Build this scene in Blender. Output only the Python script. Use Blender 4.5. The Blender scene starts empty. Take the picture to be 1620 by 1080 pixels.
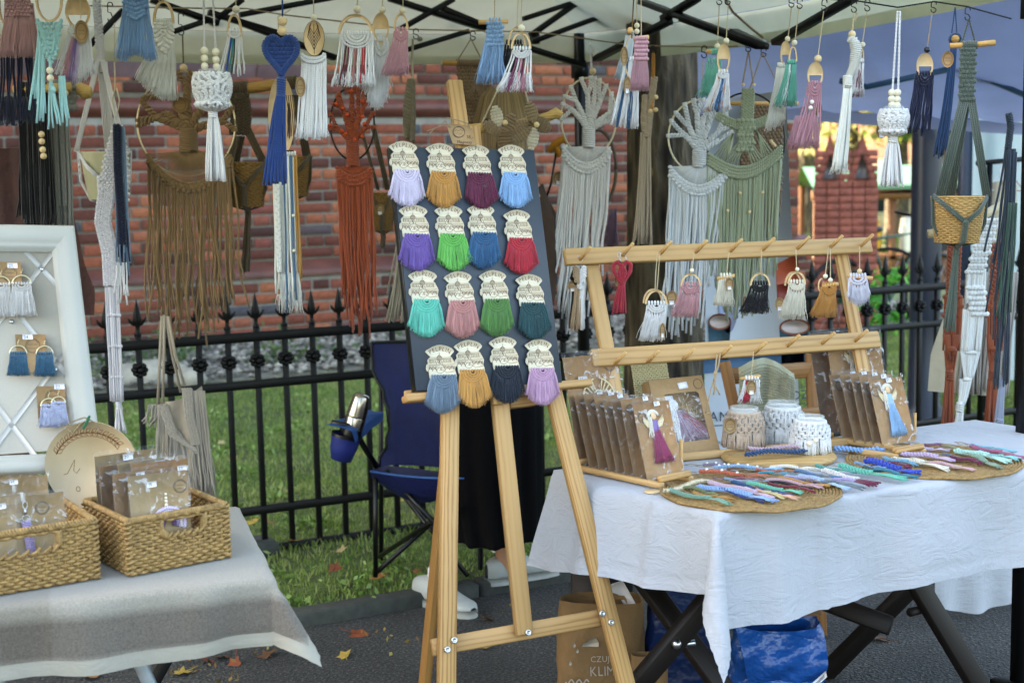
import bpy,math,random
from math import sin as msin,cos as mcos,pi as mpi,radians as mrad
import numpy as np
from mathutils import Vector,Matrix
from mathutils.geometry import tessellate_polygon
RS=np.random.RandomState(7)
random.seed(7)
scene=bpy.context.scene
COL=scene.collection
# ------------------------------------------------------------------ camera
F_PX=2250.0;CX,CY=810.0,540.0;CAM_H=1.45
PITCH=math.atan((540-270)/F_PX);ROLL=0.02
_f=np.array([0,mcos(PITCH),-msin(PITCH)])
_u0=np.array([0,msin(PITCH),mcos(PITCH)]);_r0=np.array([1.0,0,0])
_r=_r0*mcos(ROLL)-_u0*msin(ROLL)
_u=_u0*mcos(ROLL)+_r0*msin(ROLL)
CAMP=np.array([0,0,CAM_H])
cam_data=bpy.data.cameras.new('camera');cam=bpy.data.objects.new('camera',cam_data);COL.objects.link(cam)
cam_data.sensor_width=36;cam_data.lens=50;cam_data.clip_start=0.05;cam_data.clip_end=900
cam.matrix_world=Matrix([[_r[0],_u[0],-_f[0],0],[_r[1],_u[1],-_f[1],0],[_r[2],_u[2],-_f[2],CAM_H],[0,0,0,1]])
cam_data.dof.use_dof=True;cam_data.dof.focus_distance=3.5;cam_data.dof.aperture_fstop=4.5
scene.camera=cam
# ------------------------------------------------------------------ light
world=bpy.data.worlds.new('World');scene.world=world;world.use_nodes=True
wn=world.node_tree.nodes;wl=world.node_tree.links
SUN_ELEV,SUN_AZ=mrad(33),mrad(-72)     # azimuth from +Y (away from the camera) towards +X
sky=wn.new('ShaderNodeTexSky');sky.sky_type='NISHITA';sky.sun_disc=False
sky.sun_elevation=SUN_ELEV;sky.sun_rotation=SUN_AZ;sky.air_density=1.0;sky.dust_density=3.0;sky.ozone_density=0.6
wl.new(sky.outputs[0],wn['Background'].inputs[0]);wn['Background'].inputs[1].default_value=0.15
sun_data=bpy.data.lights.new('sun','SUN');sun=bpy.data.objects.new('sun',sun_data);COL.objects.link(sun)
sun_data.energy=4.5;sun_data.angle=mrad(0.5);sun_data.color=(1.0,0.93,0.82)
_sd=Vector((msin(SUN_AZ)*mcos(SUN_ELEV),mcos(SUN_AZ)*mcos(SUN_ELEV),msin(SUN_ELEV)))
sun.rotation_euler=_sd.to_track_quat('Z','Y').to_euler()
vs=scene.view_settings
scene.display_settings.display_device='sRGB'
vs.view_transform='Standard';vs.look='None';vs.gamma=1;vs.use_curve_mapping=False;vs.exposure=3.0
try:
    vs.use_white_balance=True;vs.white_balance_temperature=7700;vs.white_balance_tint=8
except Exception:pass
scene.cycles.max_bounces=6;scene.cycles.diffuse_bounces=3;scene.cycles.glossy_bounces=3
scene.cycles.transmission_bounces=4;scene.cycles.transparent_max_bounces=12
scene.cycles.caustics_reflective=False;scene.cycles.caustics_refractive=False
scene.cycles.use_denoising=True
scene.cycles.sample_clamp_indirect=6
# ------------------------------------------------------------------ placing by sight line
def ray(px,py):
    d=_f+(px-CX)/F_PX*_r-(py-CY)/F_PX*_u
    return d
def P(px,py,Y):
    d=ray(px,py);return CAMP+d*(Y/d[1])
def G(px,py,z=0.0):
    d=ray(px,py);return CAMP+d*((z-CAM_H)/d[2])
def PL(px,py,p0,n):
    d=ray(px,py);return CAMP+d*(np.dot(np.array(p0)-CAMP,n)/np.dot(d,n))
TH=mrad(27.5)
E1=np.array([mcos(TH),msin(TH),0]);E2=np.array([-msin(TH),mcos(TH),0]);EZ=np.array([0,0,1.0])
# ------------------------------------------------------------------ mesh builder
class MB:
    def __init__(s,ax=None,ay=0,sc=1.0,phi=0.0):
        s.V=[];s.F3=[];s.F4=[];s.M3=[];s.M4=[];s.n=0;s.xf=None if ax is None else (ax,ay,sc,phi)
    def add(s,v,f,mi=0):
        v=np.asarray(v,float).reshape(-1,3);f=np.asarray(f,int)
        if len(f)==0:return
        if f.shape[1]==3:s.F3.append(f+s.n);s.M3.append(np.full(len(f),mi))
        else:s.F4.append(f+s.n);s.M4.append(np.full(len(f),mi))
        s.V.append(v);s.n+=len(v)
    def tubes(s,Pt,R,n=5,mi=0,cap=True):
        Pt=np.asarray(Pt,float);M,N,_=Pt.shape
        R=np.broadcast_to(np.asarray(R,float),(M,N)) if np.ndim(R) != 1 else np.broadcast_to(np.asarray(R,float)[None,:],(M,N))
        T=np.gradient(Pt,axis=1);T/=np.linalg.norm(T,axis=2,keepdims=True)+1e-12
        a=np.abs(T[:,0]);ref=np.zeros((M,3));ref[np.arange(M),np.argmin(a,axis=1)]=1
        U=np.zeros_like(Pt);u=ref
        for i in range(N):
            u=u-np.sum(u*T[:,i],axis=1,keepdims=True)*T[:,i];u=u/(np.linalg.norm(u,axis=1,keepdims=True)+1e-12);U[:,i]=u
        W=np.cross(T,U);an=np.arange(n)*2*mpi/n
        V=Pt[:,:,None,:]+R[:,:,None,None]*(np.cos(an)[None,None,:,None]*U[:,:,None,:]+np.sin(an)[None,None,:,None]*W[:,:,None,:])
        i,j=np.meshgrid(np.arange(N-1),np.arange(n),indexing='ij');j2=(j+1) % n
        q=np.stack([i*n+j,i*n+j2,(i+1)*n+j2,(i+1)*n+j],-1).reshape(-1,4)
        off=(np.arange(M)*N*n)[:,None,None]
        base=s.n
        s.add(V.reshape(-1,3),(q[None]+off).reshape(-1,4),mi)
        if cap and n>=3:
            k=np.arange(1,n-1);c0=np.stack([np.zeros_like(k),k+1,k],-1);c1=np.stack([np.zeros_like(k),k,k+1],-1)+(N-1)*n
            c=np.concatenate([c0,c1]);f=(c[None]+off).reshape(-1,3)+base
            s.F3.append(f);s.M3.append(np.full(len(f),mi))
    def tube(s,pts,r,n=6,mi=0,cap=True):
        s.tubes(np.asarray(pts,float)[None],r if np.ndim(r)==0 else np.asarray(r,float)[None],n,mi,cap)
    def box(s,a,b,mi=0):
        x0,y0,z0=a;x1,y1,z1=b
        v=[(x,y,z) for z in (z0,z1) for y in (y0,y1) for x in (x0,x1)]
        s.add(v,[(0,2,3,1),(4,5,7,6),(0,1,5,4),(2,6,7,3),(0,4,6,2),(1,3,7,5)],mi)
    def beam(s,p0,p1,w,h,up=(0,0,1),mi=0):
        p0=np.asarray(p0,float);p1=np.asarray(p1,float);t=p1-p0;t/=np.linalg.norm(t)
        up=np.asarray(up,float);a=np.cross(t,up);a/=np.linalg.norm(a);b=np.cross(a,t)
        v=[p+sa*a*w/2+sb*b*h/2 for p in (p0,p1) for sb in (-1,1) for sa in (-1,1)]
        s.add(v,[(0,2,3,1),(4,5,7,6),(0,1,5,4),(2,6,7,3),(0,4,6,2),(1,3,7,5)],mi)
    def prism(s,out,d0,d1,holes=(),mi=0,plane='xy'):
        loops=[[Vector((p[0],p[1],0)) for p in out]]+[[Vector((p[0],p[1],0)) for p in h] for h in holes]
        tri=tessellate_polygon(loops);flat=[p for l in loops for p in l]
        m=len(flat);v=[(p.x,p.y,d0) for p in flat]+[(p.x,p.y,d1) for p in flat]
        t=np.array([tuple(x) for x in tri],int)
        if len(t):
            s.add(v,np.concatenate([t,t[:,::-1]+m]),mi);base=s.n-2*m
            q=[];o=0
            for l in loops:
                k=len(l)
                for i in range(k):a,b=o+i,o+(i+1) % k;q.append((a,b,b+m,a+m))
                o+=k
            s.F4.append(np.array(q)+base);s.M4.append(np.full(len(q),mi))
    def ball(s,c,r,n=10,m=7,mi=0):
        r=np.broadcast_to(np.asarray(r,float),(3,))
        th=np.linspace(0,mpi,m)[1:-1];ph=np.arange(n)*2*mpi/n
        v=[(0,1,0)]+[(msin(t)*mcos(p),mcos(t),msin(t)*msin(p)) for t in th for p in ph]+[(0,-1,0)]
        v=np.array(v)*r+np.asarray(c,float);k=len(th)
        q=[(1+i*n+j,1+i*n+(j+1) % n,1+(i+1)*n+(j+1) % n,1+(i+1)*n+j) for i in range(k-1) for j in range(n)]
        t=[(0,1+(j+1) % n,1+j) for j in range(n)]+[(len(v)-1,1+(k-1)*n+j,1+(k-1)*n+(j+1) % n) for j in range(n)]
        base=s.n;s.add(v,q,mi);s.F3.append(np.array(t)+base);s.M3.append(np.full(len(t),mi))
    def lathe(s,c,prof,n=20,ax='y',mi=0):
        # prof: (radius, height along axis).  ax 'y' = second coordinate
        ph=np.arange(n)*2*mpi/n;c=np.asarray(c,float);v=[]
        for r,h in prof:
            for p in ph:
                a,b=r*mcos(p),r*msin(p)
                v.append((c[0]+a,c[1]+h,c[2]+b) if ax=='y' else (c[0]+a,c[1]+b,c[2]+h))
        k=len(prof)
        q=[(i*n+j,i*n+(j+1) % n,(i+1)*n+(j+1) % n,(i+1)*n+j) for i in range(k-1) for j in range(n)]
        s.add(v,q,mi)
    def grid(s,X,mi=0,wrap=False):
        X=np.asarray(X,float);a,b,_=X.shape
        i,j=np.meshgrid(np.arange(a-1),np.arange(b if wrap else b-1),indexing='ij');j2=(j+1) % b
        s.add(X.reshape(-1,3),np.stack([i*b+j,i*b+j2,(i+1)*b+j2,(i+1)*b+j],-1).reshape(-1,4),mi)
    # ---- cord work
    def strands(s,x0,x1,y0,y1,n,r,xb0=None,xb1=None,yj=3,wob=1.5,dj=3,seg=7,sides=4,mi=0,d=0,flare=1.3,endr=1.0,seed=None,xs=None,mis=None,clump=0,ytj=0):
        rs=np.random.RandomState(seed if seed is not None else RS.randint(1 << 30))
        u=np.linspace(0,1,n) if n>1 else np.array([.5])
        xt=(x0+(x1-x0)*u) if xs is None else np.asarray(xs,float)
        xb0=x0 if xb0 is None else xb0;xb1=x1 if xb1 is None else xb1
        xb=xb0+(xb1-xb0)*u+rs.randn(n)*wob
        if clump:cen=np.linspace(min(xb0,xb1),max(xb0,xb1),max(2,clump))+rs.uniform(-2,2,max(2,clump));nr=cen[np.argmin(np.abs(xb[:,None]-cen[None]),axis=1)];xb=xb+(nr-xb)*.6
        yt=np.array([y0(v) if callable(y0) else y0 for v in u],float)+(rs.uniform(0,ytj,n) if ytj else 0);yb=np.array([y1(v) if callable(y1) else y1 for v in u],float)+rs.uniform(-yj,yj,n)
        t=np.linspace(0,1,seg)[None,:]
        ph=rs.rand(n,1)*6.28;fr=rs.uniform(.7,1.9,(n,1));ph2=rs.rand(n,1)*6.28
        w=np.sin(t*fr*6.28+ph)-np.sin(ph)
        X=xt[:,None]+(xb-xt)[:,None]*t**flare+wob*.7*w*t
        Yv=yt[:,None]+(yb-yt)[:,None]*t
        D=d+(rs.rand(n,1)-.5)*dj*(0.4+t)+wob*.5*np.sin(t*fr*5+ph2)*t
        R=r*(1+(endr-1)*t)*rs.uniform(.85,1.15,(n,1))
        Pt=np.stack([X,Yv,D],-1)
        if mis is None:s.tubes(Pt,R,sides,mi)
        else:
            mis=np.asarray([mis[int(v*(len(mis)-1e-6))] for v in np.linspace(0,.9999,n)])
            for m in set(mis.tolist()):s.tubes(Pt[mis==m],R[mis==m],sides,m)
        return Pt
    def fluff(s,x0,x1,y0,y1,xb0,xb1,n=110,r=.55,yj=3,mi=0,dj=5,d=0,mis=None,seed=None,wob=2.2,flare=.9):
        s.strands(x0,x1,y0,y1,n,r,xb0,xb1,yj=yj,wob=wob,dj=dj,seg=6,sides=3,mi=mi,d=d,flare=flare,endr=.8,mis=mis,seed=seed,ytj=(9 if n>60 else 0))
    def rope(s,path,R,r,pitch,k=2,n=5,mi=0,flat=1.0,per=7):
        """k cords laid round a path: a twist, a coil or a chain of knots"""
        path=np.asarray(path,float);L=np.r_[0,np.cumsum(np.linalg.norm(np.diff(path,axis=0),axis=1))]
        tot=L[-1];N=max(6,int(tot/pitch*per));tt=np.linspace(0,tot,N)
        C=np.stack([np.interp(tt,L,path[:,i]) for i in range(3)],-1)
        T=np.gradient(C,axis=0);T/=np.linalg.norm(T,axis=1,keepdims=True)+1e-12
        Dv=np.array([0,0,1.0]);S=np.cross(T,Dv);S/=np.linalg.norm(S,axis=1,keepdims=True)+1e-9;Dn=np.cross(S,T)
        R=np.broadcast_to(np.asarray(R,float),(N,)) if np.ndim(R)==0 else np.interp(tt,np.linspace(0,tot,len(R)),R)
        out=[]
        for j in range(k):
            a=tt/pitch*2*mpi+j*2*mpi/k
            out.append(C+S*(R*np.cos(a))[:,None]+Dn*(R*flat*np.sin(a))[:,None])
        s.tubes(np.array(out),r,n,mi)
    def plait(s,path,w,r,pitch,mi=0,n=5,core=True):
        """flat three-cord plait with a knotted look"""
        path=np.asarray(path,float);L=np.r_[0,np.cumsum(np.linalg.norm(np.diff(path,axis=0),axis=1))]
        tot=L[-1];N=max(8,int(tot/pitch*9));tt=np.linspace(0,tot,N)
        C=np.stack([np.interp(tt,L,path[:,i]) for i in range(3)],-1)
        T=np.gradient(C,axis=0);T/=np.linalg.norm(T,axis=1,keepdims=True)+1e-12
        S=np.cross(T,np.array([0,0,1.0]));S/=np.linalg.norm(S,axis=1,keepdims=True)+1e-9;Dn=np.cross(S,T)
        w=np.broadcast_to(np.asarray(w,float),(N,)) if np.ndim(w)==0 else np.interp(tt,np.linspace(0,tot,len(w)),w)
        out=[]
        for j in range(3):
            a=tt/pitch*2*mpi+j*2*mpi/3
            out.append(C+S*(w*np.sin(a))[:,None]+Dn*(r*.9*np.sin(2*a))[:,None])
        s.tubes(np.array(out),r,n,mi)
    def net(s,x0,x1,y0,y1,nx,ny,r,mi=0,d=0,shape=None,knot=1.9):
        """alternating knots joined by crossing cords; shape(u,v)->(x,y,d)"""
        f=shape or (lambda u,v:(x0+(x1-x0)*u,y0+(y1-y0)*v,d))
        seg=[]
        for j in range(ny):
            for i in range(nx+1):
                u0=(i+(.5 if j % 2 else 0))/(nx+.5)
                if u0>1:continue
                c=np.array(f(u0,j/max(1,ny-1)))
                s.ball(c,(knot*r*1.25,knot*r,knot*r),6,5,mi)
                if j<ny-1:
                    for du in (-.5,.5):
                        u1=u0+du/(nx+.5)
                        if -.01<=u1<=1.01:
                            e=np.array(f(u1,(j+1)/max(1,ny-1)));m=(c+e)/2+np.array([du*r*1.2,0,0]);seg.append([c,m*.6+c*.4,m*.6+e*.4,e])
        if seg:s.tubes(np.array(seg),r,5,mi)
    def scallops(s,x0,x1,y,dep,k,r,mi=0,d=0,gap=None):
        gap=gap or r*2
        for i in range(k):
            f=1-i/(k+.35);a=np.linspace(mpi,0,13);cx=(x0+x1)/2;hw=(x1-x0)/2*f
            pts=np.stack([cx+hw*np.cos(a),y+dep*f*np.sin(a),np.full(13,d-i*r*.25)],-1)
            s.rope(pts,r*.55,r*.72,r*2.6,2,5,mi)
    def ring(s,cx,cy,rx,ry,r,a0=0,a1=360,n=6,mi=0,d=0,seg=40):
        a=np.radians(np.linspace(a0,a1,seg));s.tube(np.stack([cx+rx*np.cos(a),cy-ry*np.sin(a),np.full(seg,d)],-1),r,n,mi)
    def line(s,pts,w,d,mi=0):
        """flat printed line"""
        p=np.asarray(pts,float);t=np.gradient(p,axis=0);t/=np.linalg.norm(t,axis=1,keepdims=True)+1e-9
        nn=np.stack([-t[:,1],t[:,0]],-1)*w/2
        A=np.c_[p+nn,np.full(len(p),d)];B=np.c_[p-nn,np.full(len(p),d)]
        s.grid(np.stack([A,B],1),mi)
    def text(s,string,x,y,size,d=0,arc=None,ang=0,mi=0,align='C',squash=1.0):
        adv=[];
        for ch in string:adv.append(glyph(ch)[2])
        W=sum(adv)*size*squash
        cur={'C': -W/2,'L': 0,'R': -W}[align]
        ca,sa=mcos(ang),msin(ang)
        for ch,w in zip(string,adv):
            v,f,_=glyph(ch)
            if len(f):
                if arc is None:
                    lx=cur+v[:,0]*size*squash;ly=-v[:,1]*size
                    X=x+lx*ca-ly*sa;Yy=y+lx*sa+ly*ca
                else:                                   # (radius) letters stand on a circle centred below (x, y+radius)
                    th=(cur+w*size*squash/2)/arc
                    lx=(v[:,0]-w/2)*size*squash;ly=-v[:,1]*size-arc
                    X=x+lx*mcos(th)-ly*msin(th);Yy=y+arc+lx*msin(th)+ly*mcos(th)
                s.add(np.stack([X,Yy,np.full(len(X),d)],-1),f,mi)
            cur+=w*size*squash
    def mesh(s,name):
        V=np.concatenate(s.V) if s.V else np.zeros((0,3))
        if s.xf is not None:
            ax,ay,k,phi=s.xf;x=V[:,0]-ax;y=V[:,1]-ay
            if isinstance(phi,tuple):(a,b,c,d)=phi;V=np.stack([x*a+y*c,V[:,2]*k,x*b+y*d],-1)
            else:V=np.stack([(x-phi*y)*k,V[:,2]*k,-(y+phi*x)*k],-1)
        f3=np.concatenate(s.F3) if s.F3 else np.zeros((0,3),int);f4=np.concatenate(s.F4) if s.F4 else np.zeros((0,4),int)
        me=bpy.data.meshes.new(name);me.vertices.add(len(V));me.vertices.foreach_set('co',V.astype(np.float32).ravel())
        nl=f3.size+f4.size;npoly=len(f3)+len(f4)
        me.loops.add(nl);me.loops.foreach_set('vertex_index',np.concatenate([f3.ravel(),f4.ravel()]).astype(np.int32))
        me.polygons.add(npoly);me.polygons.foreach_set('loop_start',np.concatenate([np.arange(len(f3))*3,f3.size+np.arange(len(f4))*4]).astype(np.int32))
        mi=np.concatenate([np.concatenate(s.M3) if s.M3 else np.zeros(0),np.concatenate(s.M4) if s.M4 else np.zeros(0)]).astype(np.int32)
        me.polygons.foreach_set('material_index',mi)
        me.update(calc_edges=True)
        return me
_gl={}
def glyph(ch):
    if ch in _gl:return _gl[ch]
    if ch==' ': _gl[ch]=(np.zeros((0,3)),np.zeros((0,3),int),.3);return _gl[ch]
    c=bpy.data.curves.new('glyph','FONT');c.body=ch;c.size=1;c.resolution_u=2
    o=bpy.data.objects.new('glyph',c);me=bpy.data.meshes.new_from_object(o)
    me.calc_loop_triangles();v=np.array([list(x.co) for x in me.vertices]).reshape(-1,3);f=np.array([list(t.vertices) for t in me.loop_triangles],int).reshape(-1,3)
    w=(v[:,0].max()+.07) if len(v) else .3
    _gl[ch]=(v,f,w);bpy.data.objects.remove(o);bpy.data.curves.remove(c);bpy.data.meshes.remove(me);return _gl[ch]
def tag(o,label=None,cat=None,group=None,kind=None):
    if label:o['label']=label
    if cat:o['category']=cat
    if group:o['group']=group
    if kind:o['kind']=kind
    return o
def obj(name,mb,mats,parent=None,smooth=True,label=None,kind=None,flat_over=None):
    me=mb.mesh(name) if isinstance(mb,MB) else mb
    if not isinstance(mats,(list,tuple)):mats=[mats]
    if not me.materials:
        for m in mats:me.materials.append(m)
    if smooth and isinstance(mb,MB):
        me.polygons.foreach_set('use_smooth',np.ones(len(me.polygons),bool))
        if smooth=='auto': me.set_sharp_from_angle(angle=mrad(38))
    o=bpy.data.objects.new(name,me);COL.objects.link(o)
    if parent is not None:o.parent=parent
    return tag(o,label,None,None,kind)
def empty(name,loc,label,cat,group=None,rot=None):
    o=bpy.data.objects.new(name,None);COL.objects.link(o);o.empty_display_size=.05
    if rot is not None:
        m=Matrix([[rot[0][i],rot[1][i],rot[2][i]] for i in range(3)]).to_4x4();m.translation=Vector(loc);o.matrix_world=m
    else:o.location=loc
    return tag(o,label,cat,group)
def struct(name,mb,mats,smooth=False):
    return obj(name,mb,mats,None,smooth,kind='structure')
class T:
    """a thing measured on the photograph at its own distance: real scale, real place"""
    def __init__(s,name,label,cat,ax,ay,Y,group=None,rz=0):
        s.ax,s.ay=ax,ay;p=P(ax,ay,Y);s.p=p
        s.k=np.dot(p-CAMP,_f)/F_PX
        s.e=empty(name,p,label,cat,group)
        if rz:s.e.rotation_euler=(0,0,rz)
    def mb(s):return MB(s.ax,s.ay,s.k,ROLL)
    def part(s,name,mb,mats,parent=None,smooth=True,label=None,kind=None):
        return obj(name,mb,mats,parent or s.e,smooth,label,kind)
def bevel_box(sx,sy,sz,b):
    """cheap chamfered box centred on the origin"""
    v=[];
    for x in (-1,1):
        for y in (-1,1):
            for z in (-1,1):
                v+=[(x*sx/2,y*(sy/2-b),z*(sz/2-b)),(x*(sx/2-b),y*sy/2,z*(sz/2-b)),(x*(sx/2-b),y*(sy/2-b),z*sz/2)]
    I=lambda x,y,z,k:((x*2+y)*2+z)*3+k
    q=[]
    for k in range(3):
        for sg in (0,1):
            c=[[0,0],[1,0],[1,1],[0,1]];ids=[]
            for a,b2 in c:
                xyz=[0,0,0];xyz[k]=sg;xyz[(k+1) % 3]=a;xyz[(k+2) % 3]=b2;ids.append(I(*xyz,k))
            q.append(ids if sg else ids[::-1])
    for k in range(3):                                  # edges along axis k
        for a in (0,1):
            for b2 in (0,1):
                i1,i2=(k+1) % 3,(k+2) % 3
                def at(sg,kk):xyz=[0,0,0];xyz[k]=sg;xyz[i1]=a;xyz[i2]=b2;return I(*xyz,kk)
                r=[at(0,i1),at(1,i1),at(1,i2),at(0,i2)];q.append(r if (a ^ b2) else r[::-1])
    t=[]
    for x in (0,1):
        for y in (0,1):
            for z in (0,1):
                r=[I(x,y,z,0),I(x,y,z,1),I(x,y,z,2)];t.append(r if (x+y+z) % 2 else r[::-1])
    return v,q,t
def add_bevel_box(mb,c,size,b,R=None,mi=0):
    v,q,t=bevel_box(*size,b);v=np.array(v)
    if R is not None:v=v @ np.array(R)
    base=mb.n;mb.add(v+np.asarray(c),q,mi);mb.F3.append(np.array(t)+base);mb.M3.append(np.full(len(t),mi))
def plank(name,p0,p1,w,h,mat,parent=None,up=(0,0,1),bev=.002,pinv=None,label=None):
    """a wooden bar with its own axes (x along the grain)"""
    p0=np.asarray(p0,float);p1=np.asarray(p1,float);t=p1-p0;L=np.linalg.norm(t);t/=L
    a=np.cross(np.asarray(up,float),t);a/=np.linalg.norm(a);b=np.cross(t,a)
    mb=MB();add_bevel_box(mb,(0,0,0),(L,w,h),bev)
    o=obj(name,mb,mat,None,False,label)
    M=Matrix([[t[i],a[i],b[i]] for i in range(3)]).to_4x4();M.translation=Vector((p0+p1)/2)
    if parent is not None:
        o.parent=parent;o.matrix_parent_inverse=Matrix.Identity(4)
        o.matrix_local=parent.matrix_basis.inverted() @ M if pinv is None else pinv @ M
    else:o.matrix_world=M
    return o
# ------------------------------------------------------------------ materials
def lin(h):
    h=h.lstrip('#');c=[int(h[i:i+2],16)/255 for i in (0,2,4)]
    return tuple(((x/12.92) if x<=.04045 else ((x+.055)/1.055)**2.4) for x in c)+(1,)
def mul(c,k):return (c[0]*k,c[1]*k,c[2]*k,1)
_mats={}
def nodes(m):m.use_nodes=True;nt=m.node_tree;return nt,nt.nodes['Principled BSDF'],nt.nodes,nt.links
def ramp(N,stops):
    r=N.new('ShaderNodeValToRGB');e=r.color_ramp.elements
    while len(e)<len(stops):e.new(.5)
    for i,(p,c) in enumerate(stops):e[i].position=p;e[i].color=c
    return r
def noise(N,L,scale,detail=3,vec=None,rough=.55,dist=0):
    n=N.new('ShaderNodeTexNoise');n.inputs['Scale'].default_value=scale;n.inputs['Detail'].default_value=detail;n.inputs['Roughness'].default_value=rough;n.inputs['Distortion'].default_value=dist
    if vec is not None:L.new(vec,n.inputs['Vector'])
    return n
def coords(N,L,scale=None,kind='Object'):
    t=N.new('ShaderNodeTexCoord');o=t.outputs[kind]
    if scale is not None:
        m=N.new('ShaderNodeMapping');m.inputs['Scale'].default_value=scale;L.new(o,m.inputs['Vector']);o=m.outputs[0]
    return o
def bump(N,L,h,B,strength=.3,dist=.002):
    b=N.new('ShaderNodeBump');b.inputs['Strength'].default_value=strength;b.inputs['Distance'].default_value=dist
    L.new(h,b.inputs['Height']);L.new(b.outputs[0],B.inputs['Normal']);return b
def cord(h,sheen=.25,var=.12):
    key=('cord',h)
    if key in _mats:return _mats[key]
    c=lin(h) if isinstance(h,str) else h;lu_=.3*c[0]+.6*c[1]+.1*c[2];c=tuple(min(.84,(x*.88+lu_*.12)*1.2) for x in c[:3])+(1,)
    m=bpy.data.materials.new('cotton_cord');nt,B,N,L=nodes(m)
    B.inputs['Roughness'].default_value=.92;B.inputs['Sheen Weight'].default_value=sheen;B.inputs['Specular IOR Level'].default_value=.15
    co=coords(N,L);n=noise(N,L,260,3,co)
    g=N.new('ShaderNodeNewGeometry')
    mix=N.new('ShaderNodeMath');mix.operation='ADD';L.new(n.outputs[0],mix.inputs[0]);L.new(g.outputs['Random Per Island'],mix.inputs[1])
    r=ramp(N,[(.3,mul(c,1-var*1.6)),(1.0,mul(c,1.0)),]);
    mh=N.new('ShaderNodeMath');mh.operation='MULTIPLY';mh.inputs[1].default_value=.62;L.new(mix.outputs[0],mh.inputs[0]);L.new(mh.outputs[0],r.inputs[0]);L.new(r.outputs[0],B.inputs['Base Color'])
    n2=noise(N,L,900,2,co);w=N.new('ShaderNodeTexWave');w.bands_direction='DIAGONAL';w.inputs['Scale'].default_value=115;w.inputs['Distortion'].default_value=.6;L.new(co,w.inputs['Vector'])
    ad=N.new('ShaderNodeMath');ad.operation='MULTIPLY_ADD';L.new(w.outputs[0],ad.inputs[0]);ad.inputs[1].default_value=.8;L.new(n2.outputs[0],ad.inputs[2]);bump(N,L,ad.outputs[0],B,.7,.0016)
    _mats[key]=m;return m
def simple(name,h,rough=.6,metal=0,spec=.5,nscale=40,var=.12,bstr=.15,bdist=.001,bscale=None,trans=0,key=None,coat=0):
    key=key or (name,h,rough,metal)
    if key in _mats:return _mats[key]
    c=lin(h) if isinstance(h,str) else h
    m=bpy.data.materials.new(name);nt,B,N,L=nodes(m)
    B.inputs['Roughness'].default_value=rough;B.inputs['Metallic'].default_value=metal;B.inputs['Specular IOR Level'].default_value=spec
    B.inputs['Coat Weight'].default_value=coat
    co=coords(N,L);n=noise(N,L,nscale,4,co)
    r=ramp(N,[(.3,mul(c,1-var)),(.7,mul(c,1+var*.6))]);L.new(n.outputs[0],r.inputs[0]);L.new(r.outputs[0],B.inputs['Base Color'])
    if bstr:
        n2=noise(N,L,bscale or nscale*4,3,co);bump(N,L,n2.outputs[0],B,bstr,bdist)
    if trans:
        t=N.new('ShaderNodeBsdfTranslucent');L.new(r.outputs[0],t.inputs[0]);mx=N.new('ShaderNodeMixShader');mx.inputs[0].default_value=trans
        L.new(B.outputs[0],mx.inputs[1]);L.new(t.outputs[0],mx.inputs[2]);L.new(mx.outputs[0],N['Material Output'].inputs[0])
    _mats[key]=m;return m
def wood(h,h2=None,scale=18,rough=.55,name='pine_wood',stretch=.07,key=None,axis=0):
    key=key or ('wood',h,h2,scale,axis)
    if key in _mats:return _mats[key]
    c=lin(h);c2=lin(h2) if h2 else mul(c,.62)
    m=bpy.data.materials.new(name);nt,B,N,L=nodes(m);B.inputs['Roughness'].default_value=rough;B.inputs['Specular IOR Level'].default_value=.35
    sc=[1,1,1];sc[axis]=stretch
    oi=N.new('ShaderNodeObjectInfo');tc=N.new('ShaderNodeTexCoord');ad=N.new('ShaderNodeVectorMath');ad.operation='ADD'
    ms=N.new('ShaderNodeVectorMath');ms.operation='SCALE';ms.inputs[0].default_value=(3,5,7);L.new(oi.outputs['Random'],ms.inputs['Scale'])
    L.new(tc.outputs['Object'],ad.inputs[0]);L.new(ms.outputs[0],ad.inputs[1])
    mp=N.new('ShaderNodeMapping');mp.inputs['Scale'].default_value=sc;L.new(ad.outputs[0],mp.inputs['Vector'])
    n0=noise(N,L,scale*.6,2,mp.outputs[0]);w=N.new('ShaderNodeTexWave');w.wave_type='RINGS';w.rings_direction='XYZ'[axis]
    w.inputs['Scale'].default_value=scale*3.4;w.inputs['Distortion'].default_value=4.5;w.inputs['Detail'].default_value=3;w.inputs['Detail Scale'].default_value=1.2;L.new(mp.outputs[0],w.inputs['Vector'])
    n1=noise(N,L,scale*16,4,mp.outputs[0])
    a=N.new('ShaderNodeMath');a.operation='MULTIPLY';L.new(w.outputs[0],a.inputs[0]);L.new(n0.outputs[0],a.inputs[1])
    b=N.new('ShaderNodeMath');b.operation='MULTIPLY_ADD';L.new(n1.outputs[0],b.inputs[0]);b.inputs[1].default_value=.35;L.new(a.outputs[0],b.inputs[2])
    r=ramp(N,[(.12,mul(c,1.08)),(.5,c),(.95,c2)]);L.new(b.outputs[0],r.inputs[0]);L.new(r.outputs[0],B.inputs['Base Color'])
    bump(N,L,b.outputs[0],B,.12,.001)
    _mats[key]=m;return m
# ================================================================== SETTING
def wl2(s_,w,z=0.0,o=None):                       # wall/fence frame: s along E1, w along E2
    return np.asarray(o if o is not None else (0,0,0),float)+E1*s_+E2*w+EZ*z
FO=np.array([0,5.80,0])                          # fence line passes here
WO=np.array([0,13.0,0])                          # church wall line passes here
KO=G(560,978,0.0);KO=np.array([0,KO[1]-KO[0]*math.tan(TH),0])   # kerb line
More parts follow.
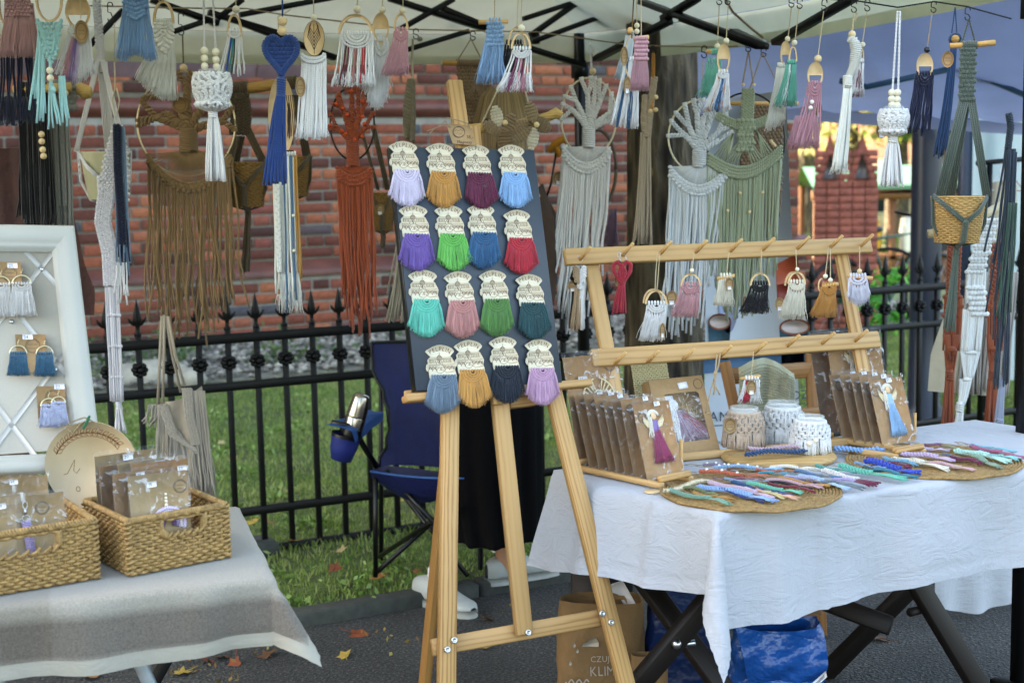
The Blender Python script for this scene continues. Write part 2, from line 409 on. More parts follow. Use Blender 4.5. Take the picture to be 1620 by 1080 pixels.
# asphalt
m=bpy.data.materials.new('asphalt');nt,B,N,L=nodes(m);co=coords(N,L)
n1=noise(N,L,95,5,co,.8);n2=noise(N,L,2.2,5,co);v=N.new('ShaderNodeTexVoronoi');v.inputs['Scale'].default_value=120;L.new(co,v.inputs['Vector'])
r=ramp(N,[(.36,(.006,.006,.006,1)),(.5,(.03,.03,.03,1)),(.6,(.09,.09,.086,1)),(.68,(.26,.26,.25,1))]);L.new(n1.outputs[0],r.inputs[0])
mx=N.new('ShaderNodeMix');mx.data_type='RGBA';mx.blend_type='MULTIPLY';mx.inputs[0].default_value=.6;L.new(r.outputs[0],mx.inputs[6])
r2=ramp(N,[(.36,(.4,.4,.4,1)),(.62,(1.25,1.25,1.2,1))]);L.new(n2.outputs[0],r2.inputs[0]);L.new(r2.outputs[0],mx.inputs[7]);L.new(mx.outputs[2],B.inputs['Base Color'])
B.inputs['Roughness'].default_value=.8;bump(N,L,v.outputs[0],B,.8,.006);M_ASPH=m
s_=MB();
a=np.array([wl2(-60,-60,0,KO),wl2(60,-60,0,KO),wl2(60,0.0,0,KO),wl2(-60,0.0,0,KO)]);s_.add(a,[(0,1,2,3)])
struct('asphalt_ground',s_,M_ASPH)
# grass ground sheet (rises 2 cm behind the kerb, falls away towards the market square)
m=bpy.data.materials.new('lawn_soil');nt,B,N,L=nodes(m);co=coords(N,L);n1=noise(N,L,3.5,5,co,.65);n2=noise(N,L,60,3,co)
r=ramp(N,[(.3,(.05,.06,.02,1)),(.6,(.11,.16,.04,1)),(.8,(.17,.22,.06,1))]);L.new(n1.outputs[0],r.inputs[0])
mx=N.new('ShaderNodeMix');mx.data_type='RGBA';mx.blend_type='MULTIPLY';mx.inputs[0].default_value=.7;L.new(r.outputs[0],mx.inputs[6])
r2=ramp(N,[(.35,(.35,.35,.3,1)),(.65,(1.2,1.2,1.1,1))]);L.new(n2.outputs[0],r2.inputs[0]);L.new(r2.outputs[0],mx.inputs[7]);L.new(mx.outputs[2],B.inputs['Base Color'])
B.inputs['Roughness'].default_value=.95;bump(N,L,n2.outputs[0],B,1,.02);M_LAWN=m
def ground_z(X,Y):
    w=(X*-msin(TH)+(Y-KO[1])*mcos(TH));t=np.clip((X-2.6)/3.0,0,1)*np.clip((w-7.0)/8.0,0,1)
    return .025-1.3*t*t*(3-2*t)
ss=np.concatenate([np.linspace(-60,-8,6),np.linspace(-6,16,45),np.linspace(20,120,8)]);ww=np.concatenate([[0.075],np.linspace(.5,30,60),[40,60,90,160,300]])
X=np.array([[wl2(a,b,0,KO) for b in ww] for a in ss]);X[:,:,2]=ground_z(X[:,:,0],X[:,:,1]);g_=MB();g_.grid(X);struct('lawn_ground',g_,M_LAWN,True)
# kerb stones
M_KERB=simple('kerb_concrete','#3d403c',.85,nscale=30,var=.3,bstr=.5,bdist=.004,bscale=160)
kerb=bpy.data.objects.new('kerb',None);COL.objects.link(kerb);tag(kerb,kind='structure');kerb.location=(0,0,0)
kmb=MB();add_bevel_box(kmb,(0,0,0),(.99,.078,.16),.008);kme=kmb.mesh('kerb_stone');kme.materials.append(M_KERB)
for i in range(-8,14):
    o=bpy.data.objects.new('kerb_stone',kme);COL.objects.link(o);o.parent=kerb
    o.location=wl2(i+.35+.01,.037,-.03+random.uniform(-.003,.003),KO);o.rotation_euler=(0,0,TH+random.uniform(-.004,.004))
# ---- grass blades
def blades(name,n,fs,h0,h1,cols,dens=None):
    rs=np.random.RandomState(3);s0,s1,w0,w1=fs
    S=rs.uniform(s0,s1,n*2);W=rs.uniform(w0,w1,n*2)
    q=np.sin(S*3.1+1.7*np.sin(W*2.3))*np.sin(W*2.7+1.3*np.sin(S*1.9))*.5+.5
    keep=rs.rand(n*2)<(.35+.65*q);S=S[keep][:n];W=W[keep][:n];k=len(S)
    X=E1[0]*S+E2[0]*W;Y=KO[1]+E1[1]*S+E2[1]*W;Z=ground_z(X,Y)
    an=rs.rand(k)*6.28;h=rs.uniform(h0,h1,k);wd=rs.uniform(.0015,.004,k);lean=rs.uniform(.1,.9,k)*h;la=rs.rand(k)*6.28
    b=np.stack([X,Y,Z],-1);sd=np.stack([np.cos(an),np.sin(an),an*0],-1)*wd[:,None];ld=np.stack([np.cos(la),np.sin(la),la*0],-1)
    m1=b+ld*(lean*.35)[:,None]+EZ*(h*.6)[:,None];tp=b+ld*lean[:,None]+EZ*h[:,None]
    V=np.stack([b-sd,b+sd,m1+sd*.8,m1-sd*.8,tp],1).reshape(-1,3);i=np.arange(k)[:,None]*5
    mb=MB();mb.add(V,i+np.array([[0,1,2,3]]));mb.F3.append(i+np.array([[3,2,4]]));mb.M3.append(np.zeros(k,int))
    return obj(name,mb,cols,None,True,kind='stuff')
m=bpy.data.materials.new('grass_blade');nt,B,N,L=nodes(m);g=N.new('ShaderNodeNewGeometry');co=coords(N,L);n1=noise(N,L,1.6,3,co)
ad=N.new('ShaderNodeMath');ad.operation='MULTIPLY_ADD';ad.inputs[1].default_value=.45;L.new(g.outputs['Random Per Island'],ad.inputs[0]);
sb=N.new('ShaderNodeMath');sb.operation='MULTIPLY';sb.inputs[1].default_value=.8;L.new(n1.outputs[0],sb.inputs[0]);L.new(sb.outputs[0],ad.inputs[2])
r=ramp(N,[(.2,(.04,.08,.015,1)),(.4,(.10,.19,.035,1)),(.65,(.24,.34,.07,1)),(.9,(.40,.42,.16,1))]);L.new(ad.outputs[0],r.inputs[0]);L.new(r.outputs[0],B.inputs['Base Color'])
B.inputs['Roughness'].default_value=.6
t=N.new('ShaderNodeBsdfTranslucent');L.new(r.outputs[0],t.inputs[0]);mx=N.new('ShaderNodeMixShader');mx.inputs[0].default_value=.35;L.new(B.outputs[0],mx.inputs[1]);L.new(t.outputs[0],mx.inputs[2]);L.new(mx.outputs[0],N['Material Output'].inputs[0]);M_BLADE=m
tag(blades('grass',190000,(-3.6,9.5,.09,6.3),.012,.036,M_BLADE),'short lawn grass growing between the kerb and the gravel strip','grass')
# low weeds/clover clumps under the fence
def leaf_mass(name,centers,n_each,rad,size,mat,label,cat,hs=.5,seed=1,kind='stuff',parent=None):
    rs=np.random.RandomState(seed);Q=[]
    for c in centers:
        d=rs.randn(n_each,3)*.45;d[:,2]=np.abs(d[:,2])*hs;p=np.asarray(c)+d*rad;a=rs.randn(n_each,3);a/=np.linalg.norm(a,axis=1,keepdims=True);b=np.cross(a,rs.randn(n_each,3));b/=np.linalg.norm(b,axis=1,keepdims=True)
        k=size*rs.uniform(.6,1.3,(n_each,1));Q.append(np.stack([p-a*k,p+b*k*.55+a*k*.1,p+a*k,p-b*k*.55+a*k*.1],1))
    Q=np.concatenate(Q).reshape(-1,3);mb=MB();mb.add(Q,np.arange(len(Q)).reshape(-1,4));o=obj(name,mb,mat,parent,False,kind=kind)
    return tag(o,label,cat) if label else o
def leafmat(h1,h2,h3=None,tr=.4):
    key=('leaf',h1,h2,h3)
    if key in _mats:return _mats[key]
    m=bpy.data.materials.new('leaf');nt,B,N,L=nodes(m);g=N.new('ShaderNodeNewGeometry');r=ramp(N,[(0,lin(h1)),(.6,lin(h2)),(1,lin(h3 or h2))]);L.new(g.outputs['Random Per Island'],r.inputs[0]);L.new(r.outputs[0],B.inputs['Base Color']);B.inputs['Roughness'].default_value=.6
    t=N.new('ShaderNodeBsdfTranslucent');L.new(r.outputs[0],t.inputs[0]);mx=N.new('ShaderNodeMixShader');mx.inputs[0].default_value=tr;L.new(B.outputs[0],mx.inputs[1]);L.new(t.outputs[0],mx.inputs[2]);L.new(mx.outputs[0],N['Material Output'].inputs[0])
    _mats[key]=m;return m
rs=np.random.RandomState(5)
cs=[]
for i in range(260):
    p=wl2(rs.uniform(-3.5,5),rs.uniform(.12,4.6),.03,KO);cs.append(p)
leaf_mass('ground_cover',cs,34,.13,.016,leafmat('#4a6628','#7da048','#a6c27c'),'low clover and weeds growing among the lawn grass','weeds',.25,3)
# gravel strip at the foot of the wall
rs=np.random.RandomState(9);mb=MB();ico_v=np.array([(0,0,1),(.9,0,.2),(.28,.85,.25),(-.72,.53,.2),(-.72,-.53,.25),(.28,-.85,.2),(0,0,-.6)])
ico_f=np.array([(0,1,2),(0,2,3),(0,3,4),(0,4,5),(0,5,1),(6,2,1),(6,3,2),(6,4,3),(6,5,4),(6,1,5)])
ns=5200;S=rs.uniform(-7,4,ns);W=rs.uniform(-1.95,-.02,ns) ;sz=rs.uniform(.02,.05,ns);rz=rs.rand(ns)*6.28
V=ico_v[None]*sz[:,None,None]*rs.uniform(.7,1.2,(ns,7,1));c,s2=np.cos(rz)[:,None],np.sin(rz)[:,None]
V=np.stack([V[...,0]*c-V[...,1]*s2,V[...,0]*s2+V[...,1]*c,V[...,2]*.7],-1)
ctr=WO+E1*S[:,None]+E2*W[:,None]+EZ*(.05+rs.rand(ns)[:,None]*.03);V=V+ctr[:,None]
mb.add(V.reshape(-1,3),(ico_f[None]+(np.arange(ns)*7)[:,None,None]).reshape(-1,3))
m=bpy.data.materials.new('gravel');nt,B,N,L=nodes(m);g=N.new('ShaderNodeNewGeometry');r=ramp(N,[(0,lin('#4f4d46')),(.5,lin('#77736a')),(1,lin('#a19c90'))]);L.new(g.outputs['Random Per Island'],r.inputs[0]);L.new(r.outputs[0],B.inputs['Base Color']);B.inputs['Roughness'].default_value=.85;M_GRAVEL=m
tag(obj('gravel',mb,m,None,False,kind='stuff'),'pale grey gravel strip along the foot of the brick wall','gravel')
mb=MB();mb.add([wl2(-9,-2.0,.045,WO),wl2(4.2,-2.0,.045,WO),wl2(4.2,0,.06,WO),wl2(-9,0,.06,WO)],[(0,1,2,3)]);struct('gravel_bed',mb,simple('gravel_bed','#77746b',.9,nscale=25,var=.4,bstr=1,bdist=.02,bscale=60))
cs=[wl2(s,w,.07,WO) for s,w in [(-5.2,-.7),(-4.9,-.9),(-4.6,-1.0),(-4.2,-.8),(-3.9,-1.2),(-5.6,-1.1),(-3.3,-.7),(-2.6,-1.3),(-1.6,-1.5),(-.3,-.4),(-5.0,-.3),(-4.4,-.4)]]
leaf_mass('gravel_weeds',cs,160,.32,.03,leafmat('#2f4a24','#4f6d39','#7b9160'),'leafy green weeds sprouting from the gravel strip','weeds',.7,8)
# a few pale field stones by the wall foot
stone_me=None
for i,(px,py,r_) in enumerate([(238,598,.20),(268,592,.15),(300,600,.12),(206,600,.16)]):
    p=G(px,py,.08);mb=MB();mb.ball((0,0,0),(r_,r_*.8,r_*.7),10,8);
    for k in range(len(mb.V)):mb.V[k]=mb.V[k]*(1+.12*np.sin(mb.V[k][:,[1]]*40+mb.V[k][:,[0]]*31+i))
    o=obj('field_stone',mb,simple('field_stone','#9a9688',.9,nscale=9,var=.35,bstr=.6,bdist=.01));o.location=p
    tag(o,['large rounded grey stone nearest the tote bag at the wall foot','grey stone beside the largest stone at the wall foot','smallest rounded stone in the row at the wall foot','pale stone at the open end of the row by the wall foot'][i],'stone','stones at the wall foot')
# ------------------------------------------------------------------ brick wall (church)
m=bpy.data.materials.new('clay_brick');nt,B,N,L=nodes(m);co=coords(N,L);g=N.new('ShaderNodeNewGeometry');oi=N.new('ShaderNodeObjectInfo')
ad=N.new('ShaderNodeMath');ad.operation='ADD';L.new(g.outputs['Random Per Island'],ad.inputs[0]);L.new(oi.outputs['Random'],ad.inputs[1]);fr=N.new('ShaderNodeMath');fr.operation='FRACT';L.new(ad.outputs[0],fr.inputs[0])
r=ramp(N,[(0,lin('#3f211a')),(.15,lin('#5a2c20')),(.35,lin('#743b29')),(.6,lin('#8a4830')),(.8,lin('#a05f3f')),(.95,lin('#7a4036')),(.972,lin('#444247')),(1,lin('#4c4d54'))])
L.new(fr.outputs[0],r.inputs[0]);n1=noise(N,L,35,4,co,.7);r2=ramp(N,[(.34,(.5,.47,.46,1)),(.62,(1.12,1.1,1.06,1))]);L.new(n1.outputs[0],r2.inputs[0])
mx=N.new('ShaderNodeMix');mx.data_type='RGBA';mx.blend_type='MULTIPLY';mx.inputs[0].default_value=.8;L.new(r.outputs[0],mx.inputs[6]);L.new(r2.outputs[0],mx.inputs[7]);L.new(mx.outputs[2],B.inputs['Base Color']);B.inputs['Roughness'].default_value=.85
bump(N,L,n1.outputs[0],B,.4,.004);M_BRICK=m
M_MORTAR=simple('mortar','#8f897d',.95,nscale=12,var=.2,bstr=.5,bdist=.004,bscale=120)
M_LEDGE=simple('ledge_tile','#5f3428',.5,nscale=7,var=.35,bstr=.2,bdist=.004)
M_GLAZE=simple('glazed_tile','#6f5a5e',.28,nscale=5,var=.3,bstr=.1,bdist=.003)
wall=bpy.data.objects.new('brick_wall',None);COL.objects.link(wall);wall.location=WO;wall.rotation_euler=(0,0,TH)
tag(wall,'red brick church wall with moulded ledges behind the iron fence','wall')
S0,S1=-9.0,3.5
mb=MB();SB=-34;mb.box((SB,.012,-.1),(S1,4,.66));mb.box((SB,.112,.66),(S1-.1,3.9,2.05));mb.box((SB,.162,2.05),(S1-.15,3.85,15))  # unseen length, height and depth shaped to shade the stall, not the square
mb.box((-6.3,-.29,-.1),(-4.55,.1,.55))
obj('mortar_body',mb,M_MORTAR,wall,False)
mb=MB();mb.grid(np.array([[(s,w,z) for (w,z) in [(-.03,.60),(-.035,.635),(-.02,.655),(.12,.735)]] for s in (S0,S1+.02)]))
mb.grid(np.array([[(s,w,z) for (w,z) in [(.11,1.93),(.085,1.945),(.06,1.97),(.045,2.0),(.045,2.03),(.06,2.05),(.20,2.11)]] for s in (S0,S1-.05)]))
mb.grid(np.array([[(s,w,z) for (w,z) in [(-.33,.50),(-.34,.53),(-.32,.55),(.02,.70)]] for s in (-6.35,-4.5)]));mb.box((-6.35,-.32,.5),(-4.5,.0,.52))
obj('ledge',mb,M_LEDGE,wall,True,label='moulded brown-red ledge running along the wall')
mb=MB()
for i in range(20):
    s=-9+i*.42
    if s>-1.95:break
    add_bevel_box(mb,(s+.2,.06+.11,2.24),(.41,.02,.36),.004,R=np.array([[1,0,0],[0,mcos(.62),-msin(.62)],[0,msin(.62),mcos(.62)]]).T)
obj('sill_tiles',mb,M_GLAZE,wall,False,label='sloping glazed purple-grey tiles above the upper ledge')
# bricks: largest 300 in view are single objects, the rest one mesh
CH,BLn,BH=.095,.295,.143
cand=[];rs=np.random.RandomState(2)
def put_rows(z0,z1,w,s0,s1,end_face=False):
    k0=0;z=z0;row=0
    while z+.085<=z1+.001:
        s=s0+(0 if row % 2 else -.234) ;j=0
        while s<s1:
            L_=BLn if (j % 2==0) else BH;a,b=max(s,s0),min(s+L_,s1)
            if b-a>.03:cand.append(((a+b)/2,w,z+.043,b-a,.083))
            s+=L_+.0155;j+=1
        z+=CH;row+=1
put_rows(.0,.60,0.0,-6.9,S1);put_rows(.745,1.92,.10,-6.9,S1-.1);put_rows(2.13,2.95,.15,-6.9,S1-.15)
nb0=len(cand);put_rows(.0,.49,-.30,-6.3,-4.55)
def px_of(p):
    d=np.asarray(p)-CAMP;z=np.dot(d,_f);return CX+F_PX*np.dot(d,_r)/z,CY-F_PX*np.dot(d,_u)/z
sc_=[]
for i,(s,w,z,l,h) in enumerate(cand):
    x,y=px_of(WO+E1*s+E2*w+EZ*z)
    sc=0
    if 380<x<620 and 185<y<530:sc=3
    elif 840<x<900 and 120<y<400:sc=2.5
    elif 185<x<230 and 165<y<430:sc=2.4
    elif 600<x<720 and 115<y<220:sc=2.3
    elif 180<x<1000 and 100<y<540:sc=1
    sc_.append(sc+min(l,.2)-abs(x-500)*1e-4)
order=np.argsort(-np.array(sc_));single=set(order[:300].tolist())
bm_={}
for l in (BLn,BH):
    b=MB();add_bevel_box(b,(0,0,0),(l,.03,.080),.005);me=b.mesh('brick');me.materials.append(M_BRICK);bm_[l]=me
rest=MB();bv,bq,bt=bevel_box(1,1,1,.06);bv=np.array(bv)
for i,(s,w,z,l,h) in enumerate(cand):
    jit=rs.uniform(-.003,.003,3)
    if i in single:
        L_=BLn if l>.22 else BH
        o=bpy.data.objects.new('brick',bm_[L_]);COL.objects.link(o);o.parent=wall;o.location=(s,w+.012+jit[1],z+jit[2]*.6);o.scale=(l/L_*rs.uniform(.975,1.0),1,rs.uniform(.95,1.02));o.rotation_euler=(0,jit[0]*3,0)
    else:
        base=rest.n;rest.add(np.stack([bv[:,0]*l*rs.uniform(.97,1),bv[:,1]*.03,bv[:,2]*.080],-1)+np.array([s,w+.012+jit[1],z]),bq);rest.F3.append(np.array(bt)+base);rest.M3.append(np.zeros(len(bt),int))
for row in range(29):                                  # bricks on the end faces seen round the corner
    z=.0+row*CH+.043
    w0=.01 if z<.62 else (.11 if z<1.95 else .16);se=S1 if z<.62 else (S1-.1 if z<1.95 else S1-.15)
    w=w0+(0 if row % 2 else -.05);j=0
    while w<w0+1.2:
        L_=BLn if j % 2 else BH;a=max(w,w0);base=rest.n
        rest.add(np.stack([bv[:,0]*.03,bv[:,1]*(w+L_-a),bv[:,2]*.083],-1)+np.array([se-.008,(a+w+L_)/2,z]),bq);rest.F3.append(np.array(bt)+base);rest.M3.append(np.zeros(len(bt),int));w+=L_+.0125;j+=1
obj('remaining_bricks',rest,M_BRICK,wall,False,kind='stuff')
# ------------------------------------------------------------------ iron fence
M_IRON=simple('black_iron','#07080a',.5,metal=0,spec=.3,nscale=60,var=.3,bstr=.2,bdist=.001)
fence=bpy.data.objects.new('iron_fence',None);COL.objects.link(fence);fence.location=FO;fence.rotation_euler=(0,0,TH)
tag(fence,'black iron fence with spear finials and rosettes in front of the church','fence')
FZ=[.852,.672,.19,.035]
for z in FZ:
    mb=MB();add_bevel_box(mb,(2.5,0,z),(15,.024,.032 if z<.8 else .036),.003);obj('rail',mb,M_IRON,fence,False)
bar=MB();add_bevel_box(bar,(0,0,.44),(.02,.02,.9),.002);bar_me=bar.mesh('bar');bar_me.materials.append(M_IRON)
fin=MB();fin.lathe((0,0,0),[(.008,.88),(.013,.885),(.013,.892),(.008,.9),(.0075,.915),(.013,.93),(.017,.945),(.012,.97),(.005,1.0),(.0005,1.02)],8,'z')
for sx in (-1,1):
    fin.tube([(0,0,.925),(sx*.014,0,.928),(sx*.026,0,.94),(sx*.032,0,.952)],[.006,.007,.006,.002],5)
fin.ball((0,0,.892),(.014,.014,.008),8,5)
fin_me=fin.mesh('finial');fin_me.materials.append(M_IRON)
ro=MB()
for k in range(8):
    a=k*mpi/4;ro.ball((.019*mcos(a),-.013,.762+.019*msin(a)),(.0105,.008,.0105),7,5)
    ro.ball((.019*mcos(a),.013,.762+.019*msin(a)),(.0105,.008,.0105),7,5)
ro.ball((0,-.02,.762),(.012,.012,.012),8,6);ro.ball((0,.02,.762),(.012,.012,.012),8,6)
ro_me=ro.mesh('rosette');ro_me.materials.append(M_IRON)
s_first=-.958/mcos(TH)
for k in range(-16,66):
    s=s_first+k*.11
    if s<-2.9 or s>6.2:continue
    b=bpy.data.objects.new('bar',bar_me);COL.objects.link(b);b.parent=fence;b.location=(s,0,0);b.rotation_euler=(0,0,random.uniform(-.03,.03))
    f=bpy.data.objects.new('finial',fin_me);COL.objects.link(f);f.parent=b
    r_=bpy.data.objects.new('rosette',ro_me);COL.objects.link(r_);r_.parent=b
mb=MB();p=G(385,882,0)-FO;s=np.dot(p,E1);mb.box((s-.12,-.09,0),(s+.10,.07,.075));obj('footing',mb,M_KERB,fence,False)
# ------------------------------------------------------------------ tree trunk standing between table and fence
m=bpy.data.materials.new('bark');nt,B,N,L=nodes(m);co=coords(N,L,(1,1,.22));n1=noise(N,L,16,6,co,.65,.6);v=N.new('ShaderNodeTexVoronoi');v.inputs['Scale'].default_value=26;L.new(co,v.inputs['Vector'])
mu=N.new('ShaderNodeMath');mu.operation='MULTIPLY';L.new(n1.outputs[0],mu.inputs[0]);L.new(v.outputs[0],mu.inputs[1])
r=ramp(N,[(.06,lin('#1b1713')),(.2,lin('#3f372c')),(.45,lin('#6e6350'))]);L.new(mu.outputs[0],r.inputs[0]);L.new(r.outputs[0],B.inputs['Base Color']);B.inputs['Roughness'].default_value=.95
bump(N,L,mu.outputs[0],B,1,.05);M_BARK=m
def tree(label,base,r0,h,mat_leaf,name='tree',crown=None,n=2600,size=.09,seed=1,crad=1.6,limbs=7,cat='tree',group=None,bark=None):
    rs=np.random.RandomState(seed);e=empty(name,base,label,cat,group)
    mb=MB();N1,N2=60,40;z=np.linspace(-.05,h,N2);a=np.linspace(0,2*mpi,N1,endpoint=False)
    Rr=r0*(1+.45*np.exp(-(z+.05)/.18))*(1-.5*np.clip(z/h,0,1))
    X=[]
    for i in range(N2):
        w=1+.05*np.sin(a*9+z[i]*2.2+.9*np.sin(z[i]*3.1))+.035*np.sin(a*17-z[i]*3.7)+.04*np.sin(a*3+z[i]);X.append(np.stack([Rr[i]*w*np.cos(a),Rr[i]*w*np.sin(a),np.full(N1,z[i])],-1))
    mb.grid(np.array(X),wrap=True)
    top=np.array([0,0,h]);ends=[]
    for k in range(limbs):
        aa=k*2.4+rs.rand();el=rs.uniform(.5,1.2);Lh=crad*rs.uniform(.7,1.15);d=np.array([mcos(aa)*mcos(el),msin(aa)*mcos(el),msin(el)])
        s0=top+np.array([0,0,-rs.uniform(0,.25)*h]);p=[s0,s0+d*Lh*.5+rs.randn(3)*.08,s0+d*Lh*.9+EZ*.2,s0+d*Lh*1.1+EZ*.35];mb.tube(p,[r0*.38,r0*.25,r0*.13,r0*.05],7);ends+=[p[2],p[3],p[1]]
    obj('trunk',mb,bark or M_BARK,e,True)
    cs=[c+rs.randn(3)*crad*.3 for c in ends for _ in range(2)]
    leaf_mass('crown',cs,max(8,n // len(cs)),crad*.52,size,mat_leaf,None,None,1,seed,None,e)
    return e
tp=P(1048,500,5.55);tree('thick dark bark tree trunk between the fence and the wooden hook rack',(tp[0],tp[1],0),.155,5.2,leafmat('#3c5423','#5f7b35','#8d9a3c'),n=2600,size=.1,crad=1.7,seed=4)
# ================================================================== MARKET TENT over the stall
M_CANVAS=simple('cream_canvas','#d6d6bf',.85,nscale=4,var=.12,bstr=.25,bdist=.004,bscale=14,trans=.42)
M_ALU=simple('black_tube','#07080a',.45,metal=0,spec=.3,nscale=50,var=.2,bstr=.05)
M_STEEL=simple('steel','#b8bcc0',.28,metal=1.0,nscale=80,var=.1,bstr=0)
TC=np.array([.30,5.92,0]);TU=-E1;TV=-E2      # back corner of the tent; along the back; towards the front
def tp3(a,b,z):return TC+TU*a+TV*b+EZ*z
tent=empty('market_tent',tp3(0,0,0),'cream pop-up market canopy on a black folding frame over the stall','tent')
def tobj(name,mb,mat,smooth=False,label=None,parent=None):
    o=obj(name,mb,mat,parent or tent,smooth,label)
    if parent is None:o.location=-Vector(tent.location)
    return o
TW,TD,ZE,ZP=3.0,2.37,2.0,2.75
apex=tp3(TW/2,TD/2,ZP)
for i,(c0,c1) in enumerate([((0,0),(TW,0)),((TW,0),(TW,TD)),((TW,TD),(0,TD)),((0,TD),(0,0))]):
    A=tp3(*c0,ZE);B_=tp3(*c1,ZE);n=18;X=np.zeros((n,n,3))
    for a in range(n):
        for b in range(n):
            u,v=a/(n-1),b/(n-1);p=(A*(1-u)+B_*u)*(1-v)+apex*v;p=p-EZ*(.05*msin(mpi*u)*(1-v)*v*2+.03*msin(mpi*u)*(1-v));X[a,b]=p
    mb=MB();mb.grid(X);tobj('roof_panel',mb,M_CANVAS,True)
    n=60;X=np.zeros((n,4,3));out=np.array([A+B_])[0]/2-apex;out[2]=0;out/=np.linalg.norm(out)
    for a in range(n):
        u=a/(n-1);p=A*(1-u)+B_*u-EZ*.03*msin(mpi*u)
        for b in range(4):X[a,b]=p-EZ*(.115*b/3)+out*(.004*msin(a*.9)*b/3+.012)
    mb=MB();mb.grid(X);mb.grid(X[:,-2:]+out*.003);tobj('valance',mb,M_CANVAS,True)
for c in ((0,0),(TW,0),(TW,TD),(0,TD)):
    mb=MB();p=tp3(*c,0);q=tp3(*c,2.0);mb.beam(p,q,.036,.036,up=TV);mb.beam(p,p+EZ*.012,.11,.11,up=TV);tobj('leg',mb,M_ALU)
    mb=MB();p=tp3(*c,1.82);mb.beam(p,p+EZ*.07,.052,.052,up=TV);tobj('leg_bracket',mb,M_ALU)
# scissor bars, placed along sight lines on the tent's own frame planes
def bar_between(px0,py0,px1,py1,org,n,w=.018,h=.034):
    a=PL(px0,py0,org,n);b=PL(px1,py1,org,n);mb=MB();mb.beam(a,b,w,h,up=n);return mb
back_n=E2;side_n=E1
for q in [(328,33,270,52),(239,0,345,38),(194,17,142,72),(383,0,344,30),(380,24,530,-4),(380,36,530,92),(436,52,330,20),(616,-2,786,52),(716,0,634,46),(641,80,740,50),(786,50,700,14)]:
    tobj('truss_bar',bar_between(*q,TC+TV*.25,back_n),M_ALU)
for q in [(840,56,925,-4),(843,66,1006,6),(829,30,915,2),(835,76,924,104)]:
    tobj('truss_bar',bar_between(*q,TC+TV*.25,back_n),M_ALU)
for q in [(943,94,1058,34),(1015,3,1205,74),(1050,30,1102,-2),(1203,74,1080,30),(1227,68,1350,-3),(1210,74,1160,50)]:
    tobj('truss_bar',bar_between(*q,TC+TU*.22,side_n),M_ALU)
for (x,y) in [(336,28),(704,20),(846,62),(1056,32)]:
    p=PL(x,y,TC+TV*.03,back_n) if x<925 else PL(x,y,TC+TU*.02,side_n);mb=MB();mb.ball(p,.011,8,6);mb.beam(p-EZ*.02,p+EZ*.02,.03,.03,up=TV);tobj('joint',mb,M_STEEL if x>1000 else M_ALU)
p=PL(1206,70,TC+TU*.02,side_n);mb=MB();mb.ball(p,(.028,.02,.016),10,7);tobj('joint',mb,M_STEEL)
# jute line along the back of the tent
M_JUTE=cord('#a08a68',.1,.2)
def rope_thing(name,label,cat,pts,r,mat,group=None,sag=0):
    pts=np.array(pts);e=empty(name,pts[0],label,cat,group);mb=MB();L=[]
    for a,b in zip(pts[:-1],pts[1:]):
        for t in np.linspace(0,1,9)[:-1]:q=a*(1-t)+b*t;L.append(q-EZ*sag*4*t*(1-t))
    L.append(pts[-1]);mb.rope(np.array(L)-pts[0],r*.5,r*.62,r*5,2,4,per=5);o=obj('strand',mb,mat,e);return e
rope_thing('jute_line','jute line strung along the back of the tent holding the hooks','rope',[P(128,9,4.62),P(270,13,4.66),P(390,14,4.74),P(450,24,4.8),P(650,47,4.98),P(800,50,5.1),P(850,51,5.12),P(1000,72,5.1),P(1130,75,5.02),P(1205,72,4.95)],.0028,M_JUTE)
rope_thing('jute_line','slack jute cord tied round the tent joint above the green star hanging','rope',[P(1145,-4,4.6),P(1160,20,4.7),P(1188,45,4.8),P(1215,66,4.9),P(1240,72,4.9),P(1262,60,4.85),P(1258,48,4.8),P(1225,62,4.85),P(1205,76,4.9)],.0045,M_JUTE)
# ================================================================== neighbour's blue tent
M_BLUE=simple('blue_canvas','#a0aaca',.8,nscale=2,var=.12,bstr=.3,bdist=.01,bscale=7,trans=.4)
M_BTUBE=simple('blue_tube','#2d5472',.5,nscale=30)
bt=empty('neighbour_tent',(2.2,8.5,0),'pale blue market canopy of the neighbouring stall beyond the fence','tent')
def bobj(name,mb,mat,sm=True,label=None):
    o=obj(name,mb,mat,bt,sm,label);o.location=(-2.2,-8.5,0);return o
A,B_=P(1075,160,7.2),P(1640,196,7.3);C_,D_=P(1000,30,6.25),P(1760,-40,5.3)
n=24;X=np.zeros((n,n,3))
for a in range(n):
    for b in range(n):
        u,v=a/(n-1),b/(n-1);p=(A*(1-u)+B_*u)*(1-v)+(C_*(1-u)+D_*u)*v;X[a,b]=p-EZ*(.10*msin(mpi*v)*(1+.3*msin(u*9)))+EZ*.012*msin(u*40+v*9)
mb=MB();mb.grid(X);bobj('roof_panel',mb,M_BLUE)
mb=MB();V=np.array([[A*(1-u)+B_*u-EZ*(.06*k) for k in (0,.5,1)] for u in np.linspace(0,1,20)]);mb.grid(V);bobj('valance',mb,M_BLUE)
E_,F_=C_+np.array([.9,.3,.6]),D_+np.array([1.6,-.2,.6]);mb=MB();mb.grid(np.array([[C_,E_],[D_,F_]]));bobj('roof_panel',mb,M_BLUE)
for q in [((1330,128),(1370,138),6.3,6.35),((1370,138),(1520,106),6.35,6.2),((1520,106),(1640,158),6.2,6.4)]:
    mb=MB();mb.beam(P(*q[0],q[2]),P(*q[1],q[3]),.02,.024);bobj('truss_bar',mb,M_BTUBE,False)
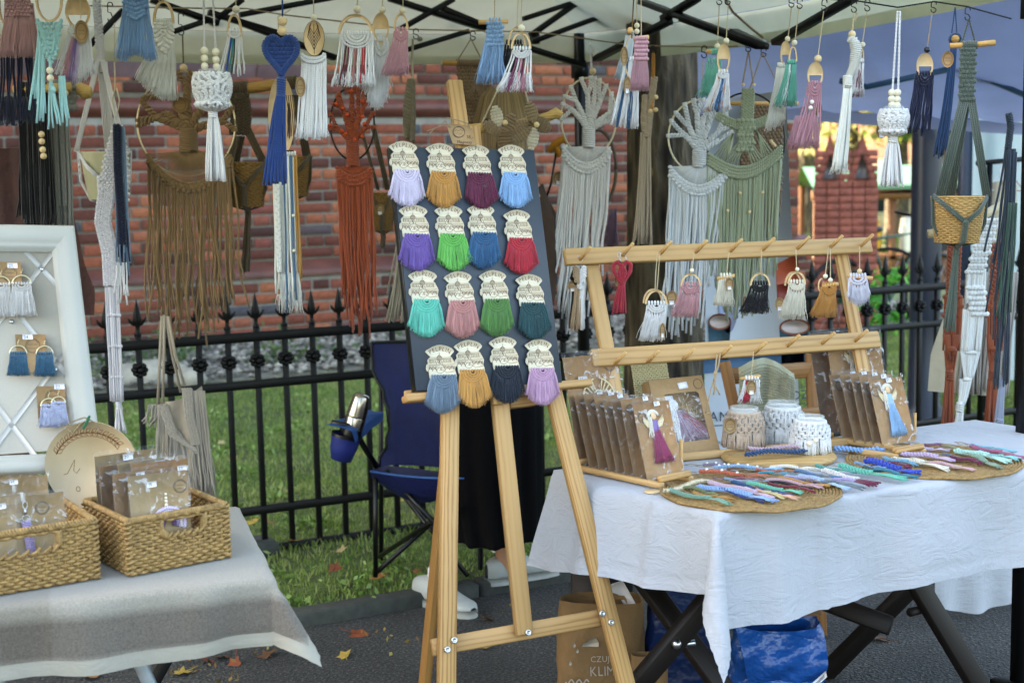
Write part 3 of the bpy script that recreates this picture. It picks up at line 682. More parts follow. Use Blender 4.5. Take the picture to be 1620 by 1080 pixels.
gp=P(1526,300,8.8);mb=MB();mb.beam((gp[0],gp[1],0),(gp[0],gp[1],2.3),.07,.07,up=(0,1,0));bobj('leg',mb,simple('navy_post','#1f2c40',.5),False)
A,B_=P(1535,205,9.0),P(1760,205,8.2)
mb=MB();X=np.array([[((A*(1-u)+B_*u)*np.array([1,1,0]))+EZ*(.1+v*1.75)+np.array([0,.02*msin(u*20),0]) for v in np.linspace(0,1,6)] for u in np.linspace(0,1,30)]);mb.grid(X);bobj('side_wall',mb,simple('pale_sidewall','#b9d2da',.8,nscale=2,var=.08,trans=.3),True,'pale blue-white fabric side wall')
# ================================================================== far market square
def kiosk(label,px,Y,wpx,roof_h,ytop,yeave,post,seed=0,goods=True):
    p=P(px,260,Y);k=Y/F_PX;gz=float(ground_z(p[0],p[1]));w=wpx*k;e=empty('market_kiosk',(p[0],p[1],gz),label,'kiosk','green roofed market kiosks')
    z1=P(px,ytop,Y)[2]-gz;z0=P(px,yeave,Y)[2]-gz;d=w*.6;mb=MB()
    for sg in (-1,1):mb.grid(np.array([[(-w/2,sg*d/2,z0),(-w/2,0,z1)],[(w/2,sg*d/2,z0),(w/2,0,z1)]]))
    mb.grid(np.array([[(-w/2,-d/2,z0-.12),(-w/2,-d/2,z0)],[(w/2,-d/2,z0-.12),(w/2,-d/2,z0)]]));obj('roof',mb,simple('green_roofing','#56866a',.6,nscale=3),e,False)
    for x in (-w/2+.1,0,w/2-.1):
        for y in (-d/2+.1,d/2-.1):mb=MB();mb.box((x-.05,y-.05,0),(x+.05,y+.05,z0));obj('post',mb,simple('kiosk_timber','#6b4426',.7),e,False)
    mb=MB();mb.box((-w/2,-d/2+.05,.85),(w/2,-d/2+.45,.92));mb.box((-w/2,-d/2+.08,.1),(w/2,-d/2+.12,.84));mb.box((-w/2,-d/2,z0-.2),(w/2,-d/2+.06,z0-.06));obj('counter',mb,simple('kiosk_timber','#6b4426',.7),e,False)
    rs=np.random.RandomState(seed);cols=['#c7b8b0','#d8618a','#7fa9a8','#d6a02e','#4a5a74','#e8e4dc','#a0503c','#2a2a30']
    for i in range(9):
        x=-w/2+.2+i*(w-.4)/8;h=rs.uniform(.25,.6);zz=rs.uniform(.93,1.0);mb=MB();ww=rs.uniform(.06,.14)
        mb.lathe((x,-d/2+.2,zz),[(ww,0),(ww*1.1,h*.5),(ww*.8,h),(.01,h+.01)],8,'z')
        o=obj('display_goods',mb,simple('goods',cols[i % 8],.8));o.location=e.location;tag(o,f'{["pale", "pink", "grey-green", "mustard", "slate", "white", "rust", "black"][i % 8]} goods standing on the counter of the {label.split(" ")[0]} kiosk'+(', far end' if i==8 else ''),'goods','goods on the far kiosks')
kiosk('nearer green roofed wooden market kiosk beyond the gabled brick pier',1395,21,250,1,262,292,1,1)
kiosk('farther green roofed wooden kiosk beside the dark lamp post',1560,25,200,1,268,298,1,2)
# model church of brick (gabled pier)
M_TERRA=simple('terracotta','#8d4f41',.8,nscale=14,var=.35,bstr=.5,bdist=.01)
gp=P(1338,300,11.6);k=11.6/F_PX;e=empty('brick_pier',(gp[0],gp[1],0),'small red brick pier with two steep gables beyond the fence','pier',rot=(np.array([.974,-.225,0]),np.array([.225,.974,0]),EZ))
w=96*k*1.0;zt=P(1338,290,11.6)[2];za=P(1338,212,11.6)[2]
mb=MB();mb.box((-w/2,-.25,0),(w/2,.0,zt));obj('pier_body',mb,M_TERRA,e,False)
for c in (-w/4,w/4):
    mb=MB();mb.grid(np.array([[(c-w/4,-.27,zt),(c,-.27,za)],[(c-w/4,.0,zt),(c,.0,za)]]));mb.grid(np.array([[(c,-.27,za),(c+w/4,-.27,zt)],[(c,.0,za),(c+w/4,.0,zt)]]));mb.add([(c-w/4,-.26,zt),(c+w/4,-.26,zt),(c,-.26,za)],[(0,1,2)]);obj('gable',mb,M_TERRA,e,False)
    mb=MB();mb.prism([(c-w/9,zt+.04),(c+w/9,zt+.04),(c,zt+(za-zt)*.6)],0,.02);mb.V=[np.stack([v[:,0],-.29+v[:,2],v[:,1]],-1) for v in mb.V];obj('recess',mb,simple('recess_shade','#3b3330',.4),e,False)  # recess is a flat dark plate on the gable, shade put into its colour
bp=MB()
for row in range(26):
    for j in range(5):add_bevel_box(bp,(-w/2+(j+.5)*w/5,-.255,.03+row*.06),(w/5-.008,.02,.052),.002)
obj('brick_courses',bp,M_TERRA,e,False,kind='stuff')
# dark lamp column
gp=P(1463,500,7.7);e=empty('lamp_post',(gp[0],gp[1],0),'thick dark blue lamp column standing behind the fence','lamp post')
mb=MB();mb.lathe((0,0,0),[(.12,0),(.12,.1),(.088,.14),(.082,.6),(.08,3.0),(.06,4.2),(.05,4.3)],24,'z');obj('column',mb,simple('dark_blue_paint','#1a2638',.35,nscale=10,var=.2),e)
mb=MB();mb.lathe((0,0,4.3),[(.05,0),(.17,.05),(.2,.35),(.22,.38),(.02,.5)],16,'z');obj('lamp_head',mb,simple('frosted_glass','#d5d6cf',.4),e)
# backdrop of the square: houses, hedge, trees
def house(label,px0,px1,Y,ytop,wallc,roofc,nwin=4):
    a=P(px0,260,Y);b=P(px1,260,Y);gz=-1.3;e=empty('house',(a[0],a[1],gz),label,'building');w=b[0]-a[0];H=P(px0,ytop,Y)[2]-gz
    mb=MB();mb.box((0,0,0),(w,8,H));obj('wall',mb,simple('render_wall',wallc,.9,nscale=2),e,False)
    mb=MB();mb.grid(np.array([[(-.3,-.4,H-.1),(-.3,4,H+2.6),(-.3,8.4,H-.1)],[(w+.3,-.4,H-.1),(w+.3,4,H+2.6),(w+.3,8.4,H-.1)]]));obj('roof',mb,simple('roof_tile',roofc,.8,nscale=3),e,False)
    for i in range(nwin):
        x=w*(i+.5)/nwin;mb=MB();mb.box((x-.5,-.05,H*.35),(x+.5,.02,H*.35+1.5));f=obj('window',mb,simple('white_frame','#dcdcd6',.5),e,False);mb=MB();mb.box((x-.42,-.06,H*.35+.08),(x+.42,-.055,H*.35+1.42));obj('pane',mb,simple('window_glass','#27323c',.1),f,False)
house('cream rendered house with orange roof across the market square',1255,1600,48,250,'#c6baa4','#8a5a42')
house('white rendered house beyond the cream one across the square',1620,2000,52,235,'#d8d6cd','#8a4b35')
hx=[(1275,34,'yellowing tree with a pale trunk beside the brick corner','#6f7a3a','#9c9658','#bdb88a'),(1345,40,'golden leaved tree across the square above the green kiosk roof','#7a7c3e','#a89c5c','#c6be8e'),(1420,38,'green and yellow tree behind the white crescent hanging','#4e6b26','#8a9a35','#c9bd4c'),(1500,36,'dense green tree behind the lamp column','#2f4a1e','#4d6a2a','#7d8c38'),(1600,42,'dark green tree behind the pale side wall','#2c4420','#48652c','#6a7c38'),(1720,40,'spreading green tree at the far edge of the square','#2c4420','#48652c','#6a7c38')]
for i,(px,Y,lb,a,b,c) in enumerate(hx):
    p=P(px,260,Y);tree(lb,(p[0],p[1],-1.3),.35 if i else .42,4.4+(i % 3)*.6,leafmat(a,b,c,.55),n=5200,size=.16,crad=3.0,seed=20+i,limbs=8)
hd=[P(px,265,30)*np.array([1,1,0])+EZ*(-1.1+(i % 3)*.25) for i,px in enumerate(range(1262,1660,9))]
leaf_mass('hedge',hd,70,.55,.12,leafmat('#2c4420','#41602a','#5f7a36'),'clipped green hedge along the far side of the market square','hedge',1,31)

# bicycles and a pot plant behind the fence
def bicycle(label,px,py,Y,col,ang=0):
    p=P(px,py,Y);gz_=float(ground_z(p[0],p[1]));e=empty('bicycle',(p[0],p[1],gz_),label,'bicycle','bicycles parked beyond the fence');e.rotation_euler=(0,0,ang);Mf=simple('bike_paint',col,.35)
    for x in (-.52,.52):
        mb=MB();a=np.linspace(0,2*mpi,33);mb.tube(np.stack([x+.33*np.cos(a),0*a,.34+.33*np.sin(a)],-1),.018,6);w=obj('wheel',mb,M_ALU,e);mb=MB();[mb.tube([(x,0,.34),(x+.32*mcos(q),0,.34+.32*msin(q))],.002,3) for q in np.linspace(0,6.28,17)];obj('spokes',mb,M_STEEL,w)
    mb=MB();[mb.tube(q,.016,6) for q in ([(-.52,0,.34),(-.18,0,.82),(.36,0,.86),(.02,0,.32),(-.18,0,.82)],[(-.52,0,.34),(.02,0,.32)],[(.52,0,.34),(.34,0,.98)])];obj('frame',mb,Mf,e);mb=MB();mb.tube([(.34,-.28,1.02),(.34,0,.98),(.34,.28,1.02)],.014,6);obj('handlebar',mb,M_ALU,e);mb=MB();mb.ball((-.2,0,.9),(.13,.07,.035),10,6);obj('saddle',mb,M_ALU,e)
bicycle('dark green bicycle parked beyond the fence beside the gabled brick pier',1405,480,11.5,'#1d4a3c',.5);bicycle('black bicycle parked beyond the fence near the dark lamp column',1500,470,12.5,'#15181c',-.3)
p=P(1392,440,10.8);leaf_mass('shrub',[(p[0]+.1*msin(i*2),p[1],.15+i*.1) for i in range(5)],70,.13,.035,leafmat('#2f7a2c','#56ab3e','#8fd060'),'bright green leafy shrub beyond the fence beside the brick pier','shrub',1,55,'thing')
# ================================================================== EASEL with the magnet board
M_PINE=wood('#b8905c','#875c30',16,.5);M_PINE2=wood('#b68f5e','#82582c',11,.55,key='pine2');M_PLY=simple('pale_plywood','#d6cab0',.6,nscale=60,var=.06,bstr=.05,key='ply')
M_INK=simple('burnt_engraving','#5f3d20',.8,nscale=200,var=.2,bstr=0);M_INK2=simple('black_ink','#26262a',.7,nscale=200,var=.1,bstr=0)
M_KRAFT=simple('kraft_card','#ab8a62',.8,nscale=90,var=.1,bstr=.1,key='kraft');M_WHITE=simple('white_paper','#e4e4ea',.6,nscale=30,var=.03,bstr=0)
M_SCREW=simple('screw','#c9c9c6',.3,metal=.9,nscale=60,bstr=0)
TE=mrad(25.5);LA=mrad(17)
BE=np.array([mcos(TE),msin(TE),0]);BB=np.array([-msin(TE),mcos(TE),0]);BU=BB*msin(LA)+EZ*mcos(LA);BN=np.cross(BE,BU)   # towards the viewer (right-front)
if BN[1]>0:BN=-BN
BP0=P(775,612,3.2)
def bpl(px,py,off=0.0):return PL(px,py,BP0+BN*off,BN)
easel=empty('easel',BP0*[1,1,0],'pine A-frame easel holding the dark board of tassel magnets','easel')
def ep(name,a,b,w,h,mat=None,up=None,label=None):
    o=plank(name,a,b,w*.86,h*.86,mat or M_PINE,None,up if up is not None else BN,.003,label=label);o.parent=easel;o.matrix_parent_inverse=Matrix.Translation(-Vector(easel.location));return o
kk=3.2/F_PX
# front legs (behind the board plane by 3 cm), centre strut, rear leg
off=-.035
def leg(x0,y0,x1,y1,w,o,name='leg',mat=None):
    a,b=bpl(x0,y0,o),bpl(x1,y1,o);t=(b-a)/np.linalg.norm(b-a);g=b+t*((0.0-b[2])/t[2]) if name=='leg' else b;return ep(name,a,g,w,.026,mat)
leg(716,330,707,1000,.047,off)
leg(795,300,966,985,.047,off)
ep('center_strut',bpl(745,200,off+.002),bpl(829,1004,off+.002),.047,.024,M_PINE2)
ep('mast',bpl(718,128,-.012),bpl(790,640,-.012),.044,.022,M_PINE2)
top_back=bpl(745,330,-.06);foot=G(664,1110,0.0);foot=foot+BB*.36
foot=P(676,1040,3.52);foot=foot+(foot-top_back)*(foot[2]/(top_back[2]-foot[2]));ep('rear_leg',top_back,foot,.026,.044,wood('#a87c48','#7d5527',14,.55,key='pine_dark'))
a,b=bpl(683,1024,off-.022),bpl(968,973,off-.022);ep('crossbar',a,b,.044,.02,M_PINE2)
# ledge carrying the board
a,b=bpl(640,631,-.022),bpl(931,606,-.022);ep('ledge',a,b,.020,.05,M_PINE2);a,b=bpl(640,628,-.05),bpl(700,623,-.05);ep('ledge_back',a,b,.034,.012,M_PINE)
ep('ledge_block',bpl(800,634,-.06),bpl(846,628,-.06),.045,.05,M_PINE2)
for (x,y) in [(707,1027),(718,1012),(835,1000),(952,970),(966,984)]:
    mb=MB();p=bpl(x,y,off+.0125);mb.lathe((0,0,0),[(.0001,.003),(.0035,.0035),(.004,.0045),(.007,.0045),(.0075,.0),(.0075,-.002)],14,'z')
    o=obj('bolt',mb,M_SCREW,easel);M=Matrix([[BE[i],BU[i],BN[i]] for i in range(3)]).to_4x4();M.translation=Vector(p)-Vector(easel.location)+Vector(BN)*.001;o.matrix_basis=M
# board
TL,TR,BR,BL=bpl(613,229),bpl(838,237),bpl(893,603),bpl(658,618)
c=(TL+TR+BR+BL)/4;w=(np.linalg.norm(TR-TL)+np.linalg.norm(BR-BL))/2;h=(np.linalg.norm(BL-TL)+np.linalg.norm(BR-TR))/2
bx=(BR+TR-BL-TL);bx/=np.linalg.norm(bx);by=np.cross(BN,bx)
if by[2]<0:by=-by
M_SLATE=simple('slate_board','#2b3642',.5,nscale=300,var=.1,bstr=.06,bscale=500)
board=empty('magnet_board',BL,'dark slate-blue board on the easel carrying sixteen tassel magnets','board',rot=(bx,BN*-1,by))
mb=MB();add_bevel_box(mb,(0,0,0),(w,.024,h),.0015);o=obj('panel',mb,M_SLATE,board,False);o.location=(w/2,.0125,h/2)
mb=MB();mb.box((-.0012,.001,0),(.0,.0245,h));o=obj('edge_strip',mb,simple('black_edge','#0b0c0e',.5),board,False)
# ---- magnet: one plaque, one tassel mesh
plq=np.array([(130,185),(150,160),(190,138),(230,115),(290,95),(340,90),(400,100),(450,115),(500,140),(530,175),(525,200),(500,225),(480,255),(505,270),(520,300),(545,340),(560,380),(550,440),(565,480),(578,530),(572,548),(548,550),(540,515),(232,520),(230,560),(205,562),(195,520),(188,465),(160,450),(148,420),(150,370),(175,345),(165,300),(190,270),(205,250),(185,240),(160,215)],float)/9
mc=np.array([40.,36.]);mk=3.22/F_PX
_dx=(bpl(785,420)-bpl(765,420))/20;_dy=(bpl(775,430)-bpl(775,410))/20     # one photo pixel across / down, on the board
def mmb():return MB(mc[0],mc[1],mk,(np.dot(_dx,bx),np.dot(_dx,by),np.dot(_dy,bx),np.dot(_dy,by)))
mb=mmb();mb.prism(plq,-1.6,0.0);pl_me=mb.mesh('plaque');pl_me.materials.append(M_PLY)
mb=mmb()
mb.text('PELPLIN',37,19.5,9.2,d=-1.75,arc=25,squash=.93)
def ln(pts,w=.45):mb.line(np.array(pts,float)/9,w*1.0,-1.72)
ln([(325,195),(325,235)],.5);ln([(290,265),(325,230),(362,265)],.7);ln([(300,262),(325,245),(352,262)],1.0);ln([(295,268),(295,300),(360,300),(360,268)],.7)
for r_ in (8,16,26):mb.ring(325/9,285/9,r_/9,r_/9,.18,n=3,d=-1.7,seg=14)
ln([(195,300),(290,292)],.6);ln([(365,290),(480,285)],.6);ln([(195,290),(195,340)],.6);ln([(480,280),(490,330)],.6)
ln([(195,340),(290,335)],.5);ln([(370,330),(500,330)],.5);ln([(180,372),(300,372)],.5);ln([(370,372),(540,362)],.5)
ln([(335,310),(318,345),(335,330),(340,360)],1.2);ln([(350,315),(372,350),(366,372)],.6);ln([(310,315),(285,350),(290,372)],.6)
for x in range(205,290,22):ln([(x,308),(x,330)],.8)
for x in range(385,480,22):ln([(x,300),(x,322)],.8)
for x in range(190,290,20):ln([(x,385),(x+6,430)],.7)
for x in range(395,540,20):ln([(x,380),(x+6,430)],.7)
a=np.linspace(0,2*mpi*6.5,100);mb.line(np.stack([165+a/a[-1]*385+9*np.cos(a),440-20*a/a[-1]+22*np.sin(a)],-1)/9,.5,-1.71)
a=np.linspace(0,2*mpi*8.5,120);mb.line(np.stack([175+a/a[-1]*370+7*np.cos(a),412-15*a/a[-1]+16*np.sin(a+1)],-1)/9,.45,-1.73)
a=np.linspace(0.3,5.9,30);mb.line(np.stack([345+62*np.cos(a),425+58*np.sin(a)],-1)/9,.6,-1.74);ln([(365,400),(330,455),(380,440),(440,480),(545,462)],.6)
en_me=mb.mesh('engraving');en_me.materials.append(M_INK)
mb=mmb();mb.prism(np.array([(228,508),(545,502),(545,524),(228,530)])/9,-.6,0);sl_me=mb.mesh('slot');sl_me.materials.append(simple('slot_black','#08090a',.7))
tas=[]
for v in range(3):
    mb=mmb();rs=np.random.RandomState(40+v)
    xt0,xt1,yt=235/9,548/9,524/9
    mb.scallops(xt0+1.5,xt1-1.0,yt+1.5,16,4,1.75,d=-2.6)
    for q in range(9):mb.tube([(xt0+(xt1-xt0)*q/8,yt-1.5,-1),(xt0+(xt1-xt0)*q/8,yt+.2,-2.4),(xt0+(xt1-xt0)*q/8,yt+2,-2)],1.9,6)
    sway=[0,3,-2][v];xb0,xb1=152/9+sway,655/9+sway;arc=lambda u:(885+150*msin(mpi*min(1,max(0,u))))/9
    ytop=lambda u:yt+1+13*msin(mpi*u)*.9
    mb.strands(xt0,xt1,ytop,arc,16,1.8,xb0+3,xb1-3,yj=1.5,wob=.7,dj=1,seg=7,sides=6,d=-1.6,flare=.6,endr=1.3,seed=50+v)
    mb.fluff(xt0+.5,xt1-.5,lambda u:ytop(u)+4,arc,xb0,xb1,n=230,r=.34,yj=2.6,d=-2.7,dj=2.6,wob=1.2,flare=.6,seed=60+v)
    me=mb.mesh('tassel');me.materials.append(M_KRAFT);me.polygons.foreach_set('use_smooth',np.ones(len(me.polygons),bool));tas.append(me)
mags=[(640,251,'#cfc3e0','lilac and white flecked',0),(698,254,'#c4862a','mustard',0),(755,256,'#651a3d','dark burgundy',1),(811,256,'#7fb0df','light sky blue',0),
        (656,352,'#6f52a5','purple',0),(712,352,'#55b344','bright grass green',1),(763,350,'#1b5a86','petrol blue',2),(820,359,'#b8102c','bright red',0),
        (671,455,'#45bfa8','turquoise',0),(727,457,'#bd7d77','dusty rose',2),(782,455,'#4a8037','moss green',2),(839,461,'#11454a','dark bottle green',1),
        (698,574,'#63788b','slate grey',2),(743,566,'#c4882f','second mustard',1),(798,560,'#0e1b2b','navy black',0),(854,564,'#bd8fb0','orchid pink',0)]
rows=['topmost','second','third','lowest']
for i,(x,y,col_,nm,v) in enumerate(mags):
    p=bpl(x,y-2,.004);sc=1.0
    e=empty('souvenir_magnet',p,f'wooden PELPLIN magnet with {nm} tassel in the {rows[i // 4]} row of the board','magnet','tassel magnets on the dark board')
    an=mrad(random.uniform(-1.5,1.5));X_=bx*mcos(an)+by*msin(an);Z_=-bx*msin(an)+by*mcos(an)
    M=Matrix([[X_[k],-BN[k],Z_[k]] for k in range(3)]).to_4x4();M.translation=Vector(p);e.matrix_world=M;e.scale=(sc*.97,1,sc*.98)
    for nm2,me in (('plaque',pl_me),('engraving',en_me),('slot',sl_me),('tassel',tas[v])):
        o=bpy.data.objects.new(nm2,me);COL.objects.link(o);o.parent=e if nm2 != 'engraving' else e
        if nm2=='tassel': o.material_slots[0].link='OBJECT';o.material_slots[0].material=cord(col_)
# price card tied to the mast
e=empty('price_card',bpl(741,208,.012),'kraft price card reading 38 Magnesy tied to the easel mast','price card',rot=(bx,-BN,by))
kb=lambda:MB(741,208,mk,(np.dot(_dx,bx),np.dot(_dx,by),np.dot(_dy,bx),np.dot(_dy,by)))
mb=kb();mb.prism([(707,201),(711,197),(741,199),(747,204),(754,231),(716,229)],-.6,.0);obj('card',mb,M_KRAFT,e,False)
mb=kb();mb.ring(725.5,210,9.3,9,.35,n=3,d=-.9);mb.ring(725.5,210,8.2,8,.2,n=3,d=-.9,a0=20,a1=330);mb.line([(719,209),(722,206),(724,209),(728,206),(732,208)],.5,-.8);mb.line([(721,213),(724,211),(727,214),(730,211)],.4,-.8)
mb.text('38,-',743,220,8,d=-.8,squash=.85);mb.text('Magnesy',735,228,6.6,d=-.8,squash=.98);obj('print',mb,M_INK2,e,False)
mb=kb();
for sx in (711,741):mb.ring(sx+1,202,1.5,1.5,.5,n=4,d=-.8)
mb.rope([(712,201,-1),(703,194,-2),(706,189,-3),(722,192,-5),(738,196,-3),(742,201,-1)],.5,.5,4,2,4);mb.rope([(703,194,-2),(692,204,-2),(676,211,-2)],.5,.5,4,2,4);mb.rope([(712,201,-1),(700,200,0),(688,206,-1),(680,214,-1)],.4,.4,4,2,4);obj('twine',mb,M_JUTE,e)
# ================================================================== TABLES and cloths
def wrinkle(S,T_,seed=0,n=14,f0=6,f1=40):
    rs=np.random.RandomState(seed);out=np.zeros_like(S)
    for i in range(n):
        f=math.exp(rs.uniform(math.log(f0),math.log(f1)));a=rs.rand()*6.28;ph=rs.rand()*6.28
        out+=np.sin(f*(S*mcos(a)+T_*msin(a))+ph+1.6*np.sin(f*.37*(S*msin(a)-T_*mcos(a))+ph*2))/f
    return out
def clothmat(name,h,crease=.5,weave=900,key=None,var=.05,scale=9):
    m=bpy.data.materials.new(name);nt,B,N,L=nodes(m);B.inputs['Roughness'].default_value=.9;B.inputs['Sheen Weight'].default_value=.15;B.inputs['Specular IOR Level'].default_value=.2
    co=coords(N,L);n1=noise(N,L,scale,5,coords(N,L,(1,.5,.35)),.55,.5);n2=noise(N,L,weave,2,co);n3=noise(N,L,scale*2.2,5,coords(N,L,(.5,1,1.6)),.6,.8);c=lin(h)
    r=ramp(N,[(.3,mul(c,1-var)),(.7,c)]);L.new(n2.outputs[0],r.inputs[0]);L.new(r.outputs[0],B.inputs['Base Color'])
    ab=N.new('ShaderNodeMath');ab.operation='SUBTRACT';ab.inputs[1].default_value=.5;L.new(n3.outputs[0],ab.inputs[0]);a2=N.new('ShaderNodeMath');a2.operation='ABSOLUTE';L.new(ab.outputs[0],a2.inputs[0])
    s1=N.new('ShaderNodeMath');s1.operation='MULTIPLY_ADD';L.new(a2.outputs[0],s1.inputs[0]);s1.inputs[1].default_value=.9;L.new(n1.outputs[0],s1.inputs[2])
    s2=N.new('ShaderNodeMath');s2.operation='MULTIPLY_ADD';L.new(n2.outputs[0],s2.inputs[0]);s2.inputs[1].default_value=.05;L.new(s1.outputs[0],s2.inputs[2])
    bump(N,L,s2.outputs[0],B,crease,.018);return m
def cloth(name,label,C,eu,ev,Lu,Lv,du,dv,mats,hem=.03,edges='uv',seed=1,res=.011,wr=.002,z=.75,corner_out=.35,fl=.010,group=None,flu=0,folds=(),tip=-.1):
    """cloth on a table top: corner C (visible front corner), the top spans C+eu*Lu and C+ev*Lv; hangs over the edge along eu (by dv(s)) and over the edge along ev (by du(t))"""
    mb=MB();mxu=max(du(t) for t in (0,.25,.5,.75,1));mxv=max(dv(t) for t in (0,.25,.5,.75,1))
    a=np.concatenate([np.linspace(-mxu,0,int(mxu/res)+2)[:-1],np.linspace(0,Lu,int(Lu/(res*1.6)))]);b=np.concatenate([np.linspace(-mxv,0,int(mxv/res)+2)[:-1],np.linspace(0,Lv,int(Lv/(res*1.6)))])
    A,Bq=np.meshgrid(a,b,indexing='ij')
    DU=np.array([[du(min(1,max(0,y/Lv))) for y in b]]*len(a));DV=np.array([[dv(min(1,max(0,x/Lu)))]*len(b) for x in a])
    ov_u=np.where(A<0,-A/mxu*DU,0);ov_v=np.where(Bq<0,-Bq/mxv*DV,0)
    W1=wrinkle(A,Bq,seed)
    rr=.012
    def hang(d):return np.where(d>0,rr*np.sin(np.minimum(d/rr,mpi/2)),0),np.where(d>0,rr*(1-np.cos(np.minimum(d/rr,mpi/2)))+np.maximum(0,d-rr*mpi/2),0)
    ou,zu=hang(ov_u);ov,zv=hang(ov_v)
    waveu=fl*(ov_u/mxu)*(np.sin(Bq*17+seed)+.6*np.sin(Bq*41+1))+.010*(ov_u>0)*(ov_u/mxu)
    wavev=fl*(ov_v/mxv)*(np.sin(A*15+seed*2)+.6*np.sin(A*37+2))+.010*(ov_v>0)*(ov_v/mxv)
    for (ax_,c_,w_,h_) in folds:
        if ax_=='v': wavev=wavev+h_*np.exp(-((A-c_)/w_)**2)*(ov_v>0)*np.minimum(1,ov_v/.03)
        else:waveu=waveu+h_*np.exp(-((Bq-c_)/w_)**2)*(ov_u>0)*np.minimum(1,ov_u/.03)
    U=np.where(A<0,0,A)-ou-waveu-flu*ov_u*np.clip(Bq/.25,0,1);V_=np.where(Bq<0,0,Bq)-ov-wavev;Z=-zu-zv
    both=(ov_u>0) & (ov_v>0);rho=np.hypot(ov_u,ov_v);ph=np.arctan2(ov_v,ov_u)          # corner: falls as a folded cone
    g=np.sin(2*ph)**1.5;ro=rr+rho*(.05+corner_out*g)*np.minimum(1,rho/.05);drop=np.maximum(0,rho-.008)*(1+tip*g)
    U=np.where(both,-ro*np.cos(ph)-0*rho,U);V_=np.where(both,-ro*np.sin(ph),V_);Z=np.where(both,-drop,Z)
    nz=W1*wr*6
    amp=np.where((ov_u>0) | (ov_v>0),1.0,.25)
    U=U-np.where(ov_u>0,nz*amp,0);V_=V_-np.where(ov_v>0,nz*amp,0);Z=Z+np.where((ov_u<=0) & (ov_v<=0),nz*.15+np.abs(nz)*.05,nz*.3)
    for (o_,m_,mx_) in ((ov_u,DU,mxu),(ov_v,DV,mxv)):                                              # stitched hem: a little ridge
        e_=(m_-o_);ridge=np.exp(-((e_-hem)/.004)**2)*-.003+np.where(e_<hem,.0014*np.sin((A+Bq)*210),0)
        if o_ is ov_u:U=U-np.where(ov_u>0,ridge,0)
        else:V_=V_-np.where(ov_v>0,ridge,0)
    X=eu[None,None]*U[...,None]+ev[None,None]*V_[...,None]+EZ*(Z[...,None]+.004)
    mb.grid(X);me=mb.mesh(name)
    e=obj(name,me,mats,None,True);me.polygons.foreach_set('use_smooth',np.ones(len(me.polygons),bool))
    e.location=C;tag(e,label,'tablecloth')
    if len(mats)>1:
        na,nb=A.shape;f=np.zeros((na-1,nb-1),int);mU=(DU-ov_u)[:-1,:-1];mV=(DV-ov_v)[:-1,:-1]
        f[((ov_u[:-1,:-1]>0) & (mU<hem*1.0)) | ((ov_v[:-1,:-1]>0) & (mV<hem*1.0))]=1
        if len(mats)>2:f[((ov_u[:-1,:-1]<=0) & (ov_v[:-1,:-1]<=0.045)) & (f==0)]=2
        me.polygons.foreach_set('material_index',f.ravel().astype(np.int32))
    return e
# ---- white tablecloth on the folding table
ZT=.71;KT=(CAM_H-ZT)/.70
C0=G(1135,812,ZT);CU=G(1640,742,ZT);CV=G(876,745,ZT)
eu=(CU-C0);eu/=np.linalg.norm(eu);ev=(CV-C0);LV=np.linalg.norm(ev);ev/=np.linalg.norm(ev)
M_LINEN=clothmat('white_linen','#aeb1b8',.55,scale=7)
LU=1.35
cloth('tablecloth','crumpled white linen tablecloth over the folding table with the card racks',C0,eu,ev,LU,LV,lambda t:.185+.05*t+.008*msin(t*9),lambda t:.262-.042*t+.006*msin(t*11),[M_LINEN],.028,wr=.0045,seed=3,tip=.10,flu=.25,folds=[('v',.27,.004,.007),('v',.62,.003,.005),('v',.13,.03,.012),('v',.95,.05,.012),('u',.16,.012,.016),('u',.36,.05,.018),('v',.45,.06,-.010)])
TBL=(C0,eu,ev)
def on_t(u,v,z=0):return C0+eu*u+ev*v+EZ*z
M_DARKW=wood('#150d0a','#0b0705',12,.6,key='darkwood',name='dark_stained_wood')
ft=empty('folding_table',on_t(.6,.3,-ZT),'dark stained folding table with crossed legs under the white cloth','table')
def fp(name,a,b,w,h,mat=M_DARKW,up=(0,0,1)):
    o=plank(name,a,b,w,h,mat,None,up,.003);o.parent=ft;o.matrix_parent_inverse=Matrix.Translation(-Vector(ft.location));return o
fp('tabletop',on_t(.06,LV/2,-.03),on_t(LU,LV/2,-.03),LV-.10,.024)
fl_=lambda x,y,Y:P(x,y,Y)
# crossed legs at the near end
for (x0,y0,x1,y1,Y0,Y1,w) in [(1175,885,990,1105,3.22,3.22,.055),(1010,905,1160,1110,3.42,3.28,.05)]:
    a,b=P(x0,y0,Y0),P(x1,y1,Y1);t=(b-a)/np.linalg.norm(b-a);g=a+t*((0-a[2])/t[2]);a2=a+t*(((.60 if x0==1175 else .50)-a[2])/t[2]);fp('leg',a2,g,w,.03,up=ev)
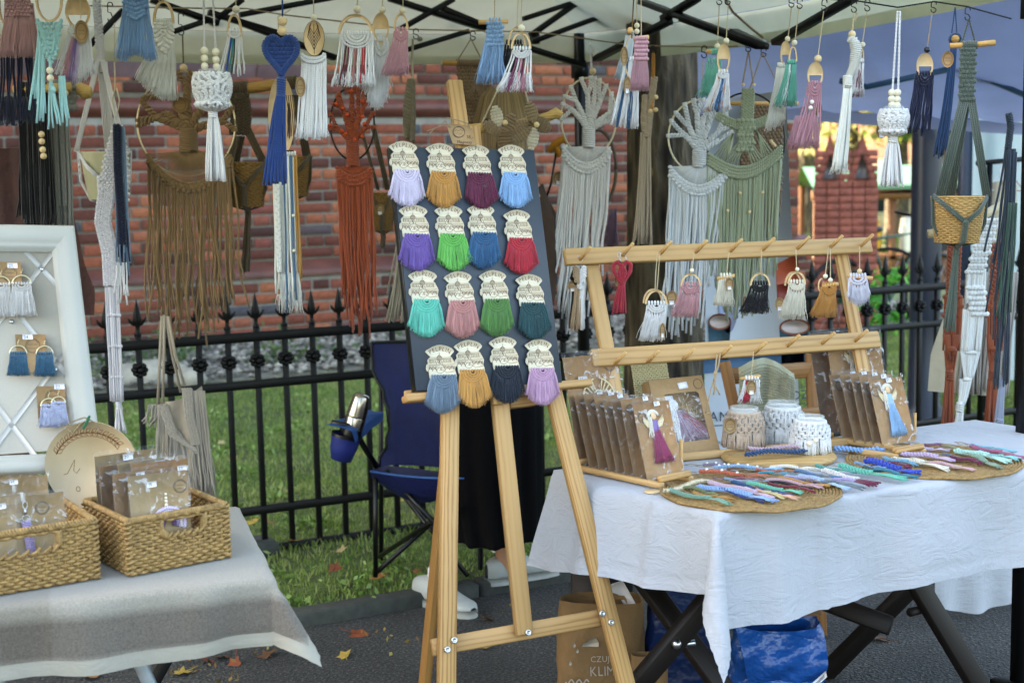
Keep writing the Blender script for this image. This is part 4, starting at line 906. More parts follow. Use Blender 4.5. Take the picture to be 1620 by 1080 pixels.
# far legs
for (x0,y0,x1,y1,Y0,w) in [(1440,905,1560,1105,3.62,.055),(1460,910,1340,1030,3.9,.055),(1290,945,1410,990,3.75,.05)]:
    a,b=P(x0,y0,Y0),P(x1,y1,Y0-(.1 if w==.05 else 0));t=(b-a)/np.linalg.norm(b-a)
    if x1==1560:b=a+t*((0-a[2])/t[2]);a=a+t*((.67-a[2])/t[2])
    if x1==1340:a=a+t*((.67-a[2])/t[2]);b=a+t*((0.0-a[2])/t[2])
    fp('leg' if w==.055 else 'stretcher',a,b,w,.03,up=ev)
mb=MB();mb.tube([P(1065,1020,3.24),P(1100,1016,3.24)],.008,6);mb.ball(P(1070,1018,3.2),.013,8,6);o=obj('bolt',mb,M_STEEL,ft);o.matrix_parent_inverse=Matrix.Translation(-Vector(ft.location))
mb=MB();mb.tube([P(1440,968,3.6),P(1480,958,3.7)],.012,8);o=obj('stretcher',mb,M_DARKW,ft);o.matrix_parent_inverse=Matrix.Translation(-Vector(ft.location))
# white cloth of the far neighbouring table seen under this one
mb=MB();a0,a1=P(1480,880,4.3),P(1660,880,4.6);d=(a1-a0);X=np.zeros((40,10,3))
for i in range(40):
    for j in range(10):
        u,v=i/39,j/9;X[i,j]=a0+d*u-EZ*(v*(.155+.03*msin(u*5)))+np.array([.3,-1,0])*(.012*msin(u*22)*v)
mb.grid(X-a0);o=obj('second_cloth',mb,M_LINEN);o.location=a0;tag(o,'lower white cloth hanging behind the folding table legs','tablecloth')
# ---- table at the other side with the two baskets
ZL=.68
A0=G(424,916,ZL);A1=G(0,958,ZL);A2=G(388,874,ZL)
lu=(A1-A0);lu/=np.linalg.norm(lu);lv=A2-A0;lv=lv-np.dot(lv,lu)*lu;lv/=np.linalg.norm(lv)
m=bpy.data.materials.new('checked_wool');nt,B,N,L=nodes(m);B.inputs['Roughness'].default_value=.95;B.inputs['Sheen Weight'].default_value=.3;B.inputs['Specular IOR Level'].default_value=.1
tc=N.new('ShaderNodeTexCoord');mp=N.new('ShaderNodeMapping');mp.inputs['Rotation'].default_value=(0,0,-math.atan2(lu[1],lu[0]));L.new(tc.outputs['Object'],mp.inputs[0])
sp=N.new('ShaderNodeSeparateXYZ');L.new(mp.outputs[0],sp.inputs[0])
def band(sock,lo,hi,soft=.004):
    a=N.new('ShaderNodeMapRange');a.inputs[1].default_value=lo-soft;a.inputs[2].default_value=lo+soft;L.new(sock,a.inputs[0]);b=N.new('ShaderNodeMapRange');b.inputs[1].default_value=hi+soft;b.inputs[2].default_value=hi-soft;L.new(sock,b.inputs[0])
    mm=N.new('ShaderNodeMath');mm.operation='MULTIPLY';L.new(a.outputs[0],mm.inputs[0]);L.new(b.outputs[0],mm.inputs[1]);return mm.outputs[0]
mixc=N.new('ShaderNodeMix');mixc.data_type='RGBA';L.new(band(sp.outputs[2],-.108,-.030,.010),mixc.inputs[0])
n1=noise(N,L,260,5,tc.outputs['Object'],.8);r1=ramp(N,[(.3,lin('#57504a')),(.68,lin('#7b746a'))]);r2=ramp(N,[(.3,lin('#857f74')),(.68,lin('#a39e93'))]);L.new(n1.outputs[0],r1.inputs[0]);L.new(n1.outputs[0],r2.inputs[0]);L.new(r2.outputs[0],mixc.inputs[6]);L.new(r1.outputs[0],mixc.inputs[7])
mixd=N.new('ShaderNodeMix');mixd.data_type='RGBA';mixd.blend_type='MULTIPLY';L.new(mixc.outputs[2],mixd.inputs[6]);mixd.inputs[7].default_value=(.72,.66,.6,1);f_=N.new('ShaderNodeMath');f_.operation='MULTIPLY';f_.inputs[1].default_value=.45;L.new(band(sp.outputs[0],.40,.49,.004),f_.inputs[0]);L.new(f_.outputs[0],mixd.inputs[0])
L.new(mixd.outputs[2],B.inputs['Base Color']);n2=noise(N,L,1400,2,tc.outputs['Object']);bump(N,L,n2.outputs[0],B,.6,.002);M_WOOL=m
M_WOOLHEM=clothmat('wool_hem','#9c988c',.3,500)
cloth('tablecloth','grey and beige woven tablecloth with a pale hem under the two baskets',A0,lu,lv,1.0,.62,lambda t:.125+.0*t,lambda t:.135+.03*t+.004*msin(t*8),[M_WOOL,M_WOOLHEM],.024,wr=.0022,seed=8,folds=[('v',.35,.05,.010),('v',.12,.03,.012)],corner_out=.55,fl=.012)
ct=empty('camping_table',A0+lu*.5+lv*.3-EZ*ZL,'folding table with grey metal legs under the woven cloth','table')
def cpart(name,a,b,w,h,mat):o=plank(name,a,b,w,h,mat,None,(0,1,0) if abs((b-a)[2])>.2 else (0,0,1),.002);o.parent=ct;o.matrix_parent_inverse=Matrix.Translation(-Vector(ct.location))
M_GREYM=simple('grey_painted_metal','#8f9ba6',.4,metal=.3,nscale=40,var=.2)
cpart('tabletop',A0+lu*.01+lv*.31-EZ*.015,A0+lu*1.0+lv*.31-EZ*.015,.6,.02,M_GREYM)
for (x0,y0,x1,y1,Y) in [(212,1025,238,1085,2.72),(277,1018,238,1090,2.9),(20,1000,-6,1100,2.8)]:
    a,b=P(x0,y0,Y),P(x1,y1,Y);t=(b-a)/np.linalg.norm(b-a);cpart('leg',a+t*((ZL-.03-a[2])/t[2]),a+t*((0-a[2])/t[2]),.026,.014,M_GREYM if x0 != 277 else M_ALU)
# ================================================================== wicker baskets
M_WICK=simple('seagrass','#a38250',.7,nscale=120,var=.45,bstr=.5,bdist=.002,bscale=700)
def basket(label,fl_,fr_,depth,H,back,hole=True,group='seagrass storage baskets'):
    """fl_, fr_: front bottom corners; rectangular woven basket with a handle hole in the front"""
    ex=fr_-fl_;W=np.linalg.norm(ex);ex/=W;ey=np.cross(EZ,ex);e=empty('wicker_basket',fl_,label,'basket',group,rot=(ex,ey,EZ))
    per=[(0,0),(W,0),(W,depth),(0,depth)];sides=[('front',(0,0),(W,0)),('end',(W,0),(W,depth)),('back',(W,depth),(0,depth)),('end',(0,depth),(0,0))]
    rr=.0036;nrow=int(H/(rr*1.75));
    for si,(nm,p0,p1) in enumerate(sides):
        p0=np.array(p0);p1=np.array(p1);Ls=np.linalg.norm(p1-p0);t=(p1-p0)/Ls;nn=np.array([t[1],-t[0]]);ns=int(Ls/.0115);mb=MB()
        hx0,hx1,hz0,hz1=Ls*.32,Ls*.76,H*.62,H*.90
        for k in range(nrow):
            z=rr+k*(H-2*rr)/(nrow-1)
            segs=[(0,Ls)]
            if nm=='front' and hole and hz0<z<hz1:segs=[(0,hx0),(hx1,Ls)]
            for a,b in segs:
                N_=max(3,int((b-a)/.0115*4));x=np.linspace(a,b,N_);w=.0032*np.sin(x/.0115*mpi+(mpi if k % 2 else 0))+.0006*np.sin(x*300+k)
                pts=np.stack([p0[0]+t[0]*x+nn[0]*w,p0[1]+t[1]*x+nn[1]*w,z+.0006*np.sin(x*190+k*2.1)],-1);mb.tube(pts,rr*RS.uniform(.88,1.08),5)
        for j in range(ns+1):
            x=j*Ls/ns
            if nm=='front' and hole and hx0<x<hx1:
                mb.tube([(p0[0]+t[0]*x,p0[1]+t[1]*x,0),(p0[0]+t[0]*x,p0[1]+t[1]*x,hz0)],.0026,5);continue
            mb.tube([(p0[0]+t[0]*x,p0[1]+t[1]*x,0),(p0[0]+t[0]*x,p0[1]+t[1]*x,H)],.0026,5)
        obj('woven_side',mb,M_WICK,e)
        if nm=='front' and hole:
            mb=MB();q=[(hx0,0,hz1),(hx0,0,hz0+.01),(hx0+.01,0,hz0),(hx1-.01,0,hz0),(hx1,0,hz0+.01),(hx1,0,hz1)]
            L_=[]
            for a,b in zip(q[:-1],q[1:]):
                for u in np.linspace(0,1,6)[:-1]:L_.append(np.array(a)*(1-u)+np.array(b)*u)
            L_=np.array(L_+[np.array(q[-1])]);an=np.arange(len(L_)*6)*1.05
            P_=np.stack([np.interp(np.linspace(0,len(L_)-1,len(an)),np.arange(len(L_)),L_[:,i]) for i in range(3)],-1);P_[:,0]+=.005*np.cos(an);P_[:,1]+=.007*np.sin(an);P_[:,2]+=.005*np.cos(an);mb.tube(P_,.0028,5);obj('handle_binding',mb,M_WICK,e)
    mb=MB();loop=[]
    for (nm,p0,p1) in sides:
        for u in np.linspace(0,1,10)[:-1]:loop.append((p0[0]*(1-u)+p1[0]*u,p0[1]*(1-u)+p1[1]*u,H))
    loop.append(loop[0]);loop=np.array(loop);M_=420;tt=np.linspace(0,len(loop)-1,M_);Lp=np.stack([np.interp(tt,np.arange(len(loop)),loop[:,i]) for i in range(3)],-1)
    for k in range(3):
        an=np.linspace(0,2*mpi*62,M_)+k*2.09;Q=Lp.copy();Q[:,2]+=.0042*np.sin(an);c2=.0042*np.cos(an);Q[:,1]+=c2;Q[:,0]+=c2;mb.tube(Q,.0034,5)
    for (x,y) in per:
        an=np.linspace(0,2*mpi*11,120);mb.tube(np.stack([x+.0055*np.cos(an),y+.0055*np.sin(an),np.linspace(0,H,120)],-1),.003,5)
    obj('rim',mb,M_WICK,e)
    mb=MB();mb.box((0,0,.001),(W,depth,.006));obj('bottom',mb,M_WICK,e,False);return e,ex,ey,W
b2l,b2r=G(206,911,ZL+.008),G(361,881,ZL+.008);H2=.108
bk2=basket('square seagrass basket full of kraft packets, nearer the table corner',b2l,b2r,.225,H2,True)
b1r,b1l=G(154,914,ZL+.008),G(-92,956,ZL+.008);bk1=basket('wider seagrass basket cut by the photo edge, holding the mauve keyring packet',b1l,b1r,.22,H2*1.05,True)
# ================================================================== HANGING MACRAME
M_BEAD=wood('#dcc49a','#c2a26c',60,.5,name='bead_wood',key='bead');M_BEADP=simple('pale_bead','#e0d8bf',.5,nscale=90,var=.06,bstr=.03,key='beadp')
M_RING=simple('plywood_ring','#d9b98a',.55,nscale=70,var=.1,bstr=.05,key='ringply');M_BURNT=simple('burnt_edge','#3a2417',.7,nscale=50,var=.2,bstr=0)
M_TAG=simple('kraft_tag','#a5865c',.8,nscale=90,var=.1,bstr=.05,key='tagk');M_HOOK=simple('hook_wire','#1a1c1e',.35,metal=.6,nscale=40,bstr=0);M_GOLD=simple('pale_metal_hoop','#d6c9a2',.3,metal=.7,nscale=40,bstr=0,key='gold')
M_DOWEL=wood('#cfa56c','#a87b45',30,.5,name='dowel_wood',key='dowel');M_DRIFT=wood('#c2a062','#8b6a38',18,.7,name='driftwood',key='drift')
C_WH='#f0efe9';C_BW='#d9def0';C_CR='#e6dfce';C_JUTE='#b39a72';C_STR='#cbb98f'
def bead(t,x,y,r=5.2,mat=None,d=0,name='bead'):
    mb=t.mb();mb.ball((x,y,d),r,14,10);mb.ball((x,y-r*.93,d),(r*.28,r*.1,r*.28),6,4);return t.part(name,mb,mat or M_BEADP)
def string(t,pts,col=C_STR,r=.9,name='hanging_string'):
    mb=t.mb();pts=np.array([(p[0],p[1],p[2] if len(p)>2 else 0) for p in pts],float);mb.rope(pts,r*.5,r*.62,r*6,2,4,per=4);return t.part(name,mb,cord(col))
def arch(t,x0,x1,yt,yb,w=4.5,d=0,name='wooden_arch',mat=None,lower=0):
    """upright plywood arch, open below"""
    cx,rx=(x0+x1)/2,(x1-x0)/2;ry=yb-yt
    a=np.linspace(mpi,0,25);out=[(cx+rx*mcos(q),yb-ry*msin(q)) for q in a];inn=[(cx+(rx-w)*mcos(q),yb-(ry-w)*msin(q)) for q in a[::-1]]
    if lower:out=[(x0,yb+lower)]+out+[(x1,yb+lower)];inn=[(x1-w,yb+lower)]+inn+[(x0+w,yb+lower)]
    mb=t.mb();mb.prism(out+inn,d-2,d+2);o=t.part(name,mb,mat or M_RING,smooth=False)
    mb=t.mb();I=np.array([(p[0],p[1]) for p in inn]);mb.grid(np.stack([np.c_[I,np.full(len(I),d-2.05)],np.c_[I,np.full(len(I),d+2.05)]],1));t.part('burnt_edge',mb,M_BURNT,parent=o,smooth=False);return o
def hoop(t,cx,cy,rx,ry,w=4,solid=.5,d=0,name='wooden_hoop'):
    """oval plywood hoop whose upper share is solid"""
    a=np.linspace(0,2*mpi,41)[:-1];out=[(cx+rx*mcos(q),cy+ry*msin(q)) for q in a];ycut=cy-ry+2*ry*solid;hole=[]
    ix,iy=rx-w,ry-w;s0=math.asin(max(-1,min(1,(ycut-cy)/iy)))
    for q in np.linspace(s0,mpi-s0,22):hole.append((cx+ix*mcos(q),cy+iy*msin(q)))
    mb=t.mb();mb.prism(out,d-2,d+2,[hole[::-1]]);o=t.part(name,mb,M_RING,smooth=False)
    mb=t.mb();I=np.array(hole+hole[:1]);mb.grid(np.stack([np.c_[I,np.full(len(I),d-2.05)],np.c_[I,np.full(len(I),d+2.05)]],1));t.part('burnt_edge',mb,M_BURNT,parent=o,smooth=False);return o
def ktag(t,x,y,r,d=-4,rx=None,sticker=True,ang=0,mat=None):
    rx=rx or r;a=np.linspace(0,2*mpi,29)[:-1];mb=t.mb();mb.prism([(x+rx*mcos(q),y+r*msin(q)) for q in a],d-.5,d+.5);o=t.part('price_tag',mb,mat or M_TAG,smooth=False)
    mb=t.mb();mb.ring(x,y,rx*.72,r*.72,.35,n=3,d=d-.6);w=rx*.45
    for dy in (-.12,.2):mb.line([(x-w+i*w/4,y+r*dy+(i % 2)*r*.12-r*.05) for i in range(9)],.5,d-.7)
    mb.ball((x,y-r*.85,d-.3),(.9,.9,.5),6,4);t.part('print',mb,M_INK2,parent=o)
    if sticker:
        mb=t.mb();s_=rx*.42;mb.prism([(x-s_,y+r*.35),(x+s_,y+r*.32),(x+s_+.5,y+r*.85),(x-s_+.5,y+r*.9)],d-1.0,d-.7);t.part('price_sticker',mb,M_WHITE,parent=o,smooth=False)
    return o
def shook(t,x,y0,y1,d=0,r=.9,w=4,mat=None):
    m=(y0+y1)/2;a=np.linspace(-.3,mpi+.2,12);top=[(x+w*mcos(q),y0+w-w*msin(q)) for q in a];bot=[(x-w*mcos(q),y1-w+w*msin(q)) for q in a]
    mb=t.mb();pts=[(px_,py_,d) for px_,py_ in top]+[(x-w,m,d),(x+w*.2,m+1,d)]+[(p[0]+0,p[1],d) for p in bot[::-1]];pts=[(p[0],p[1],p[2]) for p in pts];mb.tube(pts,r,5);return t.part('hook',mb,mat or M_HOOK)
def hang(name,label,ax,ay,Y,cat='macrame hanging',group=None):return T(name,label,cat,ax,ay,Y,group)
def top_knots(mb,x0,x1,y,n,r,mi=0,d=0):
    for q in range(n):
        x=x0+(x1-x0)*(q+.5)/n;mb.tube([(x,y-2.2,d+2),(x,y-3,d),(x,y,d-2.2),(x,y+3,d-1.4)],r,6,mi)
def mini(label,ax,ay,Y,x0,x1,ytop,ybot,xb0,xb1,cols,kind='fluff',name='mini_wall_hanging',scal=3,group='small hangings along the front of the stall',n=130,cat='macrame hanging',dep=None,yc=None,body=None):
    """small piece: a row of knots, scallops and a fringe below y=ytop"""
    t=T(name,label,cat,ax,ay,Y,group);mats=[cord(c) for c in cols];mb=t.mb();dep=dep or (x1-x0)*.38
    top_knots(mb,x0,x1,ytop,max(4,int((x1-x0)/4.2)),1.9)
    if scal:mb.scallops(x0+1,x1-1,ytop+3,dep,scal,1.7,d=-2)
    yt=lambda u:ytop+3+dep*.8*msin(mpi*u)*(1 if scal else .1);yb=yc or (lambda u:ybot)
    t.part('knotting',mb,mats[0]);k=len(cols)
    mis=list(range(k)) if k>1 else [0]
    if k>1:order=([0]+list(range(1,k))+[0]);mis=[order[i % len(order)] for i in range(max(7,k+2))];mis[0]=mis[-1]=0
    mb=t.mb()
    if kind=='fluff':
        mb.strands(x0,x1,yt,yb,max(7,int((x1-x0)/3.6)),1.7,xb0+2,xb1-2,yj=4,wob=1,dj=1.5,seg=7,sides=5,d=-.3,mis=mis if k>1 else None)
        mb.fluff(x0,x1,lambda u:yt(u)+6,yb,xb0,xb1,n=n,r=.5,yj=3.5,dj=5,d=-1,mis=mis if k>1 else None)
    else:
        mb.strands(x0,x1,yt,yb,max(9,int((x1-x0)/3.0)),1.45,xb0,xb1,yj=4,wob=1.6,dj=4,seg=9,sides=5,mis=mis if k>1 else None)
    t.part('fringe',mb,mats);return t
# ---------- far-left cluster
t=hang('tassel_hanging','dusty pink combed tassel with knotted head at the very start of the front row',25,-20,3.3,group='hangings of the front row');M=cord('#b98b8d')
hoop(t,5,8,11,30,3,.3,d=6);mb=t.mb();mb.net(10,48,-20,24,6,9,1.7,d=-3);t.part('knotting',mb,M);mb=t.mb();mb.strands(8,50,5,84,16,2.2,-4,56,yj=4,wob=1.5,dj=5,seg=7,sides=5,d=-1);mb.fluff(8,50,22,88,-6,57,n=260,r=.6,dj=8,d=-2);t.part('fringe',mb,M)
t=hang('tassel_hanging','navy crinkled cord hanging behind the dusty pink tassel',22,30,3.42,group='hangings of the front row');M=cord('#141b34')
mb=t.mb();mb.strands(2,55,55,182,15,2.0,-8,62,yj=10,wob=3.5,dj=8,seg=16,sides=5);mb.fluff(-6,22,150,196,-10,24,n=90,r=.7);mb.fluff(30,58,150,192,26,62,n=90,r=.7);t.part('fringe',mb,M)
t=hang('macrame_hanging','aqua macrame with two pale beads and long rope ends on a plywood hoop',77,-20,3.25,group='hangings of the front row');M=cord('#8cc4c8')
hoop(t,77,2,21,32,3.2,.45)
mb=t.mb();
for i in range(5):a=np.linspace(mpi,0,15);hw=19-i*2.6;mb.rope(np.stack([77+hw*np.cos(a),30+i*4.5+(22+i*6)*np.sin(a)*(1-i*.06),np.full(15,-2-i*.4)],-1),1.3,1.5,5,2,5)
mb.net(62,94,34,96,5,9,1.6,d=-1,shape=lambda u,v:(77+(u-.5)*38*(1-v*.5),36+62*v*(1-.5*abs(u-.5)),-2));t.part('knotting',mb,M)
mb=t.mb();mb.strands(59,66,40,165,7,1.7,40,62,yj=18,wob=1.2,dj=3,sides=6,seg=9,endr=1.0);mb.strands(88,96,118,192,5,1.7,88,101,yj=8,wob=1.5,dj=3,sides=6);mb.strands(73,78,130,200,4,1.7,70,86,yj=6,wob=1.5,dj=2,sides=6);mb.strands(60,66,60,185,4,1.7,50,60,yj=8,wob=1,dj=3,sides=6);mb.rope([(76,96,-3),(76,136,-3)],1.5,1.5,5,2,5);mb.ball((79,140,-3),(4.5,5,4),9,7);t.part('fringe',mb,M);bead(t,75,110,5.6,d=-4);bead(t,75.5,122,5.6,d=-4)
t=mini('white, pink and purple tassel piece on a plywood hoop carrying a round kraft tag',122,-10,3.3,106,139,42,116,84,146,[C_WH,'#c58b94','#8367a8','#c7b5cf'],scal=2,n=200,group='hangings of the front row',yc=lambda u:112+16*msin(mpi*u));hoop(t,122,18,19.5,26,3.2,.6);string(t,[(128,-2,-5),(128,30,-6)]);ktag(t,128.5,50,18,d=-6,rx=11,sticker=False)
t=hang('fringe_hanging','black long fringe hanging with a string of wooden beads beside the aqua piece',52,120,3.9,group='long hangings at the back');M=cord('#050506')
mb=t.mb();mb.tube([(20,142,4),(110,138,4)],8,10);t.part('wooden_rod',mb,M_DRIFT);mb=t.mb();mb.strands(28,72,130,350,60,2.2,28,76,yj=14,wob=2,dj=16,seg=10,sides=4);mb.strands(26,44,260,350,14,1.5,22,60,yj=30,wob=3,dj=8);t.part('fringe',mb,M)
string(t,[(62,130,-8),(65,205,-9),(66,250,-9)],'#1a1a1a');[bead(t,x,y,5.2,M_BEAD,d=-9) for x,y in [(65,212),(65,223),(66,236),(67,246),(65,148),(105,148)]]
t=hang('fringe_hanging','grey cord hanging with plaits on a knotted driftwood rod',92,120,3.95,group='long hangings at the back');M=cord('#77776f')
mb=t.mb();mb.tube([(96,138,0),(125,140,0),(134,146,0),(143,146,0)],[9,10,12,9],12);t.part('driftwood',mb,M_DRIFT);mb=t.mb();mb.net(84,118,132,170,5,6,3,d=-8);mb.strands(72,104,165,352,22,2.2,68,104,yj=22,wob=2,dj=8,seg=9,sides=5);[mb.plait([(x,165,-6),(x+1,325,-6)],2.6,1.7,12) for x in (86,96)];t.part('fringe',mb,M)
# plant hangers
def planter(name,label,ax,ay,Y,potx,poty,potw,poth,col,hang_pts,tail,potmat,ribs=False,weave=False,group='plant hangers',tailn=14,cr=1.5,taper=.75):
    t=T(name,label,'plant hanger',ax,ay,Y,group);M=cord(col);w0=potw/2;mb=t.mb();n=24;k=T.__name__
    prof=[(w0*taper*.96,poty+poth),(w0*taper,poty+poth-1),(w0,poty+2),(w0*1.02,poty),(w0*.93,poty),(w0*taper*.9,poty+poth-3)]
    if weave:
        rows=int(poth/2.7)
        for i in range(rows):
            v=i/(rows-1);r_=w0*(taper+(1-taper)*(1-v));a=np.linspace(0,2*mpi,73);q=r_+1.1*np.cos(a*18+(mpi if i % 2 else 0));mb.tube(np.stack([potx+q*np.cos(a),np.full(73,poty+v*poth),q*np.sin(a)*.9],-1),1.5,4)
        for j in range(36):a=j*mpi/18;mb.tube([(potx+w0*mcos(a),poty,w0*msin(a)*.9),(potx+w0*taper*mcos(a),poty+poth,w0*taper*msin(a)*.9)],1.0,4)
        mb.lathe((potx,0,0),[(w0*.92,poty+3),(w0*taper*.9,poty+poth-1),(.1,poty+poth)],24)
        o=t.part('basket',mb,potmat)
    else:
        if ribs:
            a=np.arange(48)*2*mpi/48;X=[]
            for r_,y in prof:rr=r_*(1-.045*(np.cos(a*12)>.2));X.append(np.stack([potx+rr*np.cos(a),np.full(48,y),rr*np.sin(a)],-1))
            mb.grid(np.array(X),wrap=True);mb.lathe((potx,0,0),[(w0*taper*.9,poty+poth-1),(.1,poty+poth)],24)
        else:mb.lathe((potx,0,0),prof,n)
        o=t.part('pot',mb,potmat,smooth=not ribs)
    mb=t.mb();d0=w0*.9
    for (x0,y0,x1,y1,dd,m_) in hang_pts:
        for i in range(m_):o_=(i-(m_-1)/2)*cr*1.9;mb.tube([(x0+o_,y0,dd*.2),((x0+x1)/2+o_,(y0+y1)/2,dd*.6),(x1+o_,y1,dd)],cr,5)
    bot=(potx,poty+poth+5);ex=w0*1.04
    for sx in (-1,1):
        for i in range(3):o_=(i-1)*cr*1.6;mb.tube([(potx+sx*ex,poty-2+o_,-d0*.3),(potx+sx*ex*.5,poty+poth*.3+o_,-d0*1.05),(potx,poty+poth*.55+o_,-d0*1.12)],cr,5);mb.tube([(potx+sx*ex+o_*.4,poty-2,-d0*.2),(potx+sx*ex*.95+o_*.4,poty+poth*.6,-d0*.2),(potx+sx*ex*taper*.8,poty+poth+1,-d0*.3),(bot[0],bot[1]+2,0)],cr,5)
    mb.rope([(potx,poty+poth*.52,-d0*1.15),(potx-1,poty+poth*.95,-d0*.95),(potx,bot[1],-d0*.2)],cr*1.7,cr*1.2,9,4,5);mb.ball((potx,poty+poth*.55,-d0*1.15),(4,4,3),8,6)
    t.part('net',mb,M);mb=t.mb();mb.rope([(bot[0],bot[1]-3,0),(bot[0],bot[1]+8,0)],3.5,1.6,3.2,1,5);mb.strands(bot[0]-3,bot[0]+3,bot[1]+4,tail[1],tailn,cr,tail[0]-tail[2],tail[0]+tail[2],yj=3,wob=1.2,dj=6,sides=5);t.part('tail',mb,M);return t
M_POT=simple('cream_ceramic','#bdb896',.35,nscale=20,var=.04,bstr=0);M_BASKET=simple('woven_basket','#b08d55',.75,nscale=160,var=.35,bstr=.4,bdist=.001,key='wbasket');M_BASKETD=simple('brown_basket','#8c6a38',.75,nscale=160,var=.35,bstr=.4,bdist=.001,key='wbasketd')
t=planter('plant_hanger','white macrame plant hanger holding a ribbed cream pot',152,-30,4.5,158,238,80,76,'#d5d3d6',[(152,95,120,238,-30,3),(160,95,197,238,-30,3),(156,95,160,238,20,6)],(160,330,3),M_POT,ribs=True,cr=1.5,taper=.72,group='pot hangers')
mb=t.mb();mb.plait([(151,-30,0),(155,95,0)],5,2.6,16);mb.rope([(155,60,0),(157,112,0)],4,2,6,4,5);t.part('plaited_strap',mb,cord('#d5d3d6'))
t=hang('long_macrame','very long pale grey macrame strip reaching down past the fence rails',172,190,4.2);M=cord('#d0ced4')
mb=t.mb();mb.net(158,188,195,318,6,26,1.7,shape=lambda u,v:(186-4*v+(u-.5)*(12+20*min(1,v*2))-12*v*(1-u) ,200+116*v,0));[mb.plait([(x0,300,-3),(x0-8,350,-4),(x0+2,400,-3),(x0+3,452,-3)],4,2.2,12) for x0 in (158,167,174)]
mb.strands(158,179,445,640,16,1.6,161,180,yj=1,wob=1.0,dj=5,seg=12,sides=5);[mb.ball((162+i*3.6+(y-500)*.015,y,-2),(2.4,3,2.6),6,5) for y in (500,550,600) for i in range(6)];mb.rope([(172,640,0),(174,652,0)],4,1.6,3,1,5);mb.strands(169,177,650,690,12,1.6,166,184,yj=3,wob=1,dj=6);t.part('knotting',mb,M)
mb=t.mb();mb.tube([(184,100,0),(184,140,0),(178,160,0),(184,190,0),(190,160,0),(186,140,0)],1.2,5);mb.tube([(186,40,0),(184,100,0)],1,5);shook(t,180,8,38);t.part('hanging_string',mb,cord('#c9bfa0'))
t=hang('plaited_strips','navy, light blue and white plaited strips beside the long grey macrame',189,190,4.15)
mb=t.mb();mb.plait([(186,198,-3),(185,270,-3),(188,340,-3),(188,385,-3)],4.5,3.2,14);mb.strands(182,194,340,430,8,1.7,180,196,yj=25,wob=1,dj=4);t.part('navy_plait',mb,cord('#111c38'));mb=t.mb();mb.strands(190,196,200,425,4,1.6,188,199,yj=12,wob=1,dj=3,seg=9);mb.strands(180,184,280,420,2,1.4,178,182,yj=5);t.part('blue_cords',mb,cord('#6d8ba8'));mb=t.mb();mb.strands(178,192,415,470,6,1.6,174,194,yj=14,wob=1.5,dj=3);t.part('white_ends',mb,cord('#d9d9df'))
t=mini('light blue broad combed tassel hung from the front edge of the tent',212,-30,3.25,195,232,-4,82,180,243,['#6f9ccb'],scal=0,n=230,group='hangings of the front row',yc=lambda u:88+5*msin(9*u));mb=t.mb();mb.net(196,238,-22,26,6,8,1.8,d=-3,shape=lambda u,v:(214+(u-.5)*40*(1-.6*max(0,v-.4)),-22+52*v*(1-.3*abs(u-.5)),-3));t.part('chevron_knots',mb,cord('#6f9ccb'))
t=hang('tassel_hanging','cream combed tassel with diamond knots on a tall plywood arch',257,0,3.4,group='hangings of the front row');M=cord(C_CR)
arch(t,241,275,1,34,4,lower=3);mb=t.mb();top_knots(mb,245,272,33,8,1.7);mb.net(245,272,36,84,5,9,1.7,d=-2,shape=lambda u,v:(258.5+(u-.5)*26,38+46*v*(1-.9*abs(u-.5)),-2));t.part('knotting',mb,M);mb=t.mb();yt=lambda u:60+25*msin(mpi*u);yb=lambda u:122+33*min(1,u*1.6);mb.strands(244,272,yt,yb,14,2,216,272,yj=3,wob=1,dj=4,sides=5);mb.fluff(243,273,yt,yb,212,275,n=320,r=.55,dj=9,d=-1);t.part('fringe',mb,M);string(t,[(252,-14),(252,3)])
